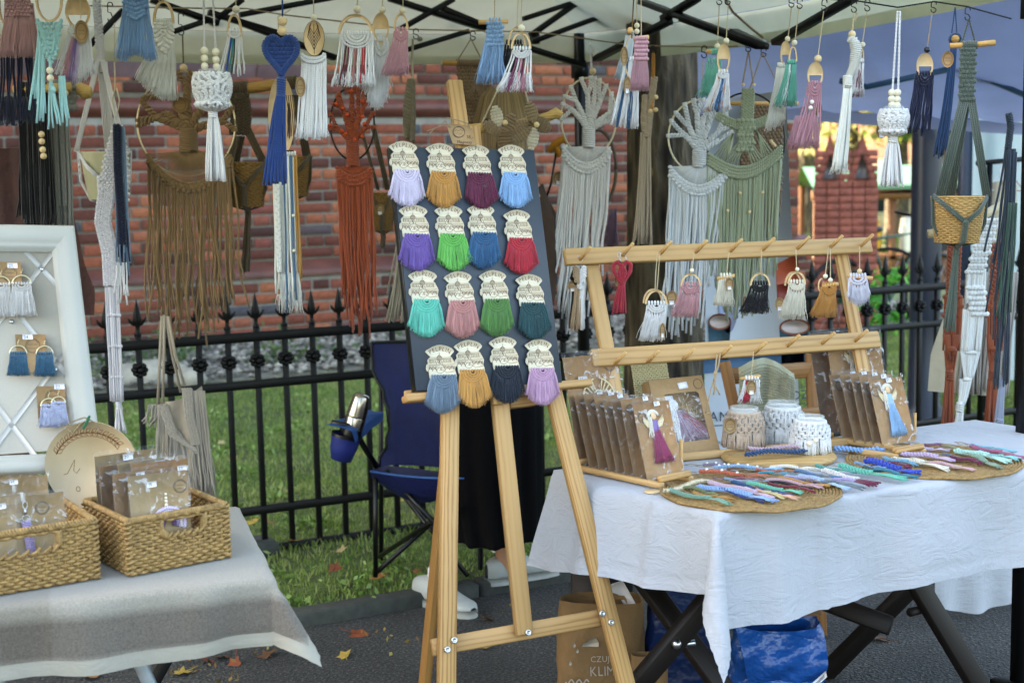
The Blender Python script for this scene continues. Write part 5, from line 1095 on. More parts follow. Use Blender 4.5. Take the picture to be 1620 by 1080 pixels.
# tree of life hangings
def tree_of_life(label,cx,cy,R,Ry,col,ysk,ytrunk,fr,Y,ax=None,ay=None,hoopmat=None,beads=None,trunkx=None,seed=1,skirt=None,fluff=False,branches=None,cr=1.6,n=44,hr=1.5,tr=7):
    t=T('tree_of_life_hanging',label,'macrame hanging',ax or cx,ay or (cy-Ry),Y,'tree of life hangings');M=cord(col);mb=t.mb();mb.ring(cx,cy,R,Ry,hr,n=7,seg=60);t.part('hoop',mb,hoopmat or M_GOLD)
    tx=trunkx or cx;mb=t.mb();rs=np.random.RandomState(seed)
    for (ang,bx_,by_,fk) in branches:
        ex,ey=cx+R*mcos(mrad(ang)),cy-Ry*msin(mrad(ang));mx_,my_=bx_,by_;st=(tx,ytrunk)
        pth=np.array([(st[0],st[1],0),((st[0]*.5+mx_*.5),(st[1]*.45+my_*.55),-2),(mx_,my_,-1)]);mb.rope(pth,[tr*.34,tr*.28,tr*.22],tr*.19,tr*1.15,2,6,per=10,flat=.6);mb.tube(pth,tr*.2,6);mb.rope(pth,[tr*.36,tr*.3,tr*.24],tr*.12,tr*1.15,3,4,per=10)
        for da in fk:
            e2=(cx+R*mcos(mrad(ang+da)),cy-Ry*msin(mrad(ang+da)));mb.rope([(mx_,my_,-1),((mx_+e2[0])/2+rs.uniform(-2,2),(my_+e2[1])/2,-2),(e2[0],e2[1],0)],tr*.22,tr*.14,tr*.85,2,5,per=9,flat=.6);mb.rope([(e2[0],e2[1]-3,0),(e2[0]+.1,e2[1]+3,0)],hr+1.2,cr*.9,2.6,1,5)
    t.part('branches',mb,M);mb=t.mb();mb.rope([(tx,ytrunk-4,0),(tx,ysk,0)],tr*.85,cr,cr*1.9,1,5,per=12);mb.tubes(np.array([[(tx+(i-3)*tr*.22,ytrunk-8,0),(tx+(i-3)*tr*.22,ysk+2,0)] for i in range(7)]),tr*.25,5);t.part('trunk_wrap',mb,M)
    x0,x1,ys,dep=skirt;mb=t.mb();lines=[]
    for i in range(n):
        u=i/(n-1);x=x0+(x1-x0)*u;y=ys+dep*(1-(2*u-1)**2);lines.append([(tx+(u-.5)*tr*1.5,ysk-1,-1),(tx*.6+x*.4+0,ysk+(y-ysk)*.28 ,-1.5),(x,y,-1)])
    mb.tubes(np.array(lines),cr*.55,5)
    for k_ in range(3):
        a=np.linspace(0,1,24);mb.rope(np.stack([x0+(x1-x0)*a,ys+dep*(1-(2*a-1)**2)+k_*cr*2.6,np.full(24,-2)],-1),cr*.9,cr*1.0,cr*4.2,2,5)
    mb.net(x0,x1,0,0,max(6,n // 3),3,cr*.9,shape=lambda u,v:(x0+(x1-x0)*u,ys+dep*(1-(2*u-1)**2)+v*cr*8,-3));t.part('skirt',mb,M)
    mb=t.mb();xb0,xb1,ybf,yj,wob=fr;mb.strands(x0,x1,lambda u:ys+4+dep*(1-(2*u-1)**2),ybf,n,cr,xb0,xb1,yj=yj,wob=wob,dj=9,seg=12,sides=5,clump=int(n*.45));mb.strands(x0,x1,lambda u:ys+4+dep*(1-(2*u-1)**2),ybf,int(n*.18),cr,xb0,xb1,yj=yj*1.6,wob=wob*1.4,dj=12,seg=12,sides=5,d=4);t.part('fringe',mb,M)
    if beads:
        for (x,y) in beads:bead(t,x,y,3.4,simple('orange_bead','#c4491a',.4,key='obead'),d=-5)
    return t
t=tree_of_life('golden brown tree of life hanging on a metal hoop with a long uneven fringe',291,195,78,82,'#8a6b42',238,205,(222,372,lambda u:470+60*msin(mpi*min(1,u*1.05))-10*u,26,6),4.6,hoopmat=M_GOLD,skirt=(228,362,243,46),cr=1.65,n=48,tr=16,seed=2,
    branches=[(168,245,185,(-14,8)),(140,275,150,(-8,10)),(92,294,135,(-8,6)),(48,322,165,(-8,14)),(8,350,190,(-14,10)),(160,262,178,(22,))],trunkx=294,ay=60)
ktag(t,284,165,12.5,d=-9,sticker=False,mat=simple('brown_tag','#86653c',.8,key='btag'));bead(t,289,107,6.5,M_BEAD);string(t,[(289,55),(289,100)],'#7a6040',1.4);shook(t,287,22,56)
t=tree_of_life('rust orange tree of life hanging with small orange beads on a black hoop',556,195,35,57,'#a2461f',262,225,(537,590,lambda u:470+50*msin(mpi*min(1,u*1.1)),22,4),4.5,hoopmat=M_HOOK,skirt=(531,586,264,14),cr=1.7,n=34,tr=11,seed=5,trunkx=556,
    branches=[(175,535,205,(-10,12)),(140,541,170,(-8,8)),(95,556,150,(-10,8)),(50,574,168,(-8,10)),(5,578,200,(-10,12)),(120,548,185,(5,)),(70,565,185,(4,))],beads=[(556,144),(532,164),(542,171),(522,197),(573,184),(576,195),(572,215),(561,220),(549,181),(546,211),(540,206),(573,160)],ay=100)
string(t,[(565,80),(557,138)],'#8a6a4a',1.1)
t=tree_of_life('white tree of life hanging on a cream hoop beside the tent corner leg',932,185,44,62,'#f4f4f8',232,205,(872,955,lambda u:400+110*msin(mpi*min(1,u*.95+.1)),26,4),4.75,hoopmat=simple('cream_hoop','#cfc6a8',.4,key='choop'),skirt=(891,966,232,26),cr=1.75,n=48,tr=11,seed=7,trunkx=932,
    branches=[(172,905,172,(-12,10)),(140,912,160,(-10,8)),(100,930,150,(-14,6)),(60,950,160,(-8,8)),(28,965,178,(-8,8)),(2,962,190,(6,)),(85,940,160,(-6,))],ay=100)
string(t,[(934,80),(936,108)],C_WH,1.8);bead(t,938,113,5.4,M_BEAD);mb=t.mb();mb.tube([(936,88,0),(930,75,0),(933,70,0),(940,76,0),(938,90,0),(946,80,0)],1.8,5);t.part('knot',mb,cord(C_WH))
t=tree_of_life('pale blue-grey tree of life hanging with a full fringe in front of the trunk',1110,215,51,58,'#c6ced6',262,240,(1053,1143,lambda u:430+92*msin(mpi*min(1,max(0,u*.8+.25))),28,4),4.55,hoopmat=simple('cream_hoop','#cfc6a8',.4,key='choop'),skirt=(1062,1154,263,30),cr=1.75,n=56,tr=12,seed=9,trunkx=1109,
    branches=[(165,1085,212,(-10,14)),(130,1092,200,(-10,10)),(95,1104,180,(-8,8)),(60,1125,190,(-8,8)),(28,1138,208,(-10,10)),(0,1142,220,(8,)),(80,1114,185,(-10,))],ay=90)
string(t,[(1113,95),(1112,140),(1112,158)],C_STR,1.3);bead(t,1112,146,5,M_BEAD);shook(t,1114,73,92)
# hanging jars
def jar_hanger(label,cx,ytop,yj0,yj1,w,yt1,Y,col,bx_,strings):
    t=T('jar_hanger',label,'jar hanger',cx,ytop,Y,'macrame jar hangers');M=cord(col);mb=t.mb();hw=w/2;h=yj1-yj0
    mb.lathe((cx,0,0),[(hw*.62,yj0-4),(hw*.68,yj0-4),(hw*.68,yj0),(hw*.88,yj0+6),(hw*.9,yj1-12),(hw*.6,yj1-2),(.1,yj1-1)],24);t.part('glass_jar',mb,M_GLASS)
    mb=t.mb();rs=np.random.RandomState(1)
    prof=lambda v:hw*(.78+.22*msin(mpi*min(1,v*1.15+.12)) if v<.8 else 1.0-.9*((v-.8)/.2)**2*.8-.03)
    for k in range(14):
        for sg in (-1,1):
            a0=k*2*mpi/14;pts=[]
            for v in np.linspace(0,1,15):a=a0+sg*v*1.5+.22*msin(v*12+k);r_=prof(v);pts.append((cx+r_*mcos(a),yj0+2+h*v,r_*msin(a)))
            mb.rope(pts,1.5,1.8,9,2,5,per=5)
    for k in range(14):a=k*2*mpi/14;[mb.ball((cx+prof(v)*mcos(a+v*1.5),yj0+2+h*v,prof(v)*msin(a+v*1.5)),3.1,7,5) for v in (.03,.27,.52,.76)]
    t.part('net',mb,M);mb=t.mb();mb.rope([(cx,yj1-4,0),(cx,yj1+14,0)],6.3,1.8,3.4,1,6,per=14);mb.tube([(cx,yj1-6,0),(cx,yj1+14,0)],5.5,10);mb.strands(cx-5,cx+5,yj1+8,yt1,34,1.75,cx-15,cx+17,yj=3,wob=.8,dj=14,sides=6,flare=.6);t.part('tassel',mb,M)
    for (x0,y0,x1,y1) in strings:string(t,[(x0,y0),(x1,y1)],col,1.9)
    for (x,y) in bx_:bead(t,x,y,6.0)
    return t
M_GLASS=bpy.data.materials.new('clear_glass');nt,B,N,L=nodes(M_GLASS);B.inputs['Base Color'].default_value=(.85,.9,.9,1);B.inputs['Roughness'].default_value=.04;B.inputs['Alpha'].default_value=.28;B.inputs['Specular IOR Level'].default_value=.9
jar_hanger('white netted jar hanger with three pairs of beads and a long tassel',332,-10,112,170,60,283,3.3,'#e0e4f5',[(321,79),(321,91),(321,103),(339,81),(339,93),(340,104)],[(322,-20,321,76),(336,-20,339,78)])
jar_hanger('smaller white netted jar hanger with beads in front of the lamp column',1419,15,170,210,46,292,3.6,'#d9e2f5',[(1415,145),(1415,155),(1416,164),(1424,145),(1424,156),(1424,165)],[(1420,18,1416,142),(1424,18,1425,142)])
e_=bpy.data.objects['jar_hanger.001']
# small arch between jar and heart
t=mini('slim white, teal and blue striped piece on a plywood arch beside the netted jar',373,0,3.35,360,380,48,118,343,384,[C_WH,'#1f4fa0','#1d8f8a','#16443e'],kind='cord',scal=1,group='hangings of the front row');arch(t,358,382,22,50,3.4,lower=8);bead(t,373,15,6);string(t,[(373,-5),(373,22)])
# heart
t=hang('heart_hanging','royal blue wrapped macrame heart with a long rope tassel and two wooden beads',446,20,3.25,group='hangings of the front row');M=cord('#123c7c')
L_=[]
for q in np.linspace(0,1,30):
    a=q*2*mpi;x=16*msin(a)**3;y=13*mcos(a)-5*mcos(2*a)-2*mcos(3*a)-mcos(4*a);L_.append((443.5+x*1.62,85-y*2.05-2,0))
L_=np.array(L_);mb=t.mb();mb.rope(L_,3.4,2.3,3.6,1,6,per=9);mb.tube(L_,3.6,8);t.part('heart_rim',mb,M)
mb=t.mb();mb.net(424,463,62,112,6,9,2.1,shape=lambda u,v:(443.5+(u-.5)*42*(1-max(0,v-.35)*1.35),64+52*v,1),knot=1.8);t.part('knotting',mb,M)
mb=t.mb();mb.rope([(443,122,0),(442,152,0)],6,2,3.8,1,6,per=14);mb.tube([(443,120,0),(442,152,0)],5.5,10);mb.strands(437,448,146,288,17,2.1,413,447,yj=5,wob=1.3,dj=14,sides=6,seg=9,flare=.8);[mb.rope([(438+i,150,-6),(432+i*1.1,210,-7),(418+i*3,286,-6)],1.3,1.6,7,2,5) for i in range(0,9,2)];t.part('tassel',mb,M)
bead(t,447,34,7.4,M_BEAD);bead(t,446,49,7.4,M_BEAD);string(t,[(447,-15),(447,28)],'#1a3a80',1.6);string(t,[(440,50,3),(439,26,3),(446,24,2),(460,15,2)],C_STR,1)
# brown plant hangers at the back with rod
M_RODB=wood('#b48c4e','#7d5a2b',20,.6,name='rod_wood',key='rodb')
t=hang('wooden_rod','thick wooden rod with brown cord wraps behind the blue heart',420,60,4.72,'rod');mb=t.mb();mb.tube([(352,142,0),(400,138,0),(448,131,0),(470,129,0)],[8,8.5,8.5,7.5],12);t.part('rod',mb,M_RODB);mb=t.mb();mb.rope([(358,141,0),(391,138,0)],9.5,2,4,1,5,per=14);t.part('cord_wrap',mb,cord('#5b4a35'));mb=t.mb();mb.rope([(452,131,0),(470,129,0)],9.3,2,4,1,5,per=14);t.part('cord_wrap',mb,cord('#5b4a35'))
t=planter('plant_hanger','dark brown macrame plant hanger with a woven basket in the gap beside the blue heart',378,135,4.7,388,257,60,68,'#54452f',[(372,215,348,300,0,3),(388,200,417,262,0,4),(380,215,366,262,20,3)],(381,430,5),M_BASKETD,weave=True,cr=1.8,taper=.8,group='brown plant hangers');mb=t.mb();[mb.plait([(x,148,0),(x+4,180,0),(x,212,0)],4.5,2.2,14) for x in (366,378,388)];t.part('plaited_strap',mb,cord('#54452f'))
t=planter('plant_hanger','dark brown macrame plant hanger with a woven basket showing behind the striped fringe',470,135,4.75,461,248,56,60,'#54452f',[(466,150,484,248,0,4),(462,150,440,248,10,3)],(463,320,4),M_BASKETD,weave=True,cr=1.8,taper=.8,group='brown plant hangers')
t=planter('plant_hanger','narrow brown hanger with a tagged basket behind the rust orange tree',602,150,5.0,604,305,34,58,'#5a4c38',[(590,200,612,300,0,3),(570,200,596,300,8,2)],(602,390,3),M_BASKETD,weave=True,cr=1.5,taper=.85,group='brown plant hangers');ktag(t,601,330,9,d=-20,rx=7)
# plywood oval with striped long fringe
t=hang('oval_hanging','tall pierced plywood oval with a cream, mustard and blue fringe behind the heart',447,110,3.6,group='hangings of the front row')
a=np.linspace(0,2*mpi,41)[:-1];mb=t.mb();holes=[[(447+dx+3*mcos(q),cy+30*msin(q)) for q in np.linspace(0,2*mpi,13)[:-1]] for dx,cy in ((-9,190),(9,190))];mb.prism([(444+21*mcos(q),182+62*msin(q)) for q in a],-1.5,1.5,[h[::-1] for h in holes]);t.part('plywood_oval',mb,M_RING,smooth=False)
mb=t.mb();[mb.line([(452+i*3.2,150),(456+i*3,180),(453+i*3,215)],1.2,-1.7) for i in range(4)];mb.line([(430,238),(462,238)],3,-1.7);t.part('burnt_cuts',mb,M_BURNT)
mb=t.mb();top_knots(mb,430,466,242,9,2);mb.strands(430,466,243,lambda u:440+40*msin(mpi*min(1,u*.8+.15)),24,1.8,432,470,yj=10,wob=1.6,dj=7,seg=10,sides=5,mis=[0,1,0,0,2,0,0,2,0,1]);mb.plait([(436,290,-6),(437,430,-6)],3,2,11);mb.fluff(434,468,430,490,436,472,n=120,r=.6,yj=8,mis=[0,0,2,0,0,0]);t.part('fringe',mb,[cord(C_CR),cord('#b07c28'),cord('#4c6f8c')])
for (x,y) in [(461,340),(461,396)]:bead(t,x,y,2.8,M_BEADP,d=-6)
# ellipse with white fringe
t=hang('oval_hanging','fern-cut plywood oval with a straight white fringe and a kraft tag',495,0,3.3,group='hangings of the front row');M=cord(C_WH)
a=np.linspace(0,2*mpi,41)[:-1];mb=t.mb();mb.prism([(496+16*mcos(q),60+27*msin(q)) for q in a],-1.5,1.5);t.part('plywood_oval',mb,M_RING,smooth=False);mb=t.mb()
for sx in (-1,1):
    for i in range(5):mb.line([(496,78-i*6),(496+sx*(5+i*.5),66-i*6),(496+sx*(10-i),58-i*4.5),(496+sx*(8-i),48-i*3)],1.1,-1.7)
mb.line([(496,85),(496,38)],1,-1.7);mb.ring(496,60,16.1,27.1,.6,d=0,n=4);t.part('burnt_cuts',mb,M_BURNT)
mb=t.mb();
for k_ in range(2):a=np.linspace(mpi,0,15);mb.rope(np.stack([494+18*np.cos(a),84+k_*5+8*np.sin(a),np.full(15,-3)],-1),1.6,1.9,4,2,5)
mb.strands(477,513,lambda u:86+12*msin(mpi*u),lambda u:212+6*msin(3*u),17,2.0,465,513,yj=3,wob=1.1,dj=4,sides=6,seg=9);mb.fluff(470,510,190,216,464,515,n=120,r=.5,yj=4);t.part('fringe',mb,M);bead(t,496,28,5.2);string(t,[(496,-12),(496,24)]);ktag(t,474,136,16,d=-7,rx=8,sticker=False)
# arches to the post of the easel
t=mini('wide plywood arch with a white, burgundy, red and rose fringe',564,0,3.3,538,589,52,132,525,590,[C_WH,'#5d1530',C_WH,'#a96f6a',C_WH,'#b3132f'],kind='cord',scal=4,group='hangings of the front row');arch(t,534,590,22,52,5);bead(t,565,15,6.2);string(t,[(565,-12),(565,22)]);mb=t.mb();mb.fluff(528,590,112,134,524,592,n=110,r=.5);t.part('combed_ends',mb,cord(C_WH))
t=mini('white pointed fringe piece on a half-solid plywood hoop beside the wide arch',603,0,3.35,591,613,62,150,574,614,[C_WH],scal=2,dep=22,n=210,group='hangings of the front row',yc=lambda u:130+40*msin(mpi*min(1,u*.9+.05)));hoop(t,602,44,13,24,3.2,.53);bead(t,605,16,5.2);string(t,[(605,-12),(605,20)])
t=mini('small pink combed tassel on a narrow plywood arch',634,0,3.3,624,644,46,116,604,642,['#bd858c'],scal=3,dep=14,n=210,group='hangings of the front row');arch(t,622,646,21,46,3.4);bead(t,637,17,5.2);string(t,[(638,-12),(637,21)])
# beige plait behind the board
t=hang('knotted_strip','beige knotted strip hanging on a hook behind the dark board with a long cream tail',655,55,4.9);mb=t.mb();mb.tube([(653,62,0),(651,120,0)],2,6);mb.ball((664,62,0),(5,4,4),8,6);mb.rope([(649,125,0),(645,180,0),(643,218,0)],[3,6,7,6,3],3.2,16,3,6);mb.rope([(652,125,-4),(653,180,-5),(651,222,-4)],2.5,2.6,12,3,6);t.part('knotting',mb,cord('#857b68'));mb=t.mb();mb.tube([(653,62,0),(650,220,-3),(646,300,0)],1.7,5);mb.strands(640,650,290,lambda u:505,22,1.8,612,642,yj=8,wob=2.5,dj=8,seg=9);mb.tube([(645,290,0),(622,400,0),(608,466,0)],1.3,5);t.part('tail',mb,cord('#b7ae98'));shook(t,658,46,62)
t=hang('small_macrame','tan openwork macrame with a diamond pattern on a wooden dowel behind the easel mast',743,60,4.95);mb=t.mb();mb.tube([(700,99,0),(780,101,0)],4.2,10);t.part('dowel',mb,M_RODB);M=cord('#8a6e50');mb=t.mb();mb.rope([(722,99,0),(768,100,0)],4.6,1.6,3,1,5,per=12);mb.net(724,775,106,190,9,16,1.4,d=0);mb.tubes(np.array([[(724+i*2.2,104,2),(724+i*2.2+3,196,2)] for i in range(24)]),1.3,4)
for k_ in range(3):mb.tube([(752,128+k_*5,-3),(766-k_*3,152,-4),(752,176-k_*5,-3),(738+k_*3,152,-4),(752,128+k_*5,-3)],1.4,5)
t.part('knotting',mb,M);string(t,[(722,98),(745,62),(764,98)],'#9a8262',1.2);shook(t,748,50,64)
# pieces in front of the dark scissor bars
t=mini('light blue corded piece on a short wooden dowel',780,0,3.35,773,793,32,130,752,790,['#7ba6d3'],scal=0,n=90,group='hangings of the front row');mb=t.mb();mb.tube([(757,35,0),(804,34,0)],3.6,10);t.part('dowel',mb,M_DOWEL);mb=t.mb();mb.net(771,794,36,70,4,6,1.8,d=-2);mb.strands(772,794,50,124,9,1.9,754,794,yj=8,wob=3,dj=5,sides=5,seg=10);t.part('looped_cords',mb,cord('#7ba6d3'));string(t,[(783,-12),(782,30)])
t=mini('white, plum and pink fringe on a double plywood arch with one pale bead',824,0,3.3,811,840,76,140,786,841,[C_WH,'#8c4468',C_WH,'#c58596','#5d1c3c',C_WH],kind='cord',scal=3,group='hangings of the front row');arch(t,808,841,50,76,3.6);arch(t,803,832,41,70,3,d=8,name='rear_arch');bead(t,825,44,5.6);string(t,[(825,-12),(825,40)]);string(t,[(820,-12),(818,42)]);mb=t.mb();mb.fluff(800,840,112,142,786,842,n=150,r=.5,mis=[0,1,0,2,0]);t.part('combed_ends',mb,[cord(C_WH),cord('#8c4468'),cord('#c58596')])
t=mini('black tassel piece hidden behind the white and plum arch',812,0,3.42,800,826,66,126,786,822,['#12121c'],scal=0,n=130,group='hangings of the front row')
# butterflies on driftwood
t=hang('butterfly_hanging','driftwood branch with two knitted brown and cream butterflies above the board',830,120,4.15);mb=t.mb();mb.tube([(742,203,3),(760,202,3),(800,200,3),(845,190,3),(870,183,3),(880,178,2),(888,183,3)],[7.5,8,6.5,7.5,7.5,9,7],12);t.part('driftwood',mb,M_DRIFT);string(t,[(762,195),(800,115),(822,90)],'#c2b799',1.6);string(t,[(838,170),(824,118),(822,90)],'#c2b799',1.6)
def wing(cx,cy,L_,W_,ang,col,nm='wing'):
    mb=t.mb();ca,sa=mcos(ang),msin(ang)
    for i in range(7):
        v=(i-3)/3.0;ww=W_*math.sqrt(max(.12,1-v*v*.85));q=[]
        for u in np.linspace(-1,1,9):x=v*L_/2;y=u*ww/2;q.append((cx+x*ca-y*sa,cy+x*sa+y*ca,-7-2.5*mcos(u*1.4)))
        mb.rope(q,1.5,1.9,5,2,5)
    t.part(nm,mb,cord(col))
for a_ in [(786,184,28,17,1.35,'#c9c0aa'),(779,202,26,20,.5,'#8f7858'),(804,196,30,19,-1.1,'#8a7252'),(799,219,30,22,1.5,'#7d6342'),(822,200,26,17,-.5,'#8a7252'),(841,178,30,18,1.3,'#94805f'),(826,213,30,17,-.6,'#8a7555'),(857,197,26,22,.5,'#7f6a4c'),(843,219,30,16,1.75,'#cbc3ae')]:wing(*a_)
for (x,y) in [(799,194),(849,197)]:bead(t,x,y,4.6,M_BEAD,d=-12)
# cluster at the tent joint
t=mini('white and blue crescent fringe with two pale beads at the middle of the row',1009,0,3.45,990,1010,92,200,968,1010,[C_WH,'#1f5c84'],scal=0,n=120,kind='fluff',group='hangings of the front row',yc=lambda u:195+5*u);mb=t.mb();mb.strands(990,1010,90,198,12,1.9,968,1010,yj=4,wob=1,dj=5,mis=[0,1,0,0,0,0]);t.part('cords',mb,[cord(C_WH),cord('#1f5c84')]);ktag(t,988,88,15,d=-6,rx=6,sticker=False);ktag(t,993,134,14,d=-8,rx=6.5);mb=t.mb();mb.ring(1001,90,12,34,1.3,100,250,d=-2);t.part('hoop',mb,M_RING);bead(t,1008,40,4.4);bead(t,1008,49,4.4);string(t,[(1007,-12),(1008,40)]);string(t,[(1003,-12),(1001,30),(1000,60)],'#8a6a42',1.4)
t=mini('dusty pink tassel on a short dowel at the middle of the row',1014,0,3.3,1006,1024,60,140,1000,1027,['#bb8790'],scal=0,n=210,group='hangings of the front row');mb=t.mb();mb.tube([(1003,61,-1),(1027,58,1)],3.8,10);t.part('dowel',mb,M_DOWEL);mb=t.mb();mb.net(1006,1024,60,92,4,6,1.7,d=-3);t.part('knotting',mb,cord('#bb8790'));string(t,[(1014,-12),(1015,56)]);mb=t.mb();mb.tube([(998,46,0),(996,50,8)],4.5,10);t.part('dowel_end',mb,M_DOWEL)
t=mini('pale blue-grey tassel half hidden behind the middle cluster',996,20,3.5,991,1003,52,122,974,996,['#c0cedb'],scal=0,n=90,group='hangings of the front row')
t=hang('long_macrame','slim beige macrame with mustard cords in front of the dark tree trunk',1030,75,4.6);mb=t.mb();mb.rope([(1022,150,0),(1020,190,0),(1024,215,0)],4,2.4,12,3,5);mb.rope([(1036,122,0),(1030,170,0),(1026,215,0)],4,2.4,12,3,5);mb.strands(1016,1030,208,382,26,1.8,1006,1034,yj=8,wob=1.5,dj=9,seg=10);t.part('knotting',mb,cord('#ab9a83'));mb=t.mb();mb.rope([(1034,85,0),(1034,130,0),(1031,175,-4)],1.5,1.8,8,3,5);t.part('mustard_cord',mb,cord('#b3761c'));[bead(t,x,y,3.8,M_BEAD,d=-5) for x,y in [(1038,153),(1038,173),(1030,175)]];ktag(t,1031,271,8,rx=5,d=4,sticker=False);shook(t,1033,73,90)
# green star hanging
t=hang('star_hanging','sage green star shaped macrame with small beads beside the tree trunk',1188,75,4.55);M=cord('#919d82');cx,cy=1180,225
mb=t.mb();mb.ring(1183,222,62,76,1.6,-15,195,n=7);t.part('hoop',mb,M_HOOK);mb=t.mb()
for x0 in (1178,1184,1190):mb.plait([(x0+1,140,-2),(x0,190,-2)],3.2,1.9,13)
for (sx,o_) in ((-1,0),(1,0)):
    for k_ in range(2):mb.plait([(1181+sx*4,196+k_*7,-2),(1181+sx*28,188+k_*7,-2),(1181+sx*(46),178+k_*6,-2)],3.4,1.9,12)
for x0 in (1174,1181,1188):mb.plait([(x0,192,-3),(x0+(1181-x0)*.5,236,-3)],3.6,2,14)
mb.net(1170,1194,190,236,3,5,2,d=-4)
for i in range(5):
    for sx in (-1,1):mb.tube([(1181+sx*(3+i),232-i*3,-2),(1181+sx*(14+i*6),262,-2)],1.4,5);mb.tube([(1181+sx*(14+i*1.5),200+i*3,-2),(1181+sx*(52-i*5),250+i*3,-2)],1.4,5)
a=np.linspace(0,1,24)
for k_ in range(4):mb.rope(np.stack([1122+118*a,242+28*np.sin(mpi*a)+k_*5-12*a,np.full(24,-3)],-1),1.8,2.0,7.5,2,5)
t.part('knotting',mb,M);mb=t.mb();mb.strands(1122,1240,lambda u:255+28*msin(mpi*u)-8*u,lambda u:345+130*msin(mpi*min(1,u*.7+.15)),62,1.6,1126,1236,yj=36,wob=2.4,dj=9,seg=12,sides=5);mb.strands(1150,1215,290,500,14,1.6,1150,1190,yj=14,wob=3,dj=9,seg=10);t.part('fringe',mb,M)
[bead(t,x,y,2.6,M_BEAD,d=-7) for x,y in [(1174,304),(1210,303),(1190,334),(1155,332),(1222,222),(1225,226),(1228,229),(1176,134),(1193,134)]];string(t,[(1176,132),(1184,80),(1193,132)],'#a08c68',1.4);shook(t,1184,68,82)
t=hang('brown_macrame','brown openwork macrame with pointed fringe on a dowel behind the green star',1205,85,5.0);mb=t.mb();mb.tube([(1155,163,0),(1265,163,0)],3.4,10);t.part('dowel',mb,M_DOWEL);M=cord('#7c6248');mb=t.mb();mb.net(1176,1240,168,300,10,26,1.5);mb.tubes(np.array([[(1176+i*2.9,166,3),(1176+i*2.9,300,3)] for i in range(23)]),1.5,4);mb.strands(1176,1240,300,lambda u:330+50*msin(mpi*u),24,1.7,yj=6,wob=1);t.part('knotting',mb,M);string(t,[(1180,162),(1206,84),(1236,140)],'#9a8262',1.2);shook(t,1208,76,90)
# right part of the row
t=mini('aqua tassel on a dowel behind the white, mustard and blue piece',1130,10,3.75,1120,1142,95,150,1110,1144,['#56b39c'],scal=0,n=200,group='hangings of the front row');mb=t.mb();mb.tube([(1119,81,-1),(1144,80,1)],3.8,10);t.part('dowel',mb,M_DOWEL);mb=t.mb();mb.rope([(1126,81,0),(1142,80,0)],4.3,1.6,3,1,5,per=12);t.part('cord_wrap',mb,cord('#56b39c'));bead(t,1136,73,5.2);string(t,[(1138,5),(1136,68)]);shook(t,1138,-8,8)
t=mini('white, mustard and blue piece on a half-solid plywood hoop near the tree trunk',1150,10,3.6,1137,1154,112,172,1117,1156,[C_WH,'#c07a22',C_WH,'#3a7bb0','#1c4f7e','#9cbbe0','#c07a22'],scal=2,n=220,group='hangings of the front row');hoop(t,1146,91,10.5,23,2.8,.53);bead(t,1150,64,4.8);string(t,[(1152,5),(1150,60)]);shook(t,1151,-6,8)
t=mini('cream wavy tassel on a slim plywood hoop beside the aqua one',1240,15,3.7,1232,1243,102,195,1217,1243,[C_CR],scal=0,n=130,group='hangings of the front row',yc=lambda u:205-14*u);hoop(t,1244,84,8,20,2.4,.55);bead(t,1247,61,4.4);string(t,[(1252,10),(1248,58)]);shook(t,1252,-3,12)
t=mini('aqua and white tassel on a slim plywood arch beside the cream wavy one',1255,15,3.65,1247,1261,97,165,1231,1261,['#4fae96','#4fae96',C_WH,'#2c7f77'],scal=0,n=200,group='hangings of the front row');arch(t,1249,1263,72,96,2.6);bead(t,1258,67,4.6);string(t,[(1264,10),(1259,63)],C_STR);shook(t,1265,-2,14)
t=mini('rose pink rope fringe with two white beads on a half-solid plywood hoop',1293,20,3.6,1281,1302,130,228,1253,1300,['#b77e8b'],scal=3,dep=16,kind='cord',group='hangings of the front row');hoop(t,1292,118,12.5,21,3,.5);bead(t,1296,92,6,M_BEAD);string(t,[(1303,18),(1296,87)]);bead(t,1287,160,3.6,simple('white_bead','#e4e2d8',.3,key='wb'),d=-5);bead(t,1285,169,3.6,simple('white_bead','#e4e2d8',.3,key='wb'),d=-5);mb=t.mb();mb.fluff(1262,1298,180,232,1252,1300,n=180,r=.55);t.part('combed_ends',mb,cord('#b77e8b'));shook(t,1304,0,18);ktag(t,1300,172,13,rx=6,d=6)
t=hang('crescent_hanging','cream wrapped crescent with a long straight tassel',1348,20,3.6,group='hangings of the front row');M=cord(C_CR);L_=np.array([(1344,60,0),(1352,64,0),(1357,80,0),(1353,104,0),(1345,122,0)]);q=np.linspace(0,1,24);Lc=np.stack([np.interp(q,np.linspace(0,1,5),L_[:,i]) for i in range(3)],-1);mb=t.mb();mb.tube(Lc,np.interp(q,[0,.4,1],[4,7.5,4.5]),12);mb.rope(Lc,[5,8,8,6,5],1.5,3,1,5,per=14);mb.rope([(1344,118,0),(1344,136,0)],6.5,1.7,3.2,1,6,per=14);mb.tube([(1344,118,0),(1344,138,0)],5.6,10);t.part('crescent',mb,M);mb=t.mb();mb.strands(1339,1350,132,266,20,2.2,1322,1346,yj=4,wob=1,dj=9,sides=6,seg=9);mb.fluff(1326,1346,255,272,1320,1347,n=60,r=.6);t.part('tassel',mb,M);bead(t,1349,54,6,M_BEAD);string(t,[(1351,20),(1349,50)],'#c2b38a',1.6);string(t,[(1353,20),(1358,22),(1351,34)],'#c2b38a',1.4);shook(t,1351,2,20)
t=mini('small white and plum tassel on a slim arch behind the crescent',1366,20,3.7,1360,1368,95,150,1350,1368,[C_WH,'#8a4a60'],scal=0,n=100,group='hangings of the front row');arch(t,1361,1369,75,95,2.2);bead(t,1366,70,4.4);string(t,[(1372,14),(1366,66)]);shook(t,1372,0,18)
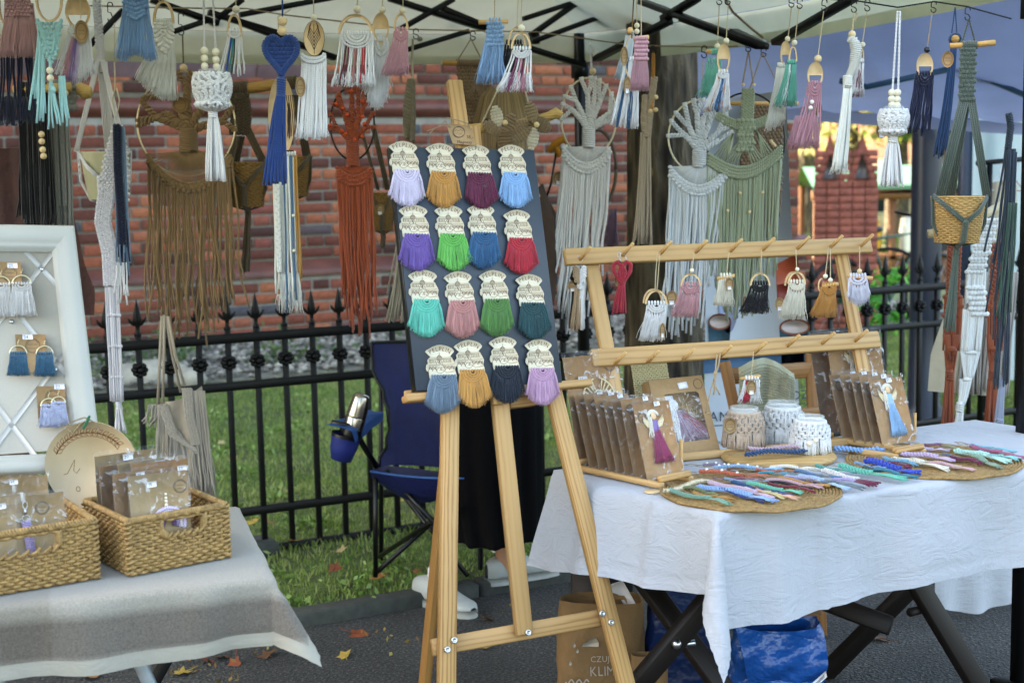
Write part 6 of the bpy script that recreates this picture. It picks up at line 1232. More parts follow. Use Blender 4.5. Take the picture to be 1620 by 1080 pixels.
ktag(T('price_tag','round kraft price tag hanging behind the smaller netted jar','price tag',1395,190,3.7),1395,207,12,rx=9,d=0)
t=mini('navy rope fringe on a half-solid plywood hoop beside the smaller netted jar',1468,15,3.6,1452,1480,115,205,1440,1479,['#10193a'],scal=3,dep=16,kind='cord',group='hangings of the front row');hoop(t,1466,104,13,21,3,.5);bead(t,1469,78,5,simple('dark_bead','#141622',.3,key='dbd'));string(t,[(1475,20),(1469,74)],'#a98d68');mb=t.mb();mb.strands(1453,1480,125,208,16,1.7,1436,1479,yj=6,wob=2.5,dj=8,seg=12);t.part('rear_fringe',mb,cord('#10193a'));shook(t,1477,3,20)
t=hang('tassel_hanging','petrol blue cord tassel on a dowel end with a round kraft tag',1508,15,3.65,group='hangings of the front row');M=cord('#1b3f68');mb=t.mb();mb.tube([(1510,62,-12),(1512,60,6)],6,12);t.part('dowel',mb,M_RODB);mb=t.mb();mb.rope([(1512,62,-6),(1513,61,4)],8.5,1.8,3.5,1,5,per=14);mb.strands(1507,1515,70,240,12,1.9,1488,1504,yj=12,wob=1.5,dj=6,seg=10);t.part('cords',mb,M);string(t,[(1511,12),(1507,52)],'#1b3f68',1.2);string(t,[(1511,12),(1515,52)],'#1b3f68',1.2);ktag(t,1501,93,13,rx=9.5,sticker=False,mat=simple('tan_tag','#b58a5a',.8,key='ttag'))
# green plant hanger at the end
t=planter('plant_hanger','dark green macrame plant hanger holding a light woven basket',1534,20,3.5,1527,310,84,72,'#47544a',[(1530,155,1494,308,-14,5),(1540,150,1568,308,-14,4),(1534,155,1520,308,22,5)],(1521,525,9),M_BASKET,weave=True,cr=1.8,taper=.8,tailn=26,group='pot hangers');M=cord('#47544a');mb=t.mb();mb.tube([(1545,70,0),(1576,67,0)],4.6,12);mb.tube([(1505,72,0),(1545,70,0)],4.4,12);t.part('dowel',mb,M_RODB);mb=t.mb();mb.rope([(1522,71,0),(1547,70,0)],5.4,1.9,3.8,1,6,per=14)
for x in (1526,1532,1538):mb.plait([(x,76,-3),(x,155,-3)],3.6,2.4,11)
mb.net(1523,1544,78,156,3,12,2,d=-4);t.part('knotted_strap',mb,M);string(t,[(1523,70),(1533,30),(1545,68)],'#3d4436',1.4);shook(t,1531,12,32)
rope_thing('hanging_line','thin black line under the tent eave carrying the hooks of the front row','line',[P(1120,-7,3.78),P(1138,-7,3.75),P(1252,-4,3.7),P(1304,-1,3.6),P(1351,1,3.6),P(1420,12,3.6),P(1477,3,3.6),P(1531,11,3.5),P(1600,30,3.55)],.0022,M_HOOK)
rope_thing('hanging_line','jute line along the front edge of the tent carrying the front row','line',[P(-60,-24,3.2),P(200,-22,3.25),P(450,-17,3.25),P(640,-14,3.3),P(830,-14,3.3),P(1030,-14,3.32)],.0022,M_JUTE)
# ================================================================== HOOK RACK on the table and what hangs on it
TR_=mrad(20);LR=mrad(21)
RE=np.array([mcos(TR_),msin(TR_),0]);RB=np.array([-msin(TR_),mcos(TR_),0]);RU=RB*msin(LR)+EZ*mcos(LR);RN=np.cross(RE,RU)
if RN[1]>0:RN=-RN
RP0=P(1160,550,3.66)
def rpl(px,py,off=0.0):return PL(px,py,RP0+RN*off,RN)
rack=empty('peg_rack',rpl(1150,700),'pine rack of two pegged rails on two leaning uprights, standing on the white table','rack')
M_RACK=wood('#bd9765','#94693a',9,.5,key='rackpine')
def rp(name,a,b,w,h,up=RN,mat=None):o=plank(name,a,b,w,h,mat or M_RACK,None,up,.003);o.parent=rack;o.matrix_parent_inverse=Matrix.Translation(-Vector(rack.location));return o
rp('top_rail',rpl(893,407),rpl(1377,388),.043,.018);rp('lower_rail',rpl(935,567),rpl(1390,537),.045,.018)
for (x0,y0,x1,y1) in [(932,402,990,715),(1328,390,1385,690)]:
    a,b=rpl(x0,y0,-.019),rpl(x1,y1,-.019);t=(b-a)/np.linalg.norm(b-a);b=a+t*((ZT+.004-a[2])/t[2]);rp('upright',a,b,.038,.017)
rp('foot',rpl(985,715,-.02)*[1,1,0]+EZ*(ZT+.012),rpl(1385,690,-.02)*[1,1,0]+EZ*(ZT+.012),.02,.03)
def peg(x,y):
    p=rpl(x,y,.006);d=RN*.9+EZ*.38;d/=np.linalg.norm(d);d2=d+RE*.25;q=p+d2*.052;mb=MB();mb.tube([p,q],.0046,10);o=obj('peg',mb,M_DOWEL,rack);o.matrix_parent_inverse=Matrix.Translation(-Vector(rack.location));return p
pg=[peg(x,y) for x,y in [(917,411),(984,405),(1044,402),(1100,400),(1155,398),(1206,396),(1261,394),(1313,392),(1361,390)]]
[peg(x,y) for x,y in [(972,576),(1024,573),(1080,570),(1138,565),(1193,559),(1245,548),(1300,544),(1352,540)]]
YR=3.61
def rmini(label,x,y,x0,x1,yt,yb,xb0,xb1,cols,**k):return mini(label,x,y,YR,x0,x1,yt,yb,xb0,xb1,cols,name='mini_wall_hanging',group='small pieces on the pegs of the rack',**k)
# keyring beige/white/black
t=hang('macrame_keyring','beige and white knotted keyring with a black one behind, on the first peg',917,405,YR,'keyring','small pieces on the pegs of the rack')
mb=t.mb();mb.ring(915,413,6,8,.9,d=-3,n=6);t.part('split_ring',mb,M_STEEL)
for sx,c_ in ((-1,'#a58a68'),(1,C_WH)):
    mb=t.mb()
    for i in range(6):mb.rope([(917+sx*.5,424+i*4.2+5,-3),(917+sx*6,421+i*4 ,-4),(917+sx*10*(1 if i<4 else .7),424+i*4.4,-3)],1.1,1.5,4,2,5)
    mb.strands(917 if sx>0 else 911,923 if sx>0 else 917,452,522 if sx<0 else 520,8,1.8,916 if sx>0 else 904,926 if sx>0 else 918,yj=3,wob=.8,dj=4,sides=6);t.part('cords',mb,cord(c_))
mb=t.mb();mb.rope([(918,449,-2),(918,457,-2)],4.5,1.4,2.6,1,5,per=12);t.part('wrap',mb,cord(C_WH));mb=t.mb();mb.strands(908,914,432,520,8,1.7,902,912,yj=3,wob=1,dj=4,d=5);mb.rope([(910,426,4),(905,440,4),(912,450,4)],2,2,5,2,5);t.part('rear_cords',mb,cord('#0e1015'));ktag(t,906,453,9,rx=7.5,d=2);string(t,[(917,404),(916,420)])
t=hang('macrame_keyring','red heart-shaped knotted keyring on a metal clasp',984,400,YR,'keyring','small pieces on the pegs of the rack');M=cord('#a51a30');mb=t.mb();mb.ring(979,403,2.5,4,.8,d=-3);mb.tube([(979,407,-3),(983,416,-3)],1,5);mb.tube([(988,402,-3),(991,410,-3),(988,414,-3)],.8,5);t.part('clasp',mb,M_STEEL)
mb=t.mb();mb.rope([(984,450,0),(972,430,-1),(971,418,-1),(978,414,-1),(984,422,-1)],1.8,1.8,4.5,3,5);mb.rope([(984,450,0),(997,430,-1),(998,418,-1),(991,414,-1),(984,422,-1)],1.8,1.8,4.5,3,5);mb.rope([(984,418,-2),(979,430,-3),(984,448,-2)],1.2,1.6,4,2,5);mb.rope([(984,418,-2),(990,430,-3),(984,448,-2)],1.2,1.6,4,2,5);mb.rope([(984,422,-2),(984,444,-2)],1.6,1.5,3.5,2,5)
mb.strands(981,988,448,496,11,1.7,970,989,yj=2,wob=.7,dj=5,sides=6,flare=.8);t.part('cords',mb,M);ktag(t,977,445,8,rx=4,d=5,sticker=False)
t=rmini('white combed tassel on a double plywood arch, third along the top rail',1044,400,1025,1054,480,538,1012,1052,[C_WH],n=190);arch(t,1021,1057,458,481,3.4);arch(t,1018,1050,457,480,2.6,d=5,name='rear_arch');string(t,[(1040,400),(1038,430),(1037,459)]);string(t,[(1044,400),(1042,430),(1040,459)]);ktag(t,1049,523,12,rx=4.5,d=-6)
t=rmini('dusty pink combed tassel on a plywood arch with one pale bead and a kraft tag',1099,400,1079,1107,450,500,1064,1104,['#bd858a'],n=190);arch(t,1077,1110,432,452,3);bead(t,1095,428,3.8);string(t,[(1098,400),(1096,425)]);ktag(t,1064,472,12,rx=9,d=4)
t=rmini('small cream tassel on a wrapped dowel with a kraft tag',1152,398,1139,1158,436,482,1132,1158,['#d3cdb8'],n=150,scal=0,dep=6);mb=t.mb();mb.tube([(1135,441,0),(1163,436,0)],3,10);t.part('dowel',mb,M_DOWEL);string(t,[(1153,400),(1150,436)]);ktag(t,1154,449,10,rx=7,d=-5)
t=rmini('black combed tassel on a plywood arch in the middle of the top rail',1205,396,1190,1216,448,494,1172,1217,['#0a0a10'],n=220);arch(t,1187,1220,431,452,3);string(t,[(1205,396),(1204,431)]);ktag(t,1181,478,9,rx=4,d=5,sticker=False)
t=rmini('cream combed tassel on a double plywood arch with a kraft tag',1260,394,1250,1274,446,503,1237,1275,['#d3cdb8'],n=200);arch(t,1247,1276,429,449,3);arch(t,1243,1270,430,452,2.6,d=5,name='rear_arch');bead(t,1262,426,3.4);string(t,[(1259,394),(1261,423)]);ktag(t,1236,482,11,rx=8,d=3)
t=rmini('mustard combed tassels on a dowel with two pale beads',1311,392,1302,1324,450,500,1286,1323,['#b87a1e'],n=230,dep=12);mb=t.mb();mb.tube([(1302,452,-1),(1328,449,0)],3,10);t.part('dowel',mb,M_DOWEL);mb=t.mb();mb.ring(1303,452,6,11,1.2,90,250,d=3);t.part('arch_edge',mb,M_RING);bead(t,1307,437,3.8);bead(t,1315,443,3.8);string(t,[(1311,392),(1307,433)]);string(t,[(1314,392),(1315,440)])
t=rmini('pale lilac grey fringe on a short dowel, last along the top rail',1361,390,1345,1372,436,472,1344,1378,['#cccbe2'],n=190,scal=2,yc=lambda u:470+15*msin(mpi*min(1,u*.9))-6*u);mb=t.mb();mb.tube([(1343,437,0),(1382,440,0)],3,10);t.part('dowel',mb,M_DOWEL);bead(t,1361,429,4,M_BEAD);string(t,[(1360,390),(1361,426)])
t=rmini('red and white tassel with a kraft tag on the lower rail',1193,556,1179,1202,598,636,1168,1203,[C_WH,'#b3152f','#b3152f','#b3152f'],n=170,scal=0,dep=6);mb=t.mb();mb.tube([(1172,599,0),(1204,595,0)],2.6,10);t.part('dowel',mb,M_DOWEL);string(t,[(1192,556),(1191,575),(1189,596)]);ktag(t,1189,613,12,rx=8,d=-5)
t=hang('cord_loop','knotted jute cord loop dangling from a peg of the lower rail',1138,562,YR,'cord');mb=t.mb();mb.tube([(1134,560,0),(1133,575,0),(1132,588,-1),(1131,600,-1),(1133,612,-1),(1140,625,0)],1.4,6);mb.tube([(1139,560,0),(1137,578,0),(1133,590,-1),(1132,606,-1),(1130,625,0)],1.4,6);mb.ball((1132,590,-1),(3.4,4,3),8,6);mb.ball((1131,601,-1),(2.6,3,2.6),8,6);mb.tube([(1131,598,1),(1124,625,1),(1118,655,1)],1.3,6);t.part('cord',mb,cord('#b59a70'))
# ================================================================== CARD PACKETS
m=bpy.data.materials.new('cellophane');nt,B,N,L=nodes(m);co=coords(N,L);n1=noise(N,L,26,4,co,.55,2.2);B.inputs['Base Color'].default_value=(.9,.9,.9,1);B.inputs['Roughness'].default_value=.12;B.inputs['Specular IOR Level'].default_value=1.0
r=ramp(N,[(.42,(.03,.03,.03,1)),(.56,(.08,.08,.08,1)),(.64,(.5,.5,.5,1))]);L.new(n1.outputs[0],r.inputs[0]);L.new(r.outputs[0],B.inputs['Alpha']);bump(N,L,n1.outputs[0],B,1,.02);M_FILM=m
M_KR2=simple('kraft_board','#a97f50',.85,nscale=60,var=.12,bstr=.1,key='kr2');M_KR3=simple('pale_kraft_board','#a88f66',.85,nscale=60,var=.08,bstr=.1,key='kr3')
def packet(label,bl,br,H,lean,content=None,name='card_packet',group='kraft card packets',stamp=(.75,.16),sticker=(.55,.04),mat=None,film=True,px=None,cut=True):
    """bl, br: bottom corners on the support; leans back; local units = 1/100 of its width"""
    ex=br-bl;W=np.linalg.norm(ex);ex=ex/W;hb=np.cross(EZ,ex);hb/=np.linalg.norm(hb);up=EZ*mcos(lean)+hb*msin(lean);nb=np.cross(up,-ex)*-1;nb=np.cross(ex,up)*-1
    e=empty(name,bl,label,'card packet',group,rot=(ex,-nb if np.dot(nb,hb)<0 else nb,up));k=W/100;hh=H/k
    mk=lambda:MB(0,0,k,0)
    mb=mk();mb.prism([(1,-1),(99,-1),(99,-hh+4),(1,-hh+4)],0,.9);obj('card',mb,mat or M_KR2,e,False)
    if film:
        mb=mk();X=np.zeros((14,18,3))
        for i in range(14):
            for j in range(18):u,v=i/13,j/17;X[i,j]=(-2+104*u+.8*msin(v*9),-hh*v*1.02,-1.6-1.8*abs(msin(u*7+v*4))*msin(mpi*min(1,u*1.0))-(0 if content is None else 2.5*msin(mpi*u)*msin(mpi*v)))
        mb.grid(X);obj('film',mb,M_FILM,e)
    if stamp:
        mb=mk();sx,sy=stamp[0]*100,-hh+stamp[1]*hh;mb.ring(sx,sy,11,11,.45,n=3,d=-.4,seg=24);mb.ring(sx,sy,9,9.5,.3,20,340,n=3,d=-.4,seg=24)
        for dy in (-2.5,3):mb.line([(sx-6+i*1.5,sy+dy+(i % 2)*1.8) for i in range(9)],.6,-.5)
        obj('stamp',mb,M_INK2,e)
    if sticker:
        mb=mk();sx,sy=sticker[0]*100,-hh+sticker[1]*hh+3;mb.prism([(sx-8,sy-4.5),(sx+8,sy-5),(sx+8.3,sy+4.5),(sx-7.6,sy+5)],-4.2,-3.9);o=obj('price_sticker',mb,M_WHITE,e,False)
        mb=mk();mb.text(random.choice(['15,-','20,-','25,-','12,-','35,-']),sx,sy+2.6,7.5,d=-4.4);obj('price_print',mb,M_INK2,o,False)
    if content:content(e,mk,hh,k)
    return e
def angel(dress,hair='#d9d2c0',wingc='#d8c59b',top=None,sc=1.2,ox=52,oy=0):
    def f(e,mk,hh,k):
        cy=-hh*.80+oy;mb=mk();mb.ball((ox,cy,-4),(6*sc,6.5*sc,3),10,8);obj('head',mb,simple('angel_face','#d8b48e',.7),e)
        mb=mk()
        for i in range(8):a=np.linspace(.2,2.95,9);mb.tube(np.stack([ox+(9+i*.6)*sc*np.cos(a),cy+3-(9.5+i*.6)*sc*np.sin(a),np.full(9,-4+i*.3)],-1),1.1,4)
        mb.strands(ox-11*sc,ox-5*sc,cy,cy+34*sc,7,1.3,ox-14*sc,ox-6*sc,yj=3,wob=1.5,dj=2,d=-3.5);obj('hair',mb,cord(hair),e)
        mb=mk()
        for sx in (-1,1):
            w=[(ox+sx*4*sc,cy+12*sc),(ox+sx*14*sc,cy+5*sc),(ox+sx*21*sc,cy-2*sc),(ox+sx*22*sc,cy+8*sc),(ox+sx*16*sc,cy+18*sc),(ox+sx*8*sc,cy+20*sc)];mb.prism(w if sx>0 else w[::-1],-2.6,-1.6)
        obj('wing_pair',mb,simple('wing_ply',wingc,.6),e,False)
        mb=mk();mb.strands(ox-4*sc,ox+5*sc,cy+7*sc,cy+26*sc,12,1.6,ox-6*sc,ox+7*sc,wob=.5,dj=2,d=-4,yj=1);obj('bodice',mb,cord(top or dress),e)
        mb=mk();mb.strands(ox-6*sc,ox+7*sc,cy+24*sc,min(-4,cy+78*sc),26,1.7,ox-13*sc,ox+24*sc,wob=.7,dj=4,d=-3.5,yj=1.5);mb.fluff(ox-6*sc,ox+7*sc,cy+26*sc,min(-3,cy+80*sc),ox-13*sc,ox+24*sc,n=90,r=.7,d=-5,dj=3);obj('skirt',mb,cord(dress),e)
    return f
def hoopdecor(e,mk,hh,k):
    cy=-hh*.55;mb=mk()
    for sx in (-1,1):
        for i in range(10):a=.35+i*.24;x0,y0=52+sx*13*msin(a),cy-13*mcos(a)*1.3;x1,y1=52+sx*29*msin(a),cy-29*mcos(a)*1.2;mb.tube([(x0,y0,-4),(x1,y1,-4)],1.3,4)
        a=np.linspace(.2,2.9,16);mb.tube(np.stack([52+sx*29*np.sin(a),cy-34*np.cos(a),np.full(16,-4)],-1),1.3,5);mb.tube(np.stack([52+sx*13*np.sin(a),cy-16*np.cos(a),np.full(16,-4)],-1),1.1,5)
    obj('cut_out_wings',mb,simple('wing_ply','#d8c59b',.6),e);mb=mk();mb.ball((52,cy-4,-6),(7,7,4),10,8);obj('head',mb,simple('angel_face','#d8b48e',.7),e);mb=mk();mb.strands(46,58,cy-12,cy+2,8,1.6,44,60,d=-7);obj('hair',mb,cord(C_WH),e);mb=mk();mb.fluff(47,57,cy+2,cy+34,42,66,n=80,r=.8,d=-5);obj('skirt',mb,cord('#c28e5a'),e)
# holder 1 (near the easel): rail on the table and a row of packets
def gz(px,py,z=0.0):return G(px,py,ZT+.006+z)
def holder(label,f0,f1,b0,b1,pegs):
    e=empty('card_holder',f0,label,'card holder','wooden card holders');inv=Matrix.Translation(-Vector(f0))
    def hp(a,b,nm='base_bar',w=.017,h=.013):
        o=plank(nm,a,b,w,h,M_RACK,None,EZ,.002);o.parent=e;o.matrix_parent_inverse=inv
    hp(f0,f1);hp(b0,b1);hp(f1*.97+f0*.03+EZ*.0135,b1*.97+b0*.03+EZ*.0135);hp(f0*.93+f1*.07+EZ*.0135,b0*.93+b1*.07+EZ*.0135)
    for (a,hgt) in pegs:mb=MB();mb.tube([a+EZ*.008,a+EZ*hgt],.0042,10);o=obj('peg',mb,M_DOWEL,e);o.matrix_parent_inverse=inv
    return e
hf0,hf1=gz(905,737,.01),gz(1048,768,.01);hb_=(gz(1118,752,.01)-hf1);hb_=hb_/np.linalg.norm(hb_)*.10
holder('long wooden card holder with round pegs full of kraft packets beside the easel leg',hf0,hf1,hf0+hb_,hf1+hb_,[(gz(1034,762),.085),(gz(1078,752),.088)]+[(gz(x,y),.07) for x,y in [(939,742),(954,745),(969,749),(984,752),(1014,758)]])
rowd=(hf1-hf0)/np.linalg.norm(hf1-hf0)
pk=lambda l_,a_,b_,H_,*r_,**k:packet(l_,a_,b_,H_*KT,*r_,**k)
fr_l,fr_r=gz(1024,762,.012),gz(1082,752,.012);exw=fr_r-fr_l
pk('foremost packet in the first holder with a wool angel in a plum dress',fr_l,fr_r,.176,.30,angel('#9c3560',top='#8f74b0',sc=1.25,ox=47),stamp=(.2,.2),sticker=(.62,.03))
names=['second packet from the front','third packet','fourth packet','fifth packet','sixth packet','seventh packet']
for i,(d,w_,h_) in enumerate([(.042,.9,.178),(.072,.95,.172),(.10,.95,.175),(.128,.95,.178),(.162,1.0,.18),(.196,.95,.178)]):
    bl_=fr_l-rowd*d;pk(f'{names[i]} in the first holder, only its edge and top strip showing',bl_,bl_+exw*w_,h_+random.uniform(-.004,.004),.28+i*.012,None if i % 2 else angel(['#6f8ca8','#c9c2b4','#a55a5a'][i // 2 % 3],sc=.9),stamp=(.25,.15),sticker=(.72,.03))
bl_=fr_l-rowd*.235;pk('tall rear packet in the first holder holding a white angel with cut-out wings',bl_,bl_+exw*1.55,.262,.24,hoopdecor,stamp=(.82,.12),sticker=(.28,.22))
# second holder near the end of the table
gf0,gf1=gz(1262,700,.01),gz(1420,722,.01);hb2=gz(1462,712,.01)-gf1;
gd=(gf1-gf0)/np.linalg.norm(gf1-gf0);f2l,f2r=gz(1396,706,.012),gz(1449,697,.012);ex2=f2r-f2l
holder('second wooden card holder with round pegs near the far end of the rack',gf0,gf1,gf0+ex2*.8,gf1+ex2*.8,[(gz(1409,706),.075),(gz(1447,699),.078)]+[(gz(x,y),.06) for x,y in [(1332,690),(1344,694),(1358,697),(1376,700)]])
pk('foremost packet in the second holder with a wool angel in a light blue dress',f2l,f2r,.168,.30,angel('#86b3dc',top='#9cc0e4',sc=1.22,ox=46),stamp=(.14,.2),sticker=(.55,.04))
for i,(d,h_) in enumerate([(.028,.172),(.052,.174),(.082,.175),(.115,.172)]):
    bl_=f2l-gd*d;pk(f'{["second packet from the front", "third packet", "fourth packet", "fifth packet"][i]} in the second holder, mostly hidden by the one before',bl_,bl_+ex2*.96,h_,.28+.01*i,None if i % 2 else angel('#c9ccd4',sc=.9),stamp=(.25,.2),sticker=(.7,.03))
bl_=gz(1330,690,.012);pk('tall packet of the second holder with a cream winged angel in teal',bl_,bl_+ex2*1.62,.262,.22,angel('#1f8296',hair='#c9beb0',wingc='#d6bf86',sc=.8,ox=45),stamp=(.8,.14),sticker=(.47,.03))
bl_=gz(1302,687,.012);pk('plain brown packet standing behind the tall one in the second holder',bl_,bl_+ex2*.8,.262,.22,None,stamp=(.55,.12),sticker=None,mat=simple('brown_card','#7d5c42',.8,key='brc'))
# gift box with window
BX=[(1014,620),(1106,614),(1140,720),(1052,735)]
bl_,br_=gz(1055,728),gz(1140,717);ex=br_-bl_;W=np.linalg.norm(ex);ex/=W;hb3=np.cross(EZ,ex);up=EZ*mcos(.42)+hb3*msin(.42);nn=np.cross(ex,up)*-1;nn=nn if np.dot(nn,hb3)>0 else -nn
e=empty('gift_box',bl_,'kraft gift box with a clear window showing a pink and white wool angel','gift box',rot=(ex,nn,up));k=W/88;Hb=.200*KT/k;mk=lambda:MB(0,0,k,0)
win=[(20,-22),(76,-22),(76,-Hb+26),(72,-Hb+22),(20,-Hb+22)]
mb=mk();mb.prism([(0,0),(88,0),(88,-Hb),(0,-Hb)],-1,0,[win]);mb.add([(0,0,-1),(0,-Hb,-1),(0,-Hb,20),(0,0,20),(88,0,-1),(88,-Hb,-1),(88,-Hb,20),(88,0,20)],[(0,1,2,3),(4,7,6,5),(1,5,6,2),(0,3,7,4),(3,2,6,7)]);obj('carton',mb,M_KRAFT,e,False)
mb=mk();mb.add([(20,-22,-.4),(76,-22,-.4),(76,-Hb+22,-.4),(20,-Hb+22,-.4)],[(0,1,2,3)]);obj('window_film',mb,M_FILM,e,False)
mb=mk();rs=np.random.RandomState(4)
for i in range(70):a=rs.rand(3)*[60,60,8]+[18,-Hb+20,8];b=rs.randn(2,3)*7;mb.tube([a,a+b[0],a+b[0]+b[1]],.5,3)
obj('wood_wool',mb,simple('wood_wool','#cdbf96',.8),e)
mb=mk();mb.fluff(34,48,-Hb+45,-24,34,84,n=260,r=.8,dj=6,d=5);obj('skirt',mb,cord('#b79ab0'),e);mb=mk();mb.fluff(44,50,-Hb+48,-30,66,84,n=80,r=.8,dj=4,d=4);obj('skirt_panel',mb,cord('#a8636c'),e);mb=mk();mb.strands(22,34,-Hb+24,-20,14,1.5,20,34,wob=2,dj=4,d=3);mb.ball((34,-Hb+38,4),(8,9,4),8,6);obj('hair',mb,cord(C_WH),e)
mb=mk();mb.prism([(45,-Hb+8),(60,-Hb+7),(61,-Hb+16),(46,-Hb+17)],-1.5,-1.2);obj('price_sticker',mb,M_WHITE,e,False);mb=mk();mb.ring(78,-Hb+12,7,7,.35,n=3,d=-1.3);obj('stamp',mb,M_INK2,e)
# woven reed mat
bl_,br_=gz(1018,712),gz(1075,706);ex=br_-bl_;W=np.linalg.norm(ex);ex/=W;hb3=np.cross(EZ,ex);up=EZ*mcos(.3)+hb3*msin(.3);nn=np.cross(up,ex);e=empty('reed_mat',bl_,'small cream reed mat standing behind the gift box','reed mat',rot=(ex,nn if np.dot(nn,hb3)>0 else -nn,up));k=W/58;mk=lambda:MB(0,0,k,0);mb=mk();hh=.235*KT/k
for i in range(44):y=-i*hh/44;mb.tube([(x,y+.4*msin(x*1.3+i*3.14),.6*msin(x*1.05+i*3.14)) for x in np.linspace(0,58,26)],1.35,4)
for x in np.arange(2,58,3):mb.tube([(x,0,0),(x,-hh,0)],.7,4)
obj('weave',mb,simple('cream_reed','#cfc296',.7,nscale=120,var=.2),e)
# ================================================================== jars
def covered_jar(label,px,py,Wp,Hp,col,Y,pattern,beads=False,tagp=None):
    t=T('macrame_jar',label,'candle jar',px,py,Y,'jars in macrame covers');hw=Wp/2;M=cord(col);top=py-Hp;mb=t.mb()
    mb.lathe((px,0,0),[(hw*.66,top+2),(hw*.72,top+2),(hw*.74,top+4),(hw*.70,top+6),(hw*.74,top+8),(hw*.70,top+12),(hw*.92,top+22),(hw*.92,py-3),(hw*.8,py),(.1,py)],28)
    mb.lathe((px,0,0),[(hw*.66,top+2),(hw*.64,top+12),(hw*.86,top+24),(hw*.86,py-4),(.1,py-4)],28);t.part('glass_jar',mb,M_GLASS)
    mb=t.mb();rad=lambda v:hw*(.76+.2*msin(min(1,v*1.8)*mpi/2));y0,y1=top+11,top+Hp*.60;rows=5;nk=17
    mb.ring(px,y0,1,1,.1)
    a=np.linspace(0,2*mpi,61);mb.rope(np.stack([px+rad(0)*np.cos(a),np.full(61,y0),rad(0)*np.sin(a)],-1),1.2,1.7,5,2,5)
    for j in range(rows):
        v=j/(rows-1);y=y0+4+(y1-y0-4)*v;r_=rad(v)+1
        for i in range(nk):
            th=(i+.5*(j % 2))*2*mpi/nk;c=np.array([px+r_*mcos(th),y,r_*msin(th)]);tx=np.array([-msin(th),0,mcos(th)])
            for dy in (-2.2,0,2.2):mb.tube([c-tx*hw*.14+[0,dy+.6,0],c+[0,dy-.3,0]+np.array([mcos(th),0,msin(th)])*1.3,c+tx*hw*.14+[0,dy+.6,0]],1.35,5)
            if j<rows-1:
                for s_ in (-.5,.5):th2=th+s_*2*mpi/nk;r2=rad((j+1)/(rows-1))+1;mb.tube([c,(px+r2*mcos(th2),y+(y1-y0-4)/(rows-1),r2*msin(th2))],1.4,5)
    t.part('knotted_cover',mb,M);mb=t.mb();Pt=[];rs=np.random.RandomState(3)
    for i in range(170):th=rs.rand()*6.283;r0,r1=rad(1)+1.5,hw*rs.uniform(.98,1.14);yb=py+rs.uniform(-4,1);t2=th+rs.uniform(-.05,.05);Pt.append([(px+r0*mcos(th),y1,r0*msin(th)),(px+(r0+1.5)*mcos(th),y1+8,(r0+1.5)*msin(th)),(px+r1*.97*mcos(t2),(y1+yb)/2+4,r1*.97*msin(t2)),(px+r1*mcos(t2),yb,r1*msin(t2))])
    mb.tubes(np.array(Pt),1.25,4);t.part('fringe',mb,M)
    if beads:
        for dx,y in beads:bead(t,px+dx,y,4.2,M_BEADP,d=-hw*1.05)
        mb=t.mb();[mb.tube([(px+dx,top+14,-hw),(px+dx*1.2,y,-hw*1.05)],1.3,5) for dx,y in beads];t.part('bead_cords',mb,M)
    else:mb=t.mb();mb.tube([(px-1,top+14,-hw*.95),(px-3,top+34,-hw*1.04),(px-2,top+44,-hw*1.1)],1.2,5);mb.tube([(px+4,top+14,-hw*.95),(px+3,top+34,-hw*1.04)],1.2,5);t.part('tie',mb,M)
    if tagp:ktag(t,tagp[0],tagp[1],12,rx=10,d=-hw*.9,sticker=False)
    return t
YJ=lambda x,y:G(x,y,ZT+.03)[1]
covered_jar('beige macrame covered jar with a round kraft tag',1176,706,62,66,'#bfa791',YJ(1176,702),0,tagp=(1150,667))
covered_jar('taller white macrame covered jar between the beige one and the beaded one',1237,700,68,68,'#eceff2',YJ(1237,697)+.08,0)
covered_jar('smaller white macrame covered jar with two wooden beads',1281,714,60,60,'#eceff2',YJ(1281,709),0,beads=[(-8,695),(2,690)])
# round wooden board below the jars
c_=G(1232,712,ZT+.03);e=empty('round_board',c_-EZ*.026,'round wooden serving board under the macrame covered jars','wooden board');mb=MB();k=c_[1]/F_PX;mb.lathe((0,0,0),[(.001,.0),(86*k,0),(92*k,.006),(92*k,.012),(88*k,.018),(.001,.018)],40,'z');mb.V=[v*np.array([1,.85,1]) for v in mb.V];obj('disc',mb,wood('#b8935e','#8f6a3a',8,.5,key='boardw'),e)
# woven placemats
def placemat(label,px,py,wpx,hm=None):
    c=G(px,py,ZT+.008);k=c[1]/F_PX;R_=wpx/2*k;e=empty('woven_placemat',c,label,'placemat','round seagrass placemats');mb=MB();n=int(R_/.0075);a=np.linspace(0,2*mpi*n,n*60);r_=a/a[-1]*R_;q=np.stack([r_*np.cos(a),r_*np.sin(a),.0015*np.cos(a*11)],-1)[30:]
    mb.rope(q,.0018,.0026,.012,2,4,per=4);mb.lathe((0,0,-.003),[(.001,0),(R_*.99,0)],40,'z');obj('coil',mb,M_WICK,e);return c
placemat('round seagrass placemat under the bookmarks at the front corner of the table',1185,775,290);placemat('round seagrass placemat near the far end of the table under pastel bookmarks',1475,728,275)
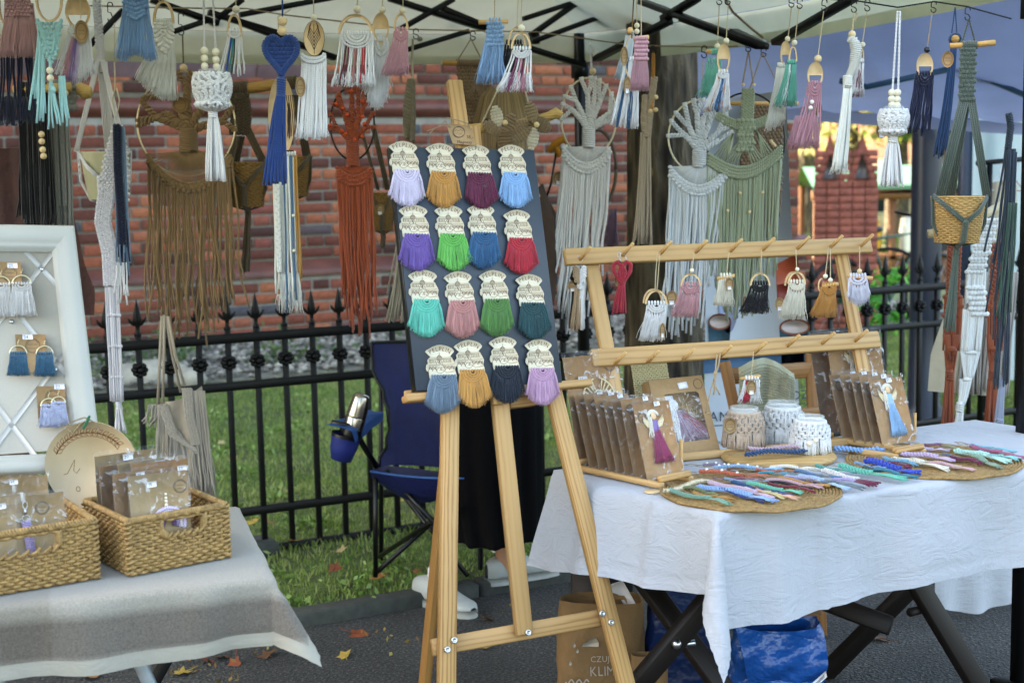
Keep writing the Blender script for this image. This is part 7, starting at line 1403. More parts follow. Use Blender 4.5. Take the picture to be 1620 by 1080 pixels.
# ================================================================== knotted bookmarks lying on the table
def bookmark(label,x0,y0,x1,y1,col,w=8,tail=.32,z=.016,beads=0,tw=1.0,cols2=None,bow=0,plaitk=True):
    a,b=gz(x0,y0,z),gz(x1,y1,z-.004);e=empty('knotted_bookmark',a,label,'macrame bookmark','knotted bookmarks on the white table');d=b-a;L_=np.linalg.norm(d[:2]);d2=d/L_;sd=np.array([-d2[1],d2[0],0]);k=a[1]/F_PX;w_=w*k*.85;mb=MB();Lk=L_*(1-tail);M=cord(col)
    path=lambda u:d*u*L_/L_+sd*bow*k*msin(mpi*u)+EZ*.003*msin(u*7+x0)
    pts=np.array([path(u) for u in np.linspace(0,1-tail,12)])
    # local frame trick: knots are laid in the horizontal plane
    T_=np.gradient(pts,axis=0);tot=np.linalg.norm(pts[-1]-pts[0]);N_=max(10,int(tot/(w_*.55)*7));tt=np.linspace(0,1,N_);C=np.stack([np.interp(tt,np.linspace(0,1,12),pts[:,i]) for i in range(3)],-1);ph=tt*tot/(w_*1.7)*2*mpi;out=[]
    for j in range(3):q=ph+j*2.094;out.append(C+sd[None]*(w_*.46*np.sin(q))[:,None]+EZ[None]*(w_*.2*np.sin(q*2)+w_*.1)[:,None])
    mb.tubes(np.array(out),w_*.17,5);mb.tubes(np.array(out)+EZ*w_*.12+sd*w_*.1,w_*.10,4);obj('knotted_strip',mb,M,e)
    mb=MB();P0_,P1_=pts[-1],d;rs=np.random.RandomState(int(x0+y0));S_=[]
    for i in range(9):o0=(i-4)/4*w_*.4;o1=(i-4)/4*w_*.75*tw+rs.randn()*w_*.12;S_.append([P0_+sd*o0,P0_*.5+P1_*.5+sd*(o0+o1)/2+EZ*rs.uniform(0,.004),P1_+sd*o1+d2*rs.uniform(-.006,.006)+EZ*rs.uniform(-.004,.003)])
    mb.tubes(np.array(S_),w_*.15,5);obj('tail',mb,cord(cols2) if cols2 else M,e)
    if beads:
        for i in range(beads):u=(i+.5)/beads*(1-tail);mb=MB();mb.ball(path(u)+EZ*w_*.45,w_*.30,10,7);obj('bead',mb,simple('white_bead','#e4e2d8',.3,key='wb'),e)
    mb=MB();s0=-d2*.004;mb.tube([s0,-d2*.03+sd*.008+EZ*.001,-d2*.045,-d2*.03-sd*.008,s0],.0007,4);obj('loop',mb,M_JUTE,e);return e
bmk=[('light aqua-green bookmark overhanging the front corner of the table',1058,776,1152,796,'#6d9b86',9,.3,0),('sky blue bookmark lying across the front placemat edge',1104,768,1226,792,'#7fa9dc',11,.3,0),('pale pink bookmark behind the sky blue one',1122,762,1222,788,'#c3a3b4',10,.25,0),('mustard bookmark end showing under the sky blue one',1096,780,1160,790,'#b07a24',7,.4,0),('navy petrol bookmark on the front placemat',1158,764,1250,783,'#1d4a7a',8,.45,0),
    ('cream macrame bookmark with a plywood charm at the corner',1052,778,1118,760,'#cbbf9f',11,.2,0),('mint bookmark across the front placemat',1182,766,1268,778,'#58b79b',9,.35,0),('orange bookmark with three white beads',1106,747,1218,752,'#bf5a34',10,.35,3),('light blue bookmark with five white beads',1130,738,1238,742,'#86aed2',9,.3,5),('mauve beaded bookmark at the back of the front group',1112,736,1190,739,'#8d7a92',8,.3,4),('teal bookmark with loose ends behind the orange one',1200,749,1262,750,'#1d8aa0',7,.6,0),
    ('black bookmark beside the mint one',1205,760,1282,773,'#14161f',6,.3,0),('pink bookmark with a long tail near the mint one',1212,758,1300,770,'#c49aa4',7,.35,0),('mustard bookmark with a combed end',1232,757,1310,768,'#b5802c',7,.3,0),('lilac grey bookmark on the front placemat',1242,752,1324,766,'#a7a8c4',9,.3,0),('purple thin bookmark under the lilac grey one',1238,756,1290,762,'#6a55a0',5,.3,0),('powder blue bookmark with a thick combed tail',1262,752,1342,772,'#94b6dc',9,.5,0),
    ('slate grey combed tail at the front edge of the white table',1300,762,1366,772,'#64717c',8,.6,0),('white bookmark with a burgundy tip',1302,746,1388,765,'#cfc9c4',11,.35,0),('turquoise bookmark lying between the placemats',1328,738,1432,757,'#4bb39b',12,.5,0),('dark green bookmark beside the royal blue one',1366,740,1424,748,'#3a4a40',9,.4,0),('royal blue knotted bookmark on the far placemat',1370,730,1452,748,'#1742b4',14,.35,0),('burgundy bookmark with a tied loop under the royal blue one',1372,726,1440,738,'#6d1e40',8,.3,0),
    ('pale blue bookmark on the far placemat behind the royal blue',1398,724,1452,736,'#5f9dbb',8,.3,0),('cream bookmark with a spread tail on the far placemat',1412,724,1500,742,'#d3cfbf',10,.45,0),('lilac bookmark with loose cord ends',1424,716,1508,728,'#bba3c6',11,.3,0),('dark plum bookmark on the far placemat',1505,722,1552,733,'#6a1d44',8,.2,0),('sage bookmark tail beside the mint one on the far placemat',1540,722,1580,738,'#7f9c86',9,.5,0),('pale mint bookmark on the far placemat',1512,712,1596,730,'#9fd0c4',12,.4,0),
    ('rose bookmark at the far end of the table',1536,706,1616,724,'#a85a7c',9,.4,0),('bright aqua bookmark behind the rose one',1536,703,1606,714,'#59b2c4',6,.5,0),('violet bookmark at the foot of the second holder',1462,702,1512,708,'#8b4a7c',7,.3,0),('olive jute bookmark lying behind the pale mint one',1490,706,1552,716,'#8f8a62',7,.5,0)]
bmk+=[('dusty plum bookmark tucked under the orange beaded one',1128,756,1208,760,'#7d4a60',7,.4,0),('grey-blue bookmark behind the navy petrol one',1146,758,1228,764,'#7f95ab',7,.35,0),('second orange bookmark beside the teal loose ends',1196,744,1262,746,'#b85c38',7,.4,0),('pale yellow bookmark near the mint one',1178,772,1240,786,'#c9b878',7,.35,0),
    ('dark red bookmark between the two mustard ones',1216,764,1288,778,'#7a2030',6,.35,0),('steel blue bookmark crossing the lilac grey one',1258,746,1330,756,'#4d7396',8,.4,0),('brown bookmark at the back of the front placemat',1150,743,1210,744,'#6d4a34',6,.3,0),('white bookmark at the back of the front group',1218,738,1292,742,'#d6d4cc',8,.4,0),('sea green bookmark reaching towards the royal blue one',1290,738,1352,746,'#3f9488',8,.4,0),('lavender bookmark just before the burgundy tip',1318,756,1380,768,'#a595c4',7,.45,0),
    ('dusty blue bookmark tail beyond the turquoise one',1352,734,1402,740,'#6d8fb2',7,.5,0),('teal blue bookmark under the royal blue one',1382,742,1450,754,'#1f7d94',7,.4,0),('sand bookmark on the far placemat beside the lilac one',1440,728,1520,738,'#c2ae8a',8,.4,0),('faded pink bookmark on the far placemat',1470,732,1540,742,'#c79aa0',8,.4,0),('slate bookmark between sand and plum ones',1490,720,1546,728,'#5d6a74',7,.4,0),('light turquoise bookmark at the far rim of the placemat',1548,716,1612,726,'#74bfc0',8,.4,0),('pale lilac bookmark behind the second placemat',1440,706,1500,712,'#c0aecb',7,.4,0),
    ('olive green bookmark at the front corner beside the aqua-green one',1080,770,1136,782,'#6e7a4c',7,.35,0),('deep blue bookmark near the sky blue one',1138,774,1206,792,'#1f3f7e',6,.35,0),('peach bookmark under the mint one',1196,776,1262,788,'#cf9a80',6,.4,0)]
for q in bmk:bookmark(q[0],q[1],q[2],q[3],q[4],q[5],q[6],q[7],beads=q[8],cols2='#6d1e40' if 'burgundy tip' in q[0] else None)
bookmark('thick petrol blue twisted strip on the round board in front of the jars',1180,718,1272,713,'#1c4672',13,.04,z=.034);bookmark('pale pink twisted strip behind the petrol blue one on the round board',1184,710,1272,708,'#c3a3b4',10,.04,z=.036);bookmark('fluffy sky blue strip lying beside the round board',1320,712,1398,712,'#6f9fd4',13,.1)
# plywood key charm at the corner
c_=G(1032,777,ZT+.008);mb=MB();mb.lathe((0,0,0),[(.001,.0015),(.018,.0015),(.018,-.0015)],24,'z');o=obj('plywood_disc',mb,M_RING);o.location=c_;tag(o,'small round plywood charm at the very front corner of the white table','charm')
# ================================================================== PERSON behind the easel
M_SKIN=simple('skin','#c08e72',.55,nscale=40,var=.06,bstr=.05);M_BLACK=simple('black_wool','#08080a',.95,spec=.1,nscale=60,var=.2,bstr=.3,bdist=.003);M_BROWNJ=simple('brown_jacket','#3a281c',.9,nscale=30,var=.25,bstr=.3,bdist=.004)
def skin_mesh(name,verts,edges,radii,mat,parent,root=0,sub=2,label=None):
    me=bpy.data.meshes.new(name);me.from_pydata([tuple(v) for v in verts],edges,[]);o=bpy.data.objects.new(name,me);COL.objects.link(o);o.parent=parent
    md=o.modifiers.new('skin','SKIN');me.skin_vertices[0].data[root].use_root=True
    for i,r_ in enumerate(radii):me.skin_vertices[0].data[i].radius=(r_,r_) if np.ndim(r_)==0 else r_
    md.use_smooth_shade=True;s=o.modifiers.new('sub','SUBSURF');s.levels=sub;s.render_levels=sub;me.materials.append(mat);return tag(o,label)
f1=G(742,985,0);f2=G(800,928,.03);hip=(f1+f2)/2;hx,hy=P(795,600,4.72)[:2]
man=empty('person',(hx,hy,0),'blonde woman in brown jacket and long black skirt, head bowed, standing behind the easel','person')
loc=lambda p:np.asarray(p,float)-np.array([hx,hy,0])
B_=[(0,0,.93),(0,.01,1.1),(0,.02,1.3),(0,.0,1.42),(0,-.03,1.5),(0,-.07,1.60),(0,-.06,1.67),
      (-.13,.02,1.37),(-.15,.05,1.12),(-.10,-.14,.98),(.12,.02,1.37),(.13,.05,1.10),(.09,-.14,.98),
      (-.11,0,.88),(-.10,.02,.5),None,None,(.03,0,.88),(.03,.0,.5),None,None,(-.07,-.2,.97),(.05,-.21,.97)]
a1=loc(G(688,956,0))+EZ*.08;a2=loc(G(797,921,.03))+EZ*.08
B_[15]=tuple(a1);B_[16]=tuple(a1+[.05,-.02,-.03]);B_[19]=tuple(a2);B_[20]=tuple(a2+[.05,-.02,-.03]);B_=[tuple(b) for b in B_]
Ed=[(0,1),(1,2),(2,3),(3,4),(4,5),(5,6),(3,7),(7,8),(8,9),(9,21),(3,10),(10,11),(11,12),(12,22),(0,13),(13,14),(14,15),(15,16),(0,17),(17,18),(18,19),(19,20)]
Rr=[(.15,.11),(.12,.09),(.14,.09),(.08,.07),(.05,.05),(.075,.09),(.06,.075),.05,.042,.03,.05,.042,.03,(.085,.085),.055,.036,.03,(.085,.085),.055,.036,.03,.025,.025]
skin_mesh('body',B_,Ed,Rr,M_SKIN,man)
# hands: five fingers each, clasped low in front
for nm,c0,sx in (('hand',np.array(B_[21]),1),('hand',np.array(B_[22]),-1)):
    V=[c0,c0+[sx*.03,-.02,-.03]];E=[(0,1)];R_=[.018,.022]
    for i in range(4):
        b=c0+np.array([sx*(.035+.004*i),-.03+.004*i,-.02-.016*i]);V+=[b,b+[sx*.028,-.008,-.008],b+[sx*.042,.008,-.016]];n_=len(V);E+=[(1,n_-3),(n_-3,n_-2),(n_-2,n_-1)];R_+=[.009,.008,.007]
    V+=[c0+[sx*.02,-.03,.012],c0+[sx*.045,-.04,.01]];n_=len(V);E+=[(0,n_-2),(n_-2,n_-1)];R_+=[.01,.008]
    skin_mesh(nm,V,E,R_,M_SKIN,man,sub=1)
mb=MB();hc=np.array(B_[5])+[0,-.01,.01]
for sx in (-1,1):mb.ball(hc+[sx*.03,-.085,.0],(.011,.007,.007),8,6)
obj('eye',mb,simple('eye_dark','#2a211c',.3),man,kind=None);mb=MB();mb.ball(hc+[0,-.105,-.025],(.012,.016,.018),8,6);obj('nose',mb,M_SKIN,man);mb=MB();mb.ball(hc+[0,-.088,-.055],(.024,.01,.006),8,6);obj('mouth',mb,simple('lips','#9a5048',.5),man)
# hair: cap of strands parted in the middle
HC=loc(P(796,186,4.72));HC[1]=-.07;mb=MB();S_=[];rs=np.random.RandomState(6)
for i in range(700):
    a=rs.uniform(-1.15,1.15)*mpi;el=rs.uniform(.15,1.5);R0=.092
    sx=msin(a);p0=HC+np.array([.012*np.sign(sx),-.02,.092]);p1=HC+np.array([R0*.75*sx,-.08*mcos(a)-.01,.06]);p2=HC+np.array([R0*1.02*sx,-.11*mcos(a),-.02]);p3=HC+np.array([R0*1.0*sx,-.115*mcos(a),-.12-.05*rs.rand()]);S_.append([p0,p0*.4+p1*.6+EZ*.012,p1,p2,p3,p3+[0,0,-.03*rs.rand()]])
mb.tubes(np.array(S_),np.array([.003,.005,.0055,.0055,.004,.002]),5)
mb.ball(HC+[0,0,.0],(.085,.1,.09),18,12);m=bpy.data.materials.new('dark_blonde_hair');nt,B,N,L=nodes(m);g=N.new('ShaderNodeNewGeometry');r=ramp(N,[(0,lin('#3a2c1b')),(.5,lin('#6b5534')),(1,lin('#957a4c'))]);L.new(g.outputs['Random Per Island'],r.inputs[0]);L.new(r.outputs[0],B.inputs['Base Color']);B.inputs['Roughness'].default_value=.45;obj('hair',mb,m,man)
mb=MB();n=40;X=[]
for (z,rx,ry) in [(1.44,.07,.07),(1.40,.12,.09),(1.36,.15,.105),(1.25,.155,.12),(1.1,.15,.12),(.98,.165,.13),(.86,.18,.14)]:
    a=np.arange(n)*2*mpi/n;w=1+.02*np.sin(a*7+z*20);X.append(np.stack([rx*w*np.cos(a)-.025,ry*w*np.sin(a)+.01,np.full(n,z)],-1))
mb.grid(np.array(X),wrap=True);jac=obj('jacket',mb,M_BROWNJ,man)
mb=MB();mb.tube([(.10,.02,1.39),(.13,.03,1.28),(.14,.055,1.12),(.13,.0,1.02),(.10,-.12,.98)],[.05,.055,.055,.05,.042],16);obj('sleeve',mb,M_BROWNJ,jac);mb=MB();mb.tube([(-.11,.02,1.39),(-.14,.03,1.28),(-.155,.055,1.12),(-.14,.0,1.02),(-.11,-.12,.98)],[.05,.055,.055,.05,.042],16);obj('sleeve',mb,M_BROWNJ,jac)
mb=MB();X=[];c1,c2=loc(P(770,870,4.72)),None
for i,z in enumerate(np.linspace(.95,.21,22)):
    v=i/21;rx,ry=.14+.02*msin(v*3.1)+.0*v,.14+.05*v;a=np.arange(72)*2*mpi/72;w=1+(.015+.07*v)*np.sin(a*11+2*np.sin(v*3))+.02*v*np.sin(a*23);X.append(np.stack([rx*w*np.cos(a)-.035,ry*w*np.sin(a)+.02,np.full(72,z+.01*msin(i))],-1))
mb.grid(np.array(X),wrap=True);obj('skirt',mb,M_BLACK,man)
M_SHOE=simple('white_leather','#a9aeac',.45,nscale=30,var=.06,bstr=.1);M_SOLE=simple('shoe_sole','#9b9e9a',.7,nscale=60,var=.1)
def sneaker(ax,ay,tx,ty,z0=.0,lace=True):
    h=G(ax,ay,z0)-np.array([hx,hy,0]);tt=G(tx,ty,z0)-np.array([hx,hy,0]);d=tt-h;d/=np.linalg.norm(d);L_=.285;sd=np.array([-d[1],d[0],0]);mb=MB();X=[];n=20
    secs=np.array([(-.02,.012,.075,.02),(.0,.034,.092,.012),(.05,.038,.10,.012),(.09,.036,.098,.012),(.13,.037,.085,.012),(.17,.041,.066,.012),(.21,.044,.052,.012),(.245,.041,.048,.012),(.262,.030,.042,.012),(.275,.012,.034,.016)]);uu=np.linspace(0,1,30);fine=np.stack([np.interp(uu,np.linspace(0,1,len(secs)),secs[:,i]) for i in range(4)],-1);fine[1:-1]=(fine[:-2]+2*fine[1:-1]+fine[2:])/4
    for (u,w,zt,zb) in fine:
        a=np.arange(n)*2*mpi/n;ca,sa=np.cos(a),np.sin(a);X.append(h+d*u+sd*(w*np.sign(ca)*np.abs(ca)**.85)[:,None]+EZ*((zt+zb)/2+(zt-zb)/2*np.sign(sa)*np.abs(sa)**.8)[:,None])
    mb.grid(np.array(X),wrap=True);o=obj('shoe',mb,M_SHOE,man)
    out=[(h+d*u+sd*s*w) for s in (1,-1) for (u,w) in ([(-.024,.012),(-.01,.03),(.03,.038),(.1,.037),(.2,.045),(.25,.038),(.272,.022),(.28,.006)] if s>0 else [(.28,.006),(.272,.022),(.25,.038),(.2,.045),(.1,.037),(.03,.038),(-.01,.03),(-.024,.012)])]
    mb=MB();mb.prism([(p[0],p[1]) for p in out],z0+.0,z0+.026);obj('sole',mb,M_SOLE,o,False)
    if lace:
        mb=MB()
        for i in range(5):u=.10+i*.022;zt=.092-i*.0095;mb.tube([h+d*u+sd*.024+EZ*(zt-.012),h+d*u+EZ*(zt+.004),h+d*u-sd*.024+EZ*(zt-.012)],.003,5)
        mb.tube([h+d*.1+EZ*.095,h+d*.08+sd*.03+EZ*.09,h+d*.12+sd*.05+EZ*.06],.002,4);obj('laces',mb,M_WHITE,o)
    return o
sneaker(664,950,765,982,.0);sneaker(778,924,880,905,.03)
mb=MB();p=loc(G(795,905,.0));mb.lathe((p[0]+.0,p[1]+.01,.08),[(.04,0),(.037,.05),(.036,.06)],16,'z');obj('sock',mb,M_WHITE,man);p=loc(G(682,955,.0));mb=MB();mb.lathe((p[0]+.03,p[1],.07),[(.042,0),(.038,.05),(.036,.06)],16,'z');obj('sock',mb,M_WHITE,man)
# ================================================================== blue camping chair and steel flask
M_NAVY=simple('navy_nylon','#0b1750',.6,nscale=12,var=.25,bstr=.5,bdist=.006,bscale=40);M_NAVY2=simple('blue_trim','#1f4f8c',.6,nscale=20,var=.2);M_TUBE=simple('chair_tube','#0c0d10',.35,metal=.2,nscale=40,bstr=0)
ch=empty('camping_chair',P(650,880,4.95)*[1,1,0],'dark blue folding camping chair with a mesh cup holder against the fence','chair');ci=Matrix.Translation(-Vector(ch.location))
def cp(name,mb,mat,smooth=True,parent=None):
    o=obj(name,mb,mat,parent or ch,smooth);
    if parent is None:o.matrix_parent_inverse=ci
    return o
def patch(q,n=14,m=14,sag=0,dr=(0,1,0),wr=.004,seed=0):
    a,b,c,d=[np.asarray(x,float) for x in q];X=np.zeros((n,m,3))
    for i in range(n):
        for j in range(m):
            u,v=i/(n-1),j/(m-1);p=(a*(1-u)+b*u)*(1-v)+(d*(1-u)+c*u)*v;X[i,j]=p+np.array(dr)*(sag*4*u*(1-u)*(.3+.7*msin(mpi*v))+wr*msin(u*9+v*5+seed)*msin(v*7+seed*2))
    return X
bk=[(588,542,5.1),(700,540,5.1),(735,742,4.9),(610,735,4.85)];outl=[(590,545),(640,541),(690,548),(700,600),(712,660),(735,745),(600,745),(585,730),(592,712),(610,700),(617,670),(609,640),(597,600),(588,560)]
mb=MB();X=patch([P(*q) for q in bk],sag=.05,dr=(0,1,0),wr=.006)
# curved left edge
for j in range(14):v=j/13;xo=[588,590,597,607,615,617,611,600][min(7,int(v*7.99))];X[0,j]=P(xo,542+v*196,5.1-.25*v)
mb.grid(X);cp('backrest',mb,M_NAVY);mb=MB();mb.tube([X[0,j] for j in range(14)],.006,6);mb.tube([X[i,0] for i in range(14)],.006,6);cp('binding',mb,M_TUBE)
mb=MB();X=patch([P(586,745,4.72),P(735,756,4.6),P(745,744,4.95),P(606,734,5.0)],sag=-.03,dr=(0,0,1));mb.grid(X);mb.grid(np.array([[X[i,0],X[i,0]+np.array([0,.03,-.03-.03*msin(i/13*mpi)]),X[i,0]+np.array([0,.10,-.05-.06*msin(i/13*mpi)])] for i in range(14)]));cp('seat',mb,M_NAVY)
mb=MB();mb.tube([X[i,0] for i in range(14)],.005,6);cp('seat_edge',mb,M_NAVY2)
ctub=lambda a,b,r_=.009,nm='frame_tube': (lambda mb:(mb.tube([P(*a),P(*b)],r_,8),cp(nm,mb,M_TUBE)))(MB())
for a,b in [((594,745,4.74),(594,912,4.74)),((603,560,5.12),(603,885,5.12)),((600,880,5.1),(720,800,4.55)),((592,908,4.74),(745,770,5.0)),((612,750,5.05),(740,910,4.8)),((612,745,4.8),(690,830,4.62)),((760,770,4.6),(760,900,4.6))]:ctub(a,b,.009,'leg' if a[0] in (594,603,760) and abs(a[0]-b[0])<3 else 'cross_tube')
mb=MB();mb.tube([P(524,668,4.62),P(545,672,4.62),P(562,680,4.64),P(572,700,4.68),P(596,738,4.74)],.010,8);cp('arm_tube',mb,M_TUBE)
mb=MB();mb.grid(patch([P(516,672,4.58),P(560,683,4.58),P(607,652,4.95),P(575,650,4.95)],sag=.01,dr=(0,0,1)));mb.grid(patch([P(556,682,4.57),P(562,700,4.6),P(606,664,4.95),P(607,652,4.95)],sag=.01,dr=(0,0,1)));cp('armrest',mb,M_NAVY2)
t_c=P(548,688,4.66);kq=4.66/F_PX;mb=MB();mb.lathe((0,0,0),[(24*kq,.0),(22*kq,-.04),(17*kq,-.085),(.001,-.09)],20,'z');o=obj('cup_holder',mb,simple('blue_mesh','#12246f',.7),ch);o.matrix_parent_inverse=ci;o.matrix_basis=Matrix.Translation(Vector(t_c)) @ Matrix.Rotation(.25,4,'Y')
mb=MB();mb.lathe((0,0,0),[(24.5*kq,.004),(24.5*kq,-.006)],20,'z');o=obj('cup_holder_rim',mb,M_TUBE,ch);o.matrix_parent_inverse=ci;o.matrix_basis=Matrix.Translation(Vector(t_c)) @ Matrix.Rotation(.25,4,'Y')
mb=MB();mb.grid(patch([P(752,664,4.75),P(858,672,4.75),P(858,662,5.1),P(780,656,5.1)],sag=.005,dr=(0,0,1)));mb.grid(patch([P(830,676,4.75),P(858,676,4.75),P(858,665,4.75),P(830,665,4.75)]));cp('far_armrest',mb,M_NAVY2)
fl=empty('steel_flask',t_c-EZ*.05,'brushed steel vacuum flask tilted in the chair cup holder','flask');fl.rotation_euler=(0,.30,0)
M_BRUSH=simple('brushed_steel','#b7aea2',.22,metal=1,nscale=30,var=.1,bstr=0);mb=MB();mb.lathe((0,0,0),[(.030,0),(.034,.02),(.034,.075)],24,'z');obj('rubber_base',mb,M_TUBE,fl);mb=MB();mb.lathe((0,0,0),[(.034,.076),(.034,.115),(.033,.117)],24,'z');obj('flask_body',mb,M_BRUSH,fl);mb=MB();mb.lathe((0,0,0),[(.0335,.117),(.0335,.121)],24,'z');obj('seal_ring',mb,M_TUBE,fl);mb=MB();mb.lathe((0,0,0),[(.034,.121),(.032,.15),(.028,.185),(.023,.194),(.001,.197)],24,'z');obj('flask_cup',mb,M_BRUSH,fl)
# ================================================================== tote bag on the fence
M_TOTE=simple('beige_cotton','#a39684',.92,nscale=20,var=.12,bstr=.5,bdist=.004,bscale=50)
t=hang('tote_bag','beige cotton tote bag with macrame bands and fringe hanging before the fence',275,500,4.55,'tote bag');mb=t.mb();X=np.zeros((18,22,3))
Lf=[(228,650),(236,640),(240,700),(246,760),(262,812)];Rt=[(316,610),(320,640),(328,690),(334,740),(330,800)]
for j in range(22):
    v=j/21;lx=np.interp(v,[0,.15,.5,1],[246,240,250,262]);ly=np.interp(v,[0,1],[636,805]);rx=np.interp(v,[0,.2,.6,1],[316,320,330,328]);ry=np.interp(v,[0,1],[612,800])
    for i in range(18):u=i/17;X[i,j]=(lx+(rx-lx)*u,ly+(ry-ly)*u+(8*msin(mpi*u)*(1-v)),-6*msin(mpi*u)+3*msin(u*14+v*5))
mb.grid(X);t.part('bag_body',mb,M_TOTE);mb=t.mb()
for (q) in ([(246,640,-2),(252,560,-2),(256,500,-1)],[(254,638,-2),(258,560,-2),(260,498,-1)],[(290,612,-3),(276,560,-3),(266,500,-1)],[(282,622,3),(270,560,2),(262,500,1)]):mb.tube(q,2.4,6)
t.part('strap',mb,M_TOTE);mb=t.mb();M=cord('#a59c8e')
for k_ in range(3):mb.plait([(290+k_*5,614,-9),(294+k_*4,660,-10),(304+k_*4,705,-10)],2.6,1.6,12)
for k_ in range(3):mb.plait([(252+k_*4,640,-9),(268+k_*4,690,-10),(306+k_*2,712+k_*3,-10)],2.6,1.6,12)
mb.strands(296,322,618,lambda u:770+12*u,34,1.2,306,336,yj=20,wob=2.5,dj=6,d=-8,seg=9,sides=4);mb.strands(248,300,lambda u:642+68*u,lambda u:730+50*u,40,1.1,240,318,yj=20,wob=2,dj=5,d=-8,sides=4);mb.strands(232,248,640,672,12,1.1,224,240,yj=6,wob=3,dj=5,d=-6);t.part('macrame_bands',mb,M)
# ================================================================== dark coat at the far end
t=hang('brown_coat','dark red-brown coat hanging behind the white frame',90,240,4.6,'coat');mb=t.mb();X=np.zeros((16,20,3))
for i in range(16):
    for j in range(20):u,v=i/15,j/19;lx=-30;rx=np.interp(v,[0,.3,.7,.85,1],[100,108,128,143,140]);X[i,j]=(lx+(rx-lx)*u,235+265*v,-8*msin(mpi*u)+4*msin(u*22))
mb.grid(X);t.part('coat_body',mb,simple('red_brown_cloth','#3c1c15',.8,nscale=14,var=.3,bstr=.4,bdist=.01))
# ================================================================== things at the far right end
t=hang('wall_rod','pale wooden rod carrying the orange and white knotted strips',1490,370,4.4,'rod');mb=t.mb();mb.tube([(1468,370,0),(1510,366,0),(1560,330,0),(1610,312,0)][:2]+[(1600,315,0)],7,14);t.part('rod',mb,simple('pale_rod','#b7ab8c',.6,nscale=40))
for (x,sc_,lb,c_) in [(1511,1.0,'rust orange knotted strip hanging nearest the lamp column','#8f4424'),(1580,1.0,'rust orange knotted strip hanging nearest the tent leg','#8f4424')]:
    t=hang('knotted_strip',lb,x,370,4.35 if x<1550 else 4.5,'macrame hanging','knotted strips at the end of the stall');M=cord(c_);mb=t.mb();w=10
    for sx in (-5,5):mb.plait([(x+sx,385,0),(x+sx,470,0)],5,2.4,22)
    mb.strands(x-12,x+14,468,556,12,2.0,x-10,x+12,yj=0,wob=.8,dj=4,seg=7,sides=6);mb.net(x-12,x+14,470,500,3,3,2.2)
    for s_ in (-1,1):[mb.tube([(x+s_*(13-i*3),530,-2),(x+s_*(6-i*1),556,-3),(x+s_*(2),566+i*2,-3)],2,6) for i in range(4)]
    mb.ball((x,553,-3),(9,5,5),8,6);mb.strands(x-9,x+9,556,592,10,2.0,x-5,x+5,yj=0,wob=.5,dj=3,sides=6,flare=1);mb.rope([(x,588,0),(x,602,0)],6,1.9,3.6,1,6,per=14);mb.tube([(x,586,0),(x,604,0)],5.2,10);mb.strands(x-6,x+6,600,682,18,2.1,x-10,x+9,yj=3,wob=.7,dj=8,sides=6);t.part('cords',mb,M)
t=hang('knotted_strip','white knotted strip hanging between the two rust orange ones',1555,330,4.25,'macrame hanging','knotted strips at the end of the stall');M=cord('#d5daea');mb=t.mb();mb.net(1550,1580,345,430,4,9,1.9,shape=lambda u,v:(1568-22*v+(u-.5)*26,348+82*v,-2));mb.strands(1536,1562,425,480,9,2.1,1534,1560,yj=0,wob=.8,dj=4,sides=6);mb.net(1534,1562,455,500,4,6,2.3,shape=lambda u,v:(1548+6*v+(u-.5)*24,455+42*v,-3))
mb.strands(1532,1562,490,560,10,2.1,1530,1558,yj=0,wob=.8,dj=4,sides=6);mb.ball((1545,559,-2),(12,3.5,4),8,6);mb.strands(1530,1558,558,602,9,2.1,1538,1548,yj=0,wob=.8,dj=4,sides=6);mb.ball((1540,602,-2),(8,4,4),8,6);mb.strands(1530,1546,602,645,9,2.1,1528,1536,yj=0,wob=.8,dj=4,sides=6);mb.rope([(1531,640,0),(1530,654,0)],5,1.9,3.6,1,6,per=14);mb.tube([(1531,638,0),(1530,656,0)],4.4,10);mb.strands(1527,1535,650,705,14,2,1520,1535,yj=3,wob=.6,dj=7,sides=6);t.part('cords',mb,M)
t=hang('cotton_bag','plain cream cotton bag with a grey fringe behind the knotted strips',1540,440,4.75,'bag');mb=t.mb();X=np.zeros((10,14,3))
for i in range(10):
    for j in range(14):u,v=i/9,j/13;lx=np.interp(v,[0,.6,1],[1506,1478,1474]);X[i,j]=(lx+(1575-lx)*u,470+150*v+8*u,4*msin(u*8+v*3))
mb.grid(X);t.part('bag_body',mb,simple('cream_cotton','#b3ab96',.9,nscale=10,bstr=.4,bdist=.006));mb=t.mb();mb.strands(1528,1608,430,622,36,1.9,1524,1600,yj=8,wob=1.5,dj=8,d=-4,seg=9,sides=5);t.part('fringe',mb,cord('#a09a94'))
t=hang('fringe_hanging','blue-grey and green long cords hanging against the black tent leg',1600,180,4.05,'macrame hanging');mb=t.mb();mb.rope([(1596,180,0),(1600,200,0),(1597,235,0)],4,2.2,12,3,5);mb.strands(1594,1608,235,lambda u:430+180*u,13,1.7,1570,1608,yj=40,wob=3,dj=12,seg=11,sides=5);mb.strands(1598,1610,240,610,6,1.7,1588,1608,yj=12,wob=2,dj=10,seg=11);t.part('blue_cords',mb,cord('#2f3d4c'));mb=t.mb();mb.strands(1600,1612,320,505,9,1.7,1586,1610,yj=16,wob=2,dj=8,d=-4,seg=9);t.part('green_cords',mb,cord('#3e5c50'));mb=t.mb();mb.strands(1600,1606,600,725,12,2,1592,1606,yj=5,wob=1);mb.rope([(1602,668,0),(1602,680,0)],5,1.8,3.4,1,5,per=12);t.part('pale_cords',mb,cord('#8d97ae'))
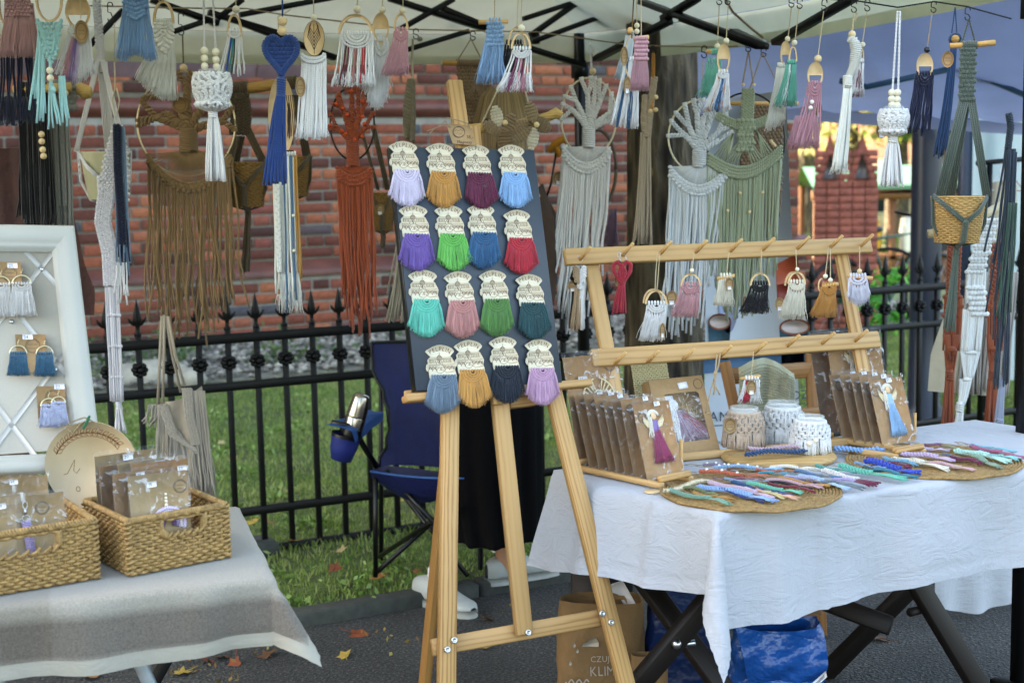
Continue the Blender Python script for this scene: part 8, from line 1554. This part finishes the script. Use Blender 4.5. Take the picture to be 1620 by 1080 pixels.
t=T('clothes_rail','black clothes rail with wire hangers in front of the pale side wall','clothes rail',1560,260,6.2);mb=t.mb();mb.tube([(1552,258,0),(1640,250,0)],4,8);mb.ball((1551,258,0),(8,7,8),10,7);mb.tube([(1566,258,0),(1566,690,0)],5,8);t.part('rail',mb,M_TUBE)
for x in (1582,1600):mb=t.mb();mb.tube([(x,254,0),(x+3,262,0),(x,276,0),(x-22,300,0),(x+22,302,0),(x,276,0)],1.4,5);t.part('hanger',mb,M_WHITE if x<1590 else simple('copper','#a86a48',.3,metal=.8))
mb=t.mb();mb.grid(np.array([[(1560+50*u,285+14*abs(u-.5)+v*130,4*msin(u*12)) for v in np.linspace(0,1,8)] for u in np.linspace(0,1,14)]));t.part('cream_garment',mb,simple('cream_cotton','#b3ab96',.9))
# ================================================================== banner with mugs behind the rack, folding chair with knitted cloth
t=T('roll_up_banner','white roll-up banner printed with ceramic mugs and red houses behind the rack','banner',1200,640,5.1);W_=simple('banner_white','#b4bcc4',.6,nscale=3,var=.04,bstr=0)
mb=t.mb();mb.prism([(1112,165),(1232,150),(1272,760),(1115,760)],0,2);t.part('sheet',mb,W_,smooth=False)
def flat(name,pts,col,d=-1,holes=()):mb=t.mb();mb.prism(pts,d-.3,d,holes);return t.part(name,mb,simple('print_'+name,col,.6,nscale=30,var=.1,bstr=0),smooth=False)
ell=lambda cx,cy,rx,ry,a0=0,a1=360,n=26:[(cx+rx*mcos(mrad(q)),cy+ry*msin(mrad(q))) for q in np.linspace(a0,a1,n)[:-1]]
for (cx,cy,rx) in [(1136,508,18),(1254,516,24)]:
    flat('mug_side',[(cx-rx,cy),(cx+rx,cy),(cx+rx*.8,cy+60),(cx-rx*.8,cy+60)],'#2f5566',-1);flat('mug_rim',ell(cx,cy,rx,13),'#8a4a33',-1.5);flat('mug_inside',ell(cx,cy,rx*.88,10),'#b9a9a0',-2)
flat('painted_house',[(1222,418),(1256,400),(1262,470),(1226,475)],'#a9492a',-1.2);flat('painted_house',[(1224,450),(1248,446),(1250,476),(1228,480)],'#7d2a1d',-1.6);flat('painted_vase',ell(1150,470,16,56),'#8f9cbf',-1);flat('painted_strip',[(1112,560),(1270,545),(1270,576),(1112,590)],'#2f5a7c',-1);flat('painted_house',ell(1163,340,7,26),'#b5622d',-1.1)
mb=t.mb();mb.text('AMA',1122,666,22,d=-1.4,align='L',squash=.95);mb.text('OZA',1252,632,20,d=-1.4,align='L',squash=.9,ang=-.1);mb.line([(1122,674),(1150,672)],1.5,-1.4);mb.line([(1254,640),(1274,637)],1.5,-1.4);mb.text('Janow',1134,702,9,d=-1.4,align='L');t.part('lettering',mb,simple('banner_ink','#46515c',.6));mb=t.mb();mb.box((1105,758,-6),(1278,770,8));t.part('base',mb,M_ALU,smooth=False)
fc=empty('folding_chair',P(1210,640,4.3),'brown wooden folding chair with a knitted cloth over its back, behind the jars','chair');fi=Matrix.Translation(-Vector(fc.location));M_FCH=wood('#8f6338','#6d4622',12,.5,key='fchair')
for (a,b,w_) in [((1146,572,4.35),(1172,690,4.3),.034),((1282,560,4.6),(1287,690,4.5),.034)]:
    A_,Bq=P(*a),P(*b);t_=(Bq-A_)/np.linalg.norm(Bq-A_);Bq=A_+t_*((0-A_[2])/t_[2]);o=plank('leg',A_,Bq,w_,.02,M_FCH,None,(0,1,0));o.parent=fc;o.matrix_parent_inverse=fi
for (a,b,w_) in [((1150,595,4.36),(1300,583,4.62),.05),((1170,660,4.3),(1310,650,4.5),.03)]:o=plank('back_slat' if w_>.04 else 'seat',P(*a),P(*b),.02,w_,M_FCH,None,(0,0,1));o.parent=fc;o.matrix_parent_inverse=fi
t=T('knitted_cloth','sage cream knitted cloth draped over the folding chair back','cloth',1218,570,4.28);mb=t.mb();X=np.zeros((34,30,3))
for i in range(34):
    for j in range(30):
        u,v=i/33,j/29;x=np.interp(u,[0,.3,1],[1168,1195,1256])+4*v*(u-.5);y0=590-24*msin(mpi*min(1,u*.9+.12));X[i,j]=(x,y0+(695-y0)*v,-14-5*msin(u*9+v)-2*msin(u*23)+12*(1-min(1,v*9)) )
mb.grid(X);t.part('cloth',mb,cord('#a9a88c'));mb=t.mb()
for j in range(26):y=.1+.9*j/26;L_=[];[L_.append(tuple(X[min(33,int(u*33))][min(29,int(y*29))]+np.array([0,.7*msin(u*160),-1.2]))) for u in np.linspace(0,1,90)];mb.tube(L_,.95,4)
t.part('knit_rows',mb,cord('#b5b49a'))
mb=t.mb();M=None
# ================================================================== mushrooms / felt pieces beside the white tree
t=hang('felt_mushroom','mustard and white felt mushroom hanging beside the white tree of life',895,215,5.0,'felt ornament');mb=t.mb();mb.tube([(868,240,0),(878,228,0),(892,220,0),(897,228,0)],[5,6,7,4],10);mb.tube([(880,232,0),(886,248,0)],[5,4],8);t.part('cap',mb,simple('mustard_felt','#a8701c',.95,nscale=60,bstr=.4));mb=t.mb();mb.tube([(886,222,2),(893,232,2),(897,246,2)],[5,6,5],10);t.part('stalk',mb,cord(C_WH))
t=hang('straw_hoop','dark willow hoop wreath behind the white tree of life',945,215,5.25,'wreath');mb=t.mb();mb.ring(945,268,30,62,3,n=6);t.part('hoop',mb,simple('willow','#54463a',.8,nscale=60));mb=t.mb();mb.fluff(966,976,330,388,960,978,n=60,r=.9);t.part('tassel',mb,cord('#76586b'))
ktag(T('price_tag','round kraft tag hanging behind the white tree of life','price tag',884,270,4.9),884,282,11,rx=10,d=0)
t=hang('felt_bag','dark brown felt drawstring bag hanging just beside the magnet board',868,280,5.0,'bag');mb=t.mb();mb.lathe((862,0,0),[(8,318),(20,340),(23,365),(18,388),(.1,394)],18);t.part('bag_body',mb,simple('brown_felt','#3a2514',.95,nscale=40,bstr=.3));mb=t.mb();mb.tube([(862,320,0),(872,290,0),(880,240,0)],2,5);t.part('strap',mb,M_TUBE)
# ================================================================== WHITE FRAME with earrings
TF=mrad(17);LF=mrad(19)
FE=np.array([mcos(TF),msin(TF),0]);FB=np.array([-msin(TF),mcos(TF),0]);FU=FB*msin(LF)+EZ*mcos(LF);FN=np.cross(FE,FU);FN=FN if FN[1]<0 else -FN
FP0=P(130,660,3.0)
def fpl(px,py,off=0.0):return PL(px,py,FP0+FN*off,FN)
_a,_b=(fpl(110,500)-fpl(90,500))/20,(fpl(100,510)-fpl(100,490))/20
fo=fpl(100,500);M_FRAMEW=simple('white_painted_wood','#aaaaa2',.45,nscale=8,var=.05,bstr=.15,bdist=.001,bscale=60);M_PINB=simple('cream_linen_board','#a09f96',.9,nscale=500,var=.05,bstr=.2,bscale=700)
fm=lambda:MB(100,500,3.0/F_PX,(np.dot(_a,FE),np.dot(_a,FU),np.dot(_b,FE),np.dot(_b,FU)))
frm=empty('earring_board',fo,'white framed ribbon pinboard showing pairs of macrame earrings','pinboard',rot=(FE,-FN,FU))
mb=fm();mb.prism([(-220,396),(96,396),(130,705),(-190,720)],4,8);obj('panel',mb,M_PINB,frm,False)
def mould(pts_out,pts_in,name):
    mb=fm();o0,o1=pts_out;i0,i1=pts_in;L_=[]
    for f,d in [(0,8),(0,-8),(.12,-11),(.5,-10),(.62,-6),(.78,-7),(.86,-3),(1,-1),(1,5)]:L_.append([(o0[0]+(i0[0]-o0[0])*f,o0[1]+(i0[1]-o0[1])*f,d),(o1[0]+(i1[0]-o1[0])*f,o1[1]+(i1[1]-o1[1])*f,d)])
    mb.grid(np.array(L_));o=obj(name,mb,M_FRAMEW,frm,False)
mould([(-240,357),(118,357)],[(-210,398),(82,398)],'frame_moulding');mould([(118,357),(162,740)],[(82,398),(118,740)],'frame_moulding');mould([(-200,745),(162,740)],[(-200,716),(120,712)],'frame_moulding')
for (x0,y0,x1,y1) in [(40,396,90,450),(84,396,-40,560),(-30,420,112,600),(100,560,-20,720),(-60,560,60,720),(52,400,48,398)]:
    if abs(x1-x0)<10:continue
    d=np.array([x1-x0,y1-y0],float);d/=np.linalg.norm(d);n_=np.array([-d[1],d[0]])*4;mb=fm();mb.prism([(x0+n_[0],y0+n_[1]),(x1+n_[0],y1+n_[1]),(x1-n_[0],y1-n_[1]),(x0-n_[0],y0-n_[1])],3.2,3.8);obj('ribbon',mb,simple('satin_ribbon','#b2b2ae',.35,nscale=40,var=.03,key='satin'),frm,False)
for (x,y) in [(66,425),(19,508),(88,583)]:mb=fm();mb.ball((x,y,2.4),(3.4,3.4,2.4),12,8);obj('pin',mb,M_STEEL,frm)
def earrings(label,card,st,rings,col,fr_,price):
    e=empty('earring_card',fpl(card[0],card[1],.006),label,'earrings','earring pairs on the pinboard',rot=(FE,-FN,FU));ax,ay=card[0],card[1];mk=lambda:MB(ax,ay,3.0/F_PX,fm().xf[3]);w,h=card[2],card[3];sl=.07
    mb=mk();mb.prism([(ax,ay),(ax+w,ay),(ax+w+h*sl,ay+h-3),(ax+w+h*sl-3,ay+h),(ax+h*sl+3,ay+h),(ax+h*sl,ay+h-3)],-.8,0);obj('card',mb,M_KRAFT,e,False)
    mb=mk();mb.ring(ax+w*.58,ay+h*.3,11,11,.3,n=3,d=-1);mb.ring(ax+w*.58,ay+h*.3,9,9.5,.25,30,330,n=3,d=-1);[mb.line([(ax+w*.58-7+i*1.8,ay+h*.3+dy+(i % 2)*1.6) for i in range(9)],.5,-1.1) for dy in (-3,3)];obj('stamp',mb,M_INK2,e)
    mb=mk();mb.prism([(st[0],st[1]),(st[0]+16,st[1]),(st[0]+16.5,st[1]+8),(st[0]+.5,st[1]+8)],-1.4,-1);o=obj('price_sticker',mb,M_WHITE,e,False);mb=mk();mb.text(price,st[0]+8,st[1]+6.6,6.5,d=-1.6);obj('price_print',mb,M_INK2,o,False)
    for (cx,cy,r_) in rings:
        mb=mk();mb.ring(cx,cy,r_,r_*.92,1.25,0,180,n=6,d=-3);mb.tube([(cx-r_,cy,-3),(cx+r_,cy,-3)],1.0,5);mb.tube([(cx,cy-r_*.92,-3),(cx-1,cy-r_-4,-3),(cx+1,cy-r_-8,-2),(cx,cy-r_-11,-1)],.5,5);rg=obj('earring_ring',mb,M_GOLD,e)
        mb=mk();
        for q in range(7):x=cx-r_+2+q*(2*r_-4)/6;mb.tube([(x,cy-1.4,-1.4),(x,cy-2,-4),(x,cy+1.5,-5)],1.6,6)
        if fr_[2]:mb.scallops(cx-r_+1,cx+r_-1,cy+2,r_*.6,3,1.2,d=-5)
        mb.strands(cx-r_+1,cx+r_-1,lambda u:cy+2+(r_*.5*msin(mpi*u) if fr_[2] else 0),cy+fr_[0],12,1.5,cx-r_-fr_[1]*.4,cx+r_+fr_[1],yj=1.5,wob=.6,dj=2,d=-4,sides=5);mb.fluff(cx-r_+1,cx+r_-1,lambda u:cy+4+(r_*.5*msin(mpi*u) if fr_[2] else 0),cy+fr_[0],cx-r_-fr_[1]*.5,cx+r_+fr_[1],n=120,r=.4,yj=2,d=-5,dj=3);obj('fringe',mb,cord(col),rg)
earrings('cream fringed earrings on a kraft card marked 25, at the top of the pinboard',(-8,414,40,66),(11,416),[(2,451,14),(34,450,15)],'#c3c0bc',(50,6,True),'25,-');earrings('teal fringed earrings on a kraft card in the middle of the pinboard',(24,529,47,60),(35,529),[(29,559,13),(70,560,13)],'#1b5a78',(34,3,False),'24,-');earrings('pastel blue and lilac fringed earrings on the lowest kraft card',(57,611,44,58),(85,608),[(77,642,12.5),(92,638,11)],'#a3aac6',(32,4,True),'22,-')
# ================================================================== engraved round sign
sgn=T('engraved_sign','round plywood sign with an engraved leaf wreath hung on twine behind the packets','sign',142,668,2.915);mb=sgn.mb();a=np.linspace(0,2*mpi,61)[:-1];mb.prism([(142+74*mcos(q),738+71*msin(q)) for q in a],0,3);sgn.part('disc',mb,simple('pale_disc','#c2ae8c',.55,nscale=14,var=.08,bstr=.05,key='pd'),smooth=False)
mb=sgn.mb();rs=np.random.RandomState(2);aa=np.radians(np.linspace(160,42,60));mb.line(np.stack([142+58*np.cos(aa),738-54*np.sin(aa)],-1),1.3,-.3)
for i,q in enumerate(np.radians(np.linspace(158,44,14))):
    for s_ in (-1,1):
        bx_,by_=142+58*mcos(q),738-54*msin(q);an=q-mpi/2+s_*.7;l=11;tx_,ty_=bx_+l*mcos(an),by_-l*msin(an);nx,ny=(ty_-by_)*.26,-(tx_-bx_)*.26;mb.line([(bx_,by_),((bx_+tx_)/2+nx,(by_+ty_)/2+ny),(tx_,ty_),((bx_+tx_)/2-nx,(by_+ty_)/2-ny),(bx_,by_)],1.2,-.3)
sgn.part('engraving',mb,simple('brown_engraving','#7a5028',.8,nscale=100,bstr=0));mb=sgn.mb();mb.line([(98,752),(104,750),(112,735),(116,728),(114,745),(118,750),(124,742)],.9,-.3);sgn.part('engraved_letter',mb,simple('brown_engraving','#7a5028',.8,nscale=100,bstr=0));mb=sgn.mb();mb.ring(120,775,3,4,.4,n=3,d=-.3);sgn.part('engraved_letter',mb,simple('brown_engraving','#7a5028',.8,nscale=100,bstr=0))
mb=sgn.mb();mb.rope([(114,686,-1),(104,676,1),(110,668,0),(134,660,0),(150,668,0),(157,682,-1)],.7,.7,4,2,4);mb.rope([(114,686,-1),(130,668,-3),(140,664,-2)],.7,.7,4,2,4);sgn.part('twine',mb,M_JUTE);mb=sgn.mb();mb.rope([(132,677,-3),(138,668,-4),(143,657,-3)],1.4,1.4,6,2,5);sgn.part('green_cord',mb,cord('#1d6b45'))
# ================================================================== packets in the baskets
def bpk(label,x0,y0,x1,y1,H,lean,content=None,z=.02,mat=None,**k):a,b=G(x0,y0,ZL+z),G(x1,y1,ZL+z);return packet(label,a,b,H,lean,content,group='packets standing in the seagrass baskets',mat=mat or M_KR3,**k)
def rainbow(e,mk,hh,k):
    cx,cy=62,-hh*.40
    for i,c in enumerate(['#cfc0dc','#d9cfe4','#9a86b6','#6c4a82']):mb=mk();R_=27-i*6;a=np.linspace(-.35,mpi+.35,26);pth=np.stack([cx+R_*np.cos(a),cy-R_*np.sin(a),np.full(26,-4-i*.2)],-1);mb.rope(pth,1.8,1.8,3.2,1,5,per=9);mb.tube(pth,2.2,6);obj('wrapped_arc',mb,cord(c),e)
    for i in range(4):mb=mk();mb.ball((cx-2,cy-32-i*6,-4),(3.2-i*.3,)*3,9,6);obj('bead',mb,M_BEADP,e)
    mb=mk();st=[(cx+15+(7 if j % 2==0 else 3)*msin(j*mpi/5),cy-12-(7 if j % 2==0 else 3)*mcos(j*mpi/5)) for j in range(10)];mb.prism(st,-8,-7);obj('star',mb,M_WHITE,e,False)
def keystrip(col):
    def f(e,mk,hh,k):
        mb=mk();mb.ring(34,-hh*.86,4,6,.9,n=6,d=-5);mb.tube([(34,-hh*.82,-5),(33,-hh*.74,-5)],2.2,8);mb.ring(34,-hh*.70,6,5,1,n=6,d=-5);obj('clasp',mb,M_STEEL,e)
        mb=mk();pth=[(34,-hh*.66,-5),(37,-hh*.45,-5),(40,-hh*.2,-5),(42,-hh*.05,-5)];mb.plait(pth,6,2.6,15);mb.rope(pth,5,2.2,12,3,6);obj('knotted_strip',mb,cord(col),e)
    return f
def moon(e,mk,hh,k):
    mb=mk();mb.prism([(60+20*mcos(q),-hh*.45+17*msin(q)) for q in np.linspace(-.3,2.6,16)]+[(56+16*mcos(q),-hh*.52+14*msin(q)) for q in np.linspace(2.5,.1,14)],-4,-3);obj('plywood_moon',mb,M_PLY,e,False)
bpk('foremost packet of the smaller basket with a lilac wrapped rainbow and a star',212,893,306,879,.178,.10,rainbow,stamp=(.86,.2),sticker=(.38,.12))
bpk('packet with a dark kraft top and white price just behind the rainbow packet',216,880,306,868,.19,.07,None,stamp=None,sticker=(.88,.10),mat=M_KR2)
bpk('kraft packet in the middle of the smaller basket with a teal tassel inside',188,890,272,874,.18,.06,lambda e,mk,hh,k:(lambda mb:(mb.fluff(50,60,-hh*.45,-hh*.1,40,62,n=60,r=1),obj('tassel',mb,cord('#1c5a7c'),e)))(mk()),stamp=None,sticker=(.5,.05),mat=M_KR2)
bpk('glossy packet leaning in the smaller basket behind the middle one',196,878,300,858,.19,.05,None,stamp=None,sticker=(.62,.06));bpk('rear packet of the smaller basket with its price on the flap',158,868,256,851,.196,.03,None,stamp=None,sticker=(.52,.05));bpk('second rear packet pressed to the corner of the smaller basket',166,876,254,859,.182,.04,None,stamp=None,sticker=(.5,.06),mat=M_KR2)
bpk('foremost packet of the wider basket with a mauve knotted keyring strip',14,912,110,899,.155,.10,keystrip('#a795c0'),stamp=(.62,.2),sticker=None);bpk('packet cut by the photo edge in the wider basket with its price on top',-60,925,40,908,.16,.09,None,stamp=None,sticker=(.7,.12));bpk('rear packet in the wider basket peeking over the keyring packet',0,892,84,882,.172,.05,None,stamp=None,sticker=(.35,.05));bpk('tall kraft packet with a plywood moon behind the wider basket',-70,862,66,850,.225,.16,moon,z=.012,stamp=(.78,.16),sticker=None)
bpk('highest clear packet at the photo edge before the pinboard',-70,850,38,842,.245,.14,None,z=.012,stamp=None,sticker=None)
# ================================================================== bags under the folding table
def sack(name,label,cat,px,py,Y,Wp,Hp,mat,seed=0,topw=.9,depth=.6,wr=.03,open_top=True):
    t=T(name,label,cat,px,py,Y+.17);n,m_=56,34;X=np.zeros((m_,n,3));rs=np.random.RandomState(seed);ph=rs.rand(8)*6
    for j in range(m_):
        v=j/(m_-1)
        for i in range(n):
            a=i*2*mpi/n;w=Wp/2*(topw+(1-topw)*msin(min(1,v*1.4)*mpi/2));w*=1+wr*(msin(a*3+v*7+ph[0])+.7*msin(a*5-v*11+ph[1])+.5*msin(a*9+v*17+ph[2]));ca,sa=mcos(a),msin(a);X[j,i]=(px+w*np.sign(ca)*abs(ca)**.6,py-Hp*(1-v)+wr*60*msin(a*2+ph[3])*(1-v),w*depth*np.sign(sa)*abs(sa)**.7)
    mb=t.mb();mb.grid(X,wrap=True);mb.lathe((px,0,0),[(Wp*.3,py-.5),(.1,py)],12);t.part('bag_body',mb,mat);return t
M_PBAG=simple('brown_paper','#7d5f3c',.8,nscale=8,var=.18,bstr=.7,bdist=.012,bscale=22);gY=lambda py:G(800,py,0)[1]
t=sack('paper_bag','brown paper carrier bag printed CZUJESZ KLIMAT with a cloud and drops, under the table','paper bag',950,1120,3.42,140,180,M_PBAG,3,.92,.5,.02);mb=t.mb();dd=-38
mb.text('CZUJESZ',957,1030,13.5,d=dd,squash=.92,ang=-.03);mb.text('KLIMAT',962,1052,22,d=dd,squash=.78,ang=-.04);_w=np.linspace(0,1,40);mb.line(np.stack([893+36*_w,1062+3.5*np.sin(_w*19)],-1),2.2,dd)
t.part('print',mb,simple('pale_print','#a9a093',.7,key='pp'),smooth=False);mb=t.mb()
for (x,y) in [(906,1003),(911,1012),(900,1032)]:mb.prism([(x,y-4),(x+2.6,y+1),(x+1.4,y+4),(x-1.4,y+4),(x-2.4,y+1)],dd,dd+.3);t.part('printed_drop',mb,simple('pale_print','#a9a093',.7,key='pp'),smooth=False);mb=t.mb()
mb.prism([(918,1006),(920,1001),(927,999),(930,993),(940,992),(944,1000),(944,1006)],dd,dd+.3);t.part('printed_cloud',mb,simple('pale_print','#a9a093',.7,key='pp'),smooth=False)
mb=t.mb();X=[(952,940,-20),(953,932,-20),(958,928,-20),(984,930,-20),(988,936,-20),(990,958,-20)];mb.grid(np.array([[(x,y,d-1),(x,y+7,d)] for x,y,d in X]));t.part('handle',mb,M_PBAG)
t=sack('kraft_bag','second brown paper bag printed with a pale palm leaf, beside the first','paper bag',1026,1135,3.3,60,105,M_PBAG,5,.95,.4,.01);mb=t.mb()
for i in range(8):
    x,y=1002+i*4,1078-i*6;mb.line([(x,y),(x+12,y-9),(x+22-i,y-18)],1.6,-16);mb.line([(x,y),(x+14,y+1),(x+24-i,y-3)],1.6,-16)
mb.line([(990,1092),(1030,1035)],1.6,-16);t.part('print',mb,simple('pale_print','#a9a093',.7,key='pp'),smooth=False)
M_BLB=simple('blue_woven_plastic','#0b4a92',.3,nscale=7,var=.12,bstr=1.0,bdist=.02,bscale=16);
t=sack('blue_bag','crumpled bright blue plastic shopping bag on the asphalt under the table','shopping bag',1225,1110,3.25,150,130,M_BLB,7,.9,.5,.05);mb=t.mb();X=np.zeros((20,20,3))
for i in range(20):
    for j in range(20):u,v=i/19,j/19;X[i,j]=(1175+120*u-20*(1-v)*(1-u),975+12*msin(u*3)-10*msin(mpi*u)+85*v+18*u*(1-v),-40-14*msin(mpi*v)+4*msin(u*13+v*9))
mb.grid(X);t.part('folded_flap',mb,M_BLB);mb=t.mb();mb.prism([(1268,1058),(1291,1036),(1293,1046),(1272,1066)],-62,-61.4);o=t.part('care_label',mb,M_WHITE,smooth=False);mb=t.mb();[mb.line([(1271+i*.6,1061-i*0+i*1.4),(1288+i*.5,1043+i*1.4)],.7,-62.4) for i in range(3)];t.part('print',mb,M_INK2,parent=o)
t=sack('blue_bag','darker blue bag with a yellow print behind the crossed table legs','shopping bag',1085,1110,3.45,130,190,simple('dark_blue_plastic','#0a2a5c',.4,nscale=7,var=.12,bstr=.8,bdist=.02,bscale=14),9,.95,.35,.03);mb=t.mb();mb.prism([(1071,1010),(1078,1000),(1084,996),(1082,1006),(1076,1018)],-30,-29.6);mb.prism([(1078,998),(1082,990),(1085,993)],-30,-29.6);t.part('print',mb,simple('yellow_print','#8f9a2a',.6),smooth=False)
t=T('cardboard_box','open cardboard box standing behind the blue bag','box',1245,1080,3.7);mb=t.mb();mb.box((1190,950,0),(1290,1080,90));t.part('carton',mb,simple('box_card','#7a5a3a',.8,nscale=10,var=.1),smooth=False);mb=t.mb();mb.grid(np.array([[(1190,950,0),(1184,958,-22)],[(1290,950,0),(1292,962,-22)]]));t.part('flap',mb,simple('box_card','#7a5a3a',.8,nscale=10,var=.1),smooth=False)
t=T('wooden_crate','dark brown wooden crate behind the paper bag','crate',930,1000,3.75);mb=t.mb();mb.box((905,905,0),(1000,1000,60));t.part('crate_body',mb,M_DARKW,smooth=False);t2=T('paper_folder','white folders sticking out behind the paper bag','folders',985,940,3.6);mb=t2.mb();mb.prism([(950,930),(985,918),(1006,955),(990,962),(978,940)],0,4);t2.part('sheets',mb,M_WHITE,smooth=False)
# ================================================================== fallen leaves
def leaf_mesh(seed):
    rs=np.random.RandomState(seed);mb=MB();n=10;out=[]
    for i in range(n):a=(i+rs.uniform(-.3,.3))*2*mpi/n;r_=(.028 if i % 2==0 else .019)*rs.uniform(.7,1.25)*(1.15 if i==0 else 1);out.append((r_*mcos(a),r_*msin(a),.012*rs.uniform(.2,1)*(1 if i % 2==0 else .3)))
    V=[(0,0,.003)]+out;mb.add(V,[(0,1+i,1+(i+1) % n) for i in range(n)]);mb.tube([(0,0,.003),(-.03,.006,.004),(-.05,.012,.01)],.0012,4);return mb.mesh('leaf')
LM=[leaf_mesh(i) for i in range(4)]
for me in LM:me.materials.append(M_KRAFT)
lcols={'yellow': '#a3893c','orange': '#95602f','brown': '#5e3d24','pale': '#a89668','russet': '#7c3a1e'}
spots=[(287,1064,'yellow','beside the table leg'),(330,1045,'russet','against the kerb'),(352,1040,'brown','in the pile at the kerb foot'),(372,1048,'russet','at the end of the kerb pile'),(425,1035,'brown','alone by the kerb'),(300,1040,'orange','under the cloth hem'),(545,1036,'yellow','on the asphalt by the rear easel leg'),(565,1003,'russet','on the kerb edge'),(246,1046,'brown','behind the grey leg'),(108,1065,'yellow','under the woven cloth'),(145,1070,'orange','under the woven cloth, next along'),
    (770,1023,'yellow','behind the easel crossbar'),(773,980,'brown','at the tip of the white shoe'),(598,912,'orange','beside the chair foot'),(612,868,'pale','under the camping chair'),(660,905,'orange','in the grass by the rear easel leg'),(540,870,'pale','in the grass left of the chair foot'),(530,898,'russet','in the grass below the fence'),(455,855,'yellow','under the fence rail'),(432,830,'orange','beyond the fence near the footing'),(400,826,'yellow','beyond the fence above the footing'),(388,850,'brown','on the fence footing'),(640,790,'yellow','on the lawn beyond the chair'),(470,780,'pale','far out on the lawn'),(560,720,'yellow','on the middle of the lawn'),(350,700,'pale','on the lawn near the tote bag'),(838,828,'pale','below the fence between easel and table'),(450,800,'yellow','between two fence bars'),(1060,990,'russet','below the folding table'),(1390,1010,'brown','on the open asphalt below the table')]
for i,(x,y,c_,wh) in enumerate(spots):
    z=.004 if y>985 or x>1000 else .05;p=G(x,y,z)
    w_=np.dot(p-KO,E2);z=.004 if w_<-.01 else (.053 if w_<.09 else .06);p=G(x,y,z)
    o=bpy.data.objects.new('fallen_leaf',LM[i % 4]);COL.objects.link(o);o.location=p;o.rotation_euler=(random.uniform(-.5,.5),random.uniform(-.5,.5),random.uniform(0,6.28));o.scale=(random.uniform(.75,1.2),)*3
    o.material_slots[0].link='OBJECT';o.material_slots[0].material=simple('dry_leaf',lcols[c_],.7,nscale=60,var=.3,key=('dl',c_));tag(o,f'{c_} fallen leaf {wh}'.replace('left of','beside'),'fallen leaf','fallen autumn leaves')
# small litter of leaf bits on the asphalt and grass (too many to count)
rs=np.random.RandomState(12);cs=[wl2(rs.uniform(-2.5,3),rs.choice([rs.uniform(-.5,-.02),rs.uniform(.1,2.5)]),.012 if 0 else .02,KO) for _ in range(90)]
leaf_mass('leaf_litter',cs,5,.10,.010,leafmat('#5a3a20','#8a6a30','#a89a50',.1),'small bits of leaf litter on grass and asphalt','leaf litter',.05,14)
for _o in bpy.data.objects:
    if _o.type=='MESH' and _o.data.users==0:pass
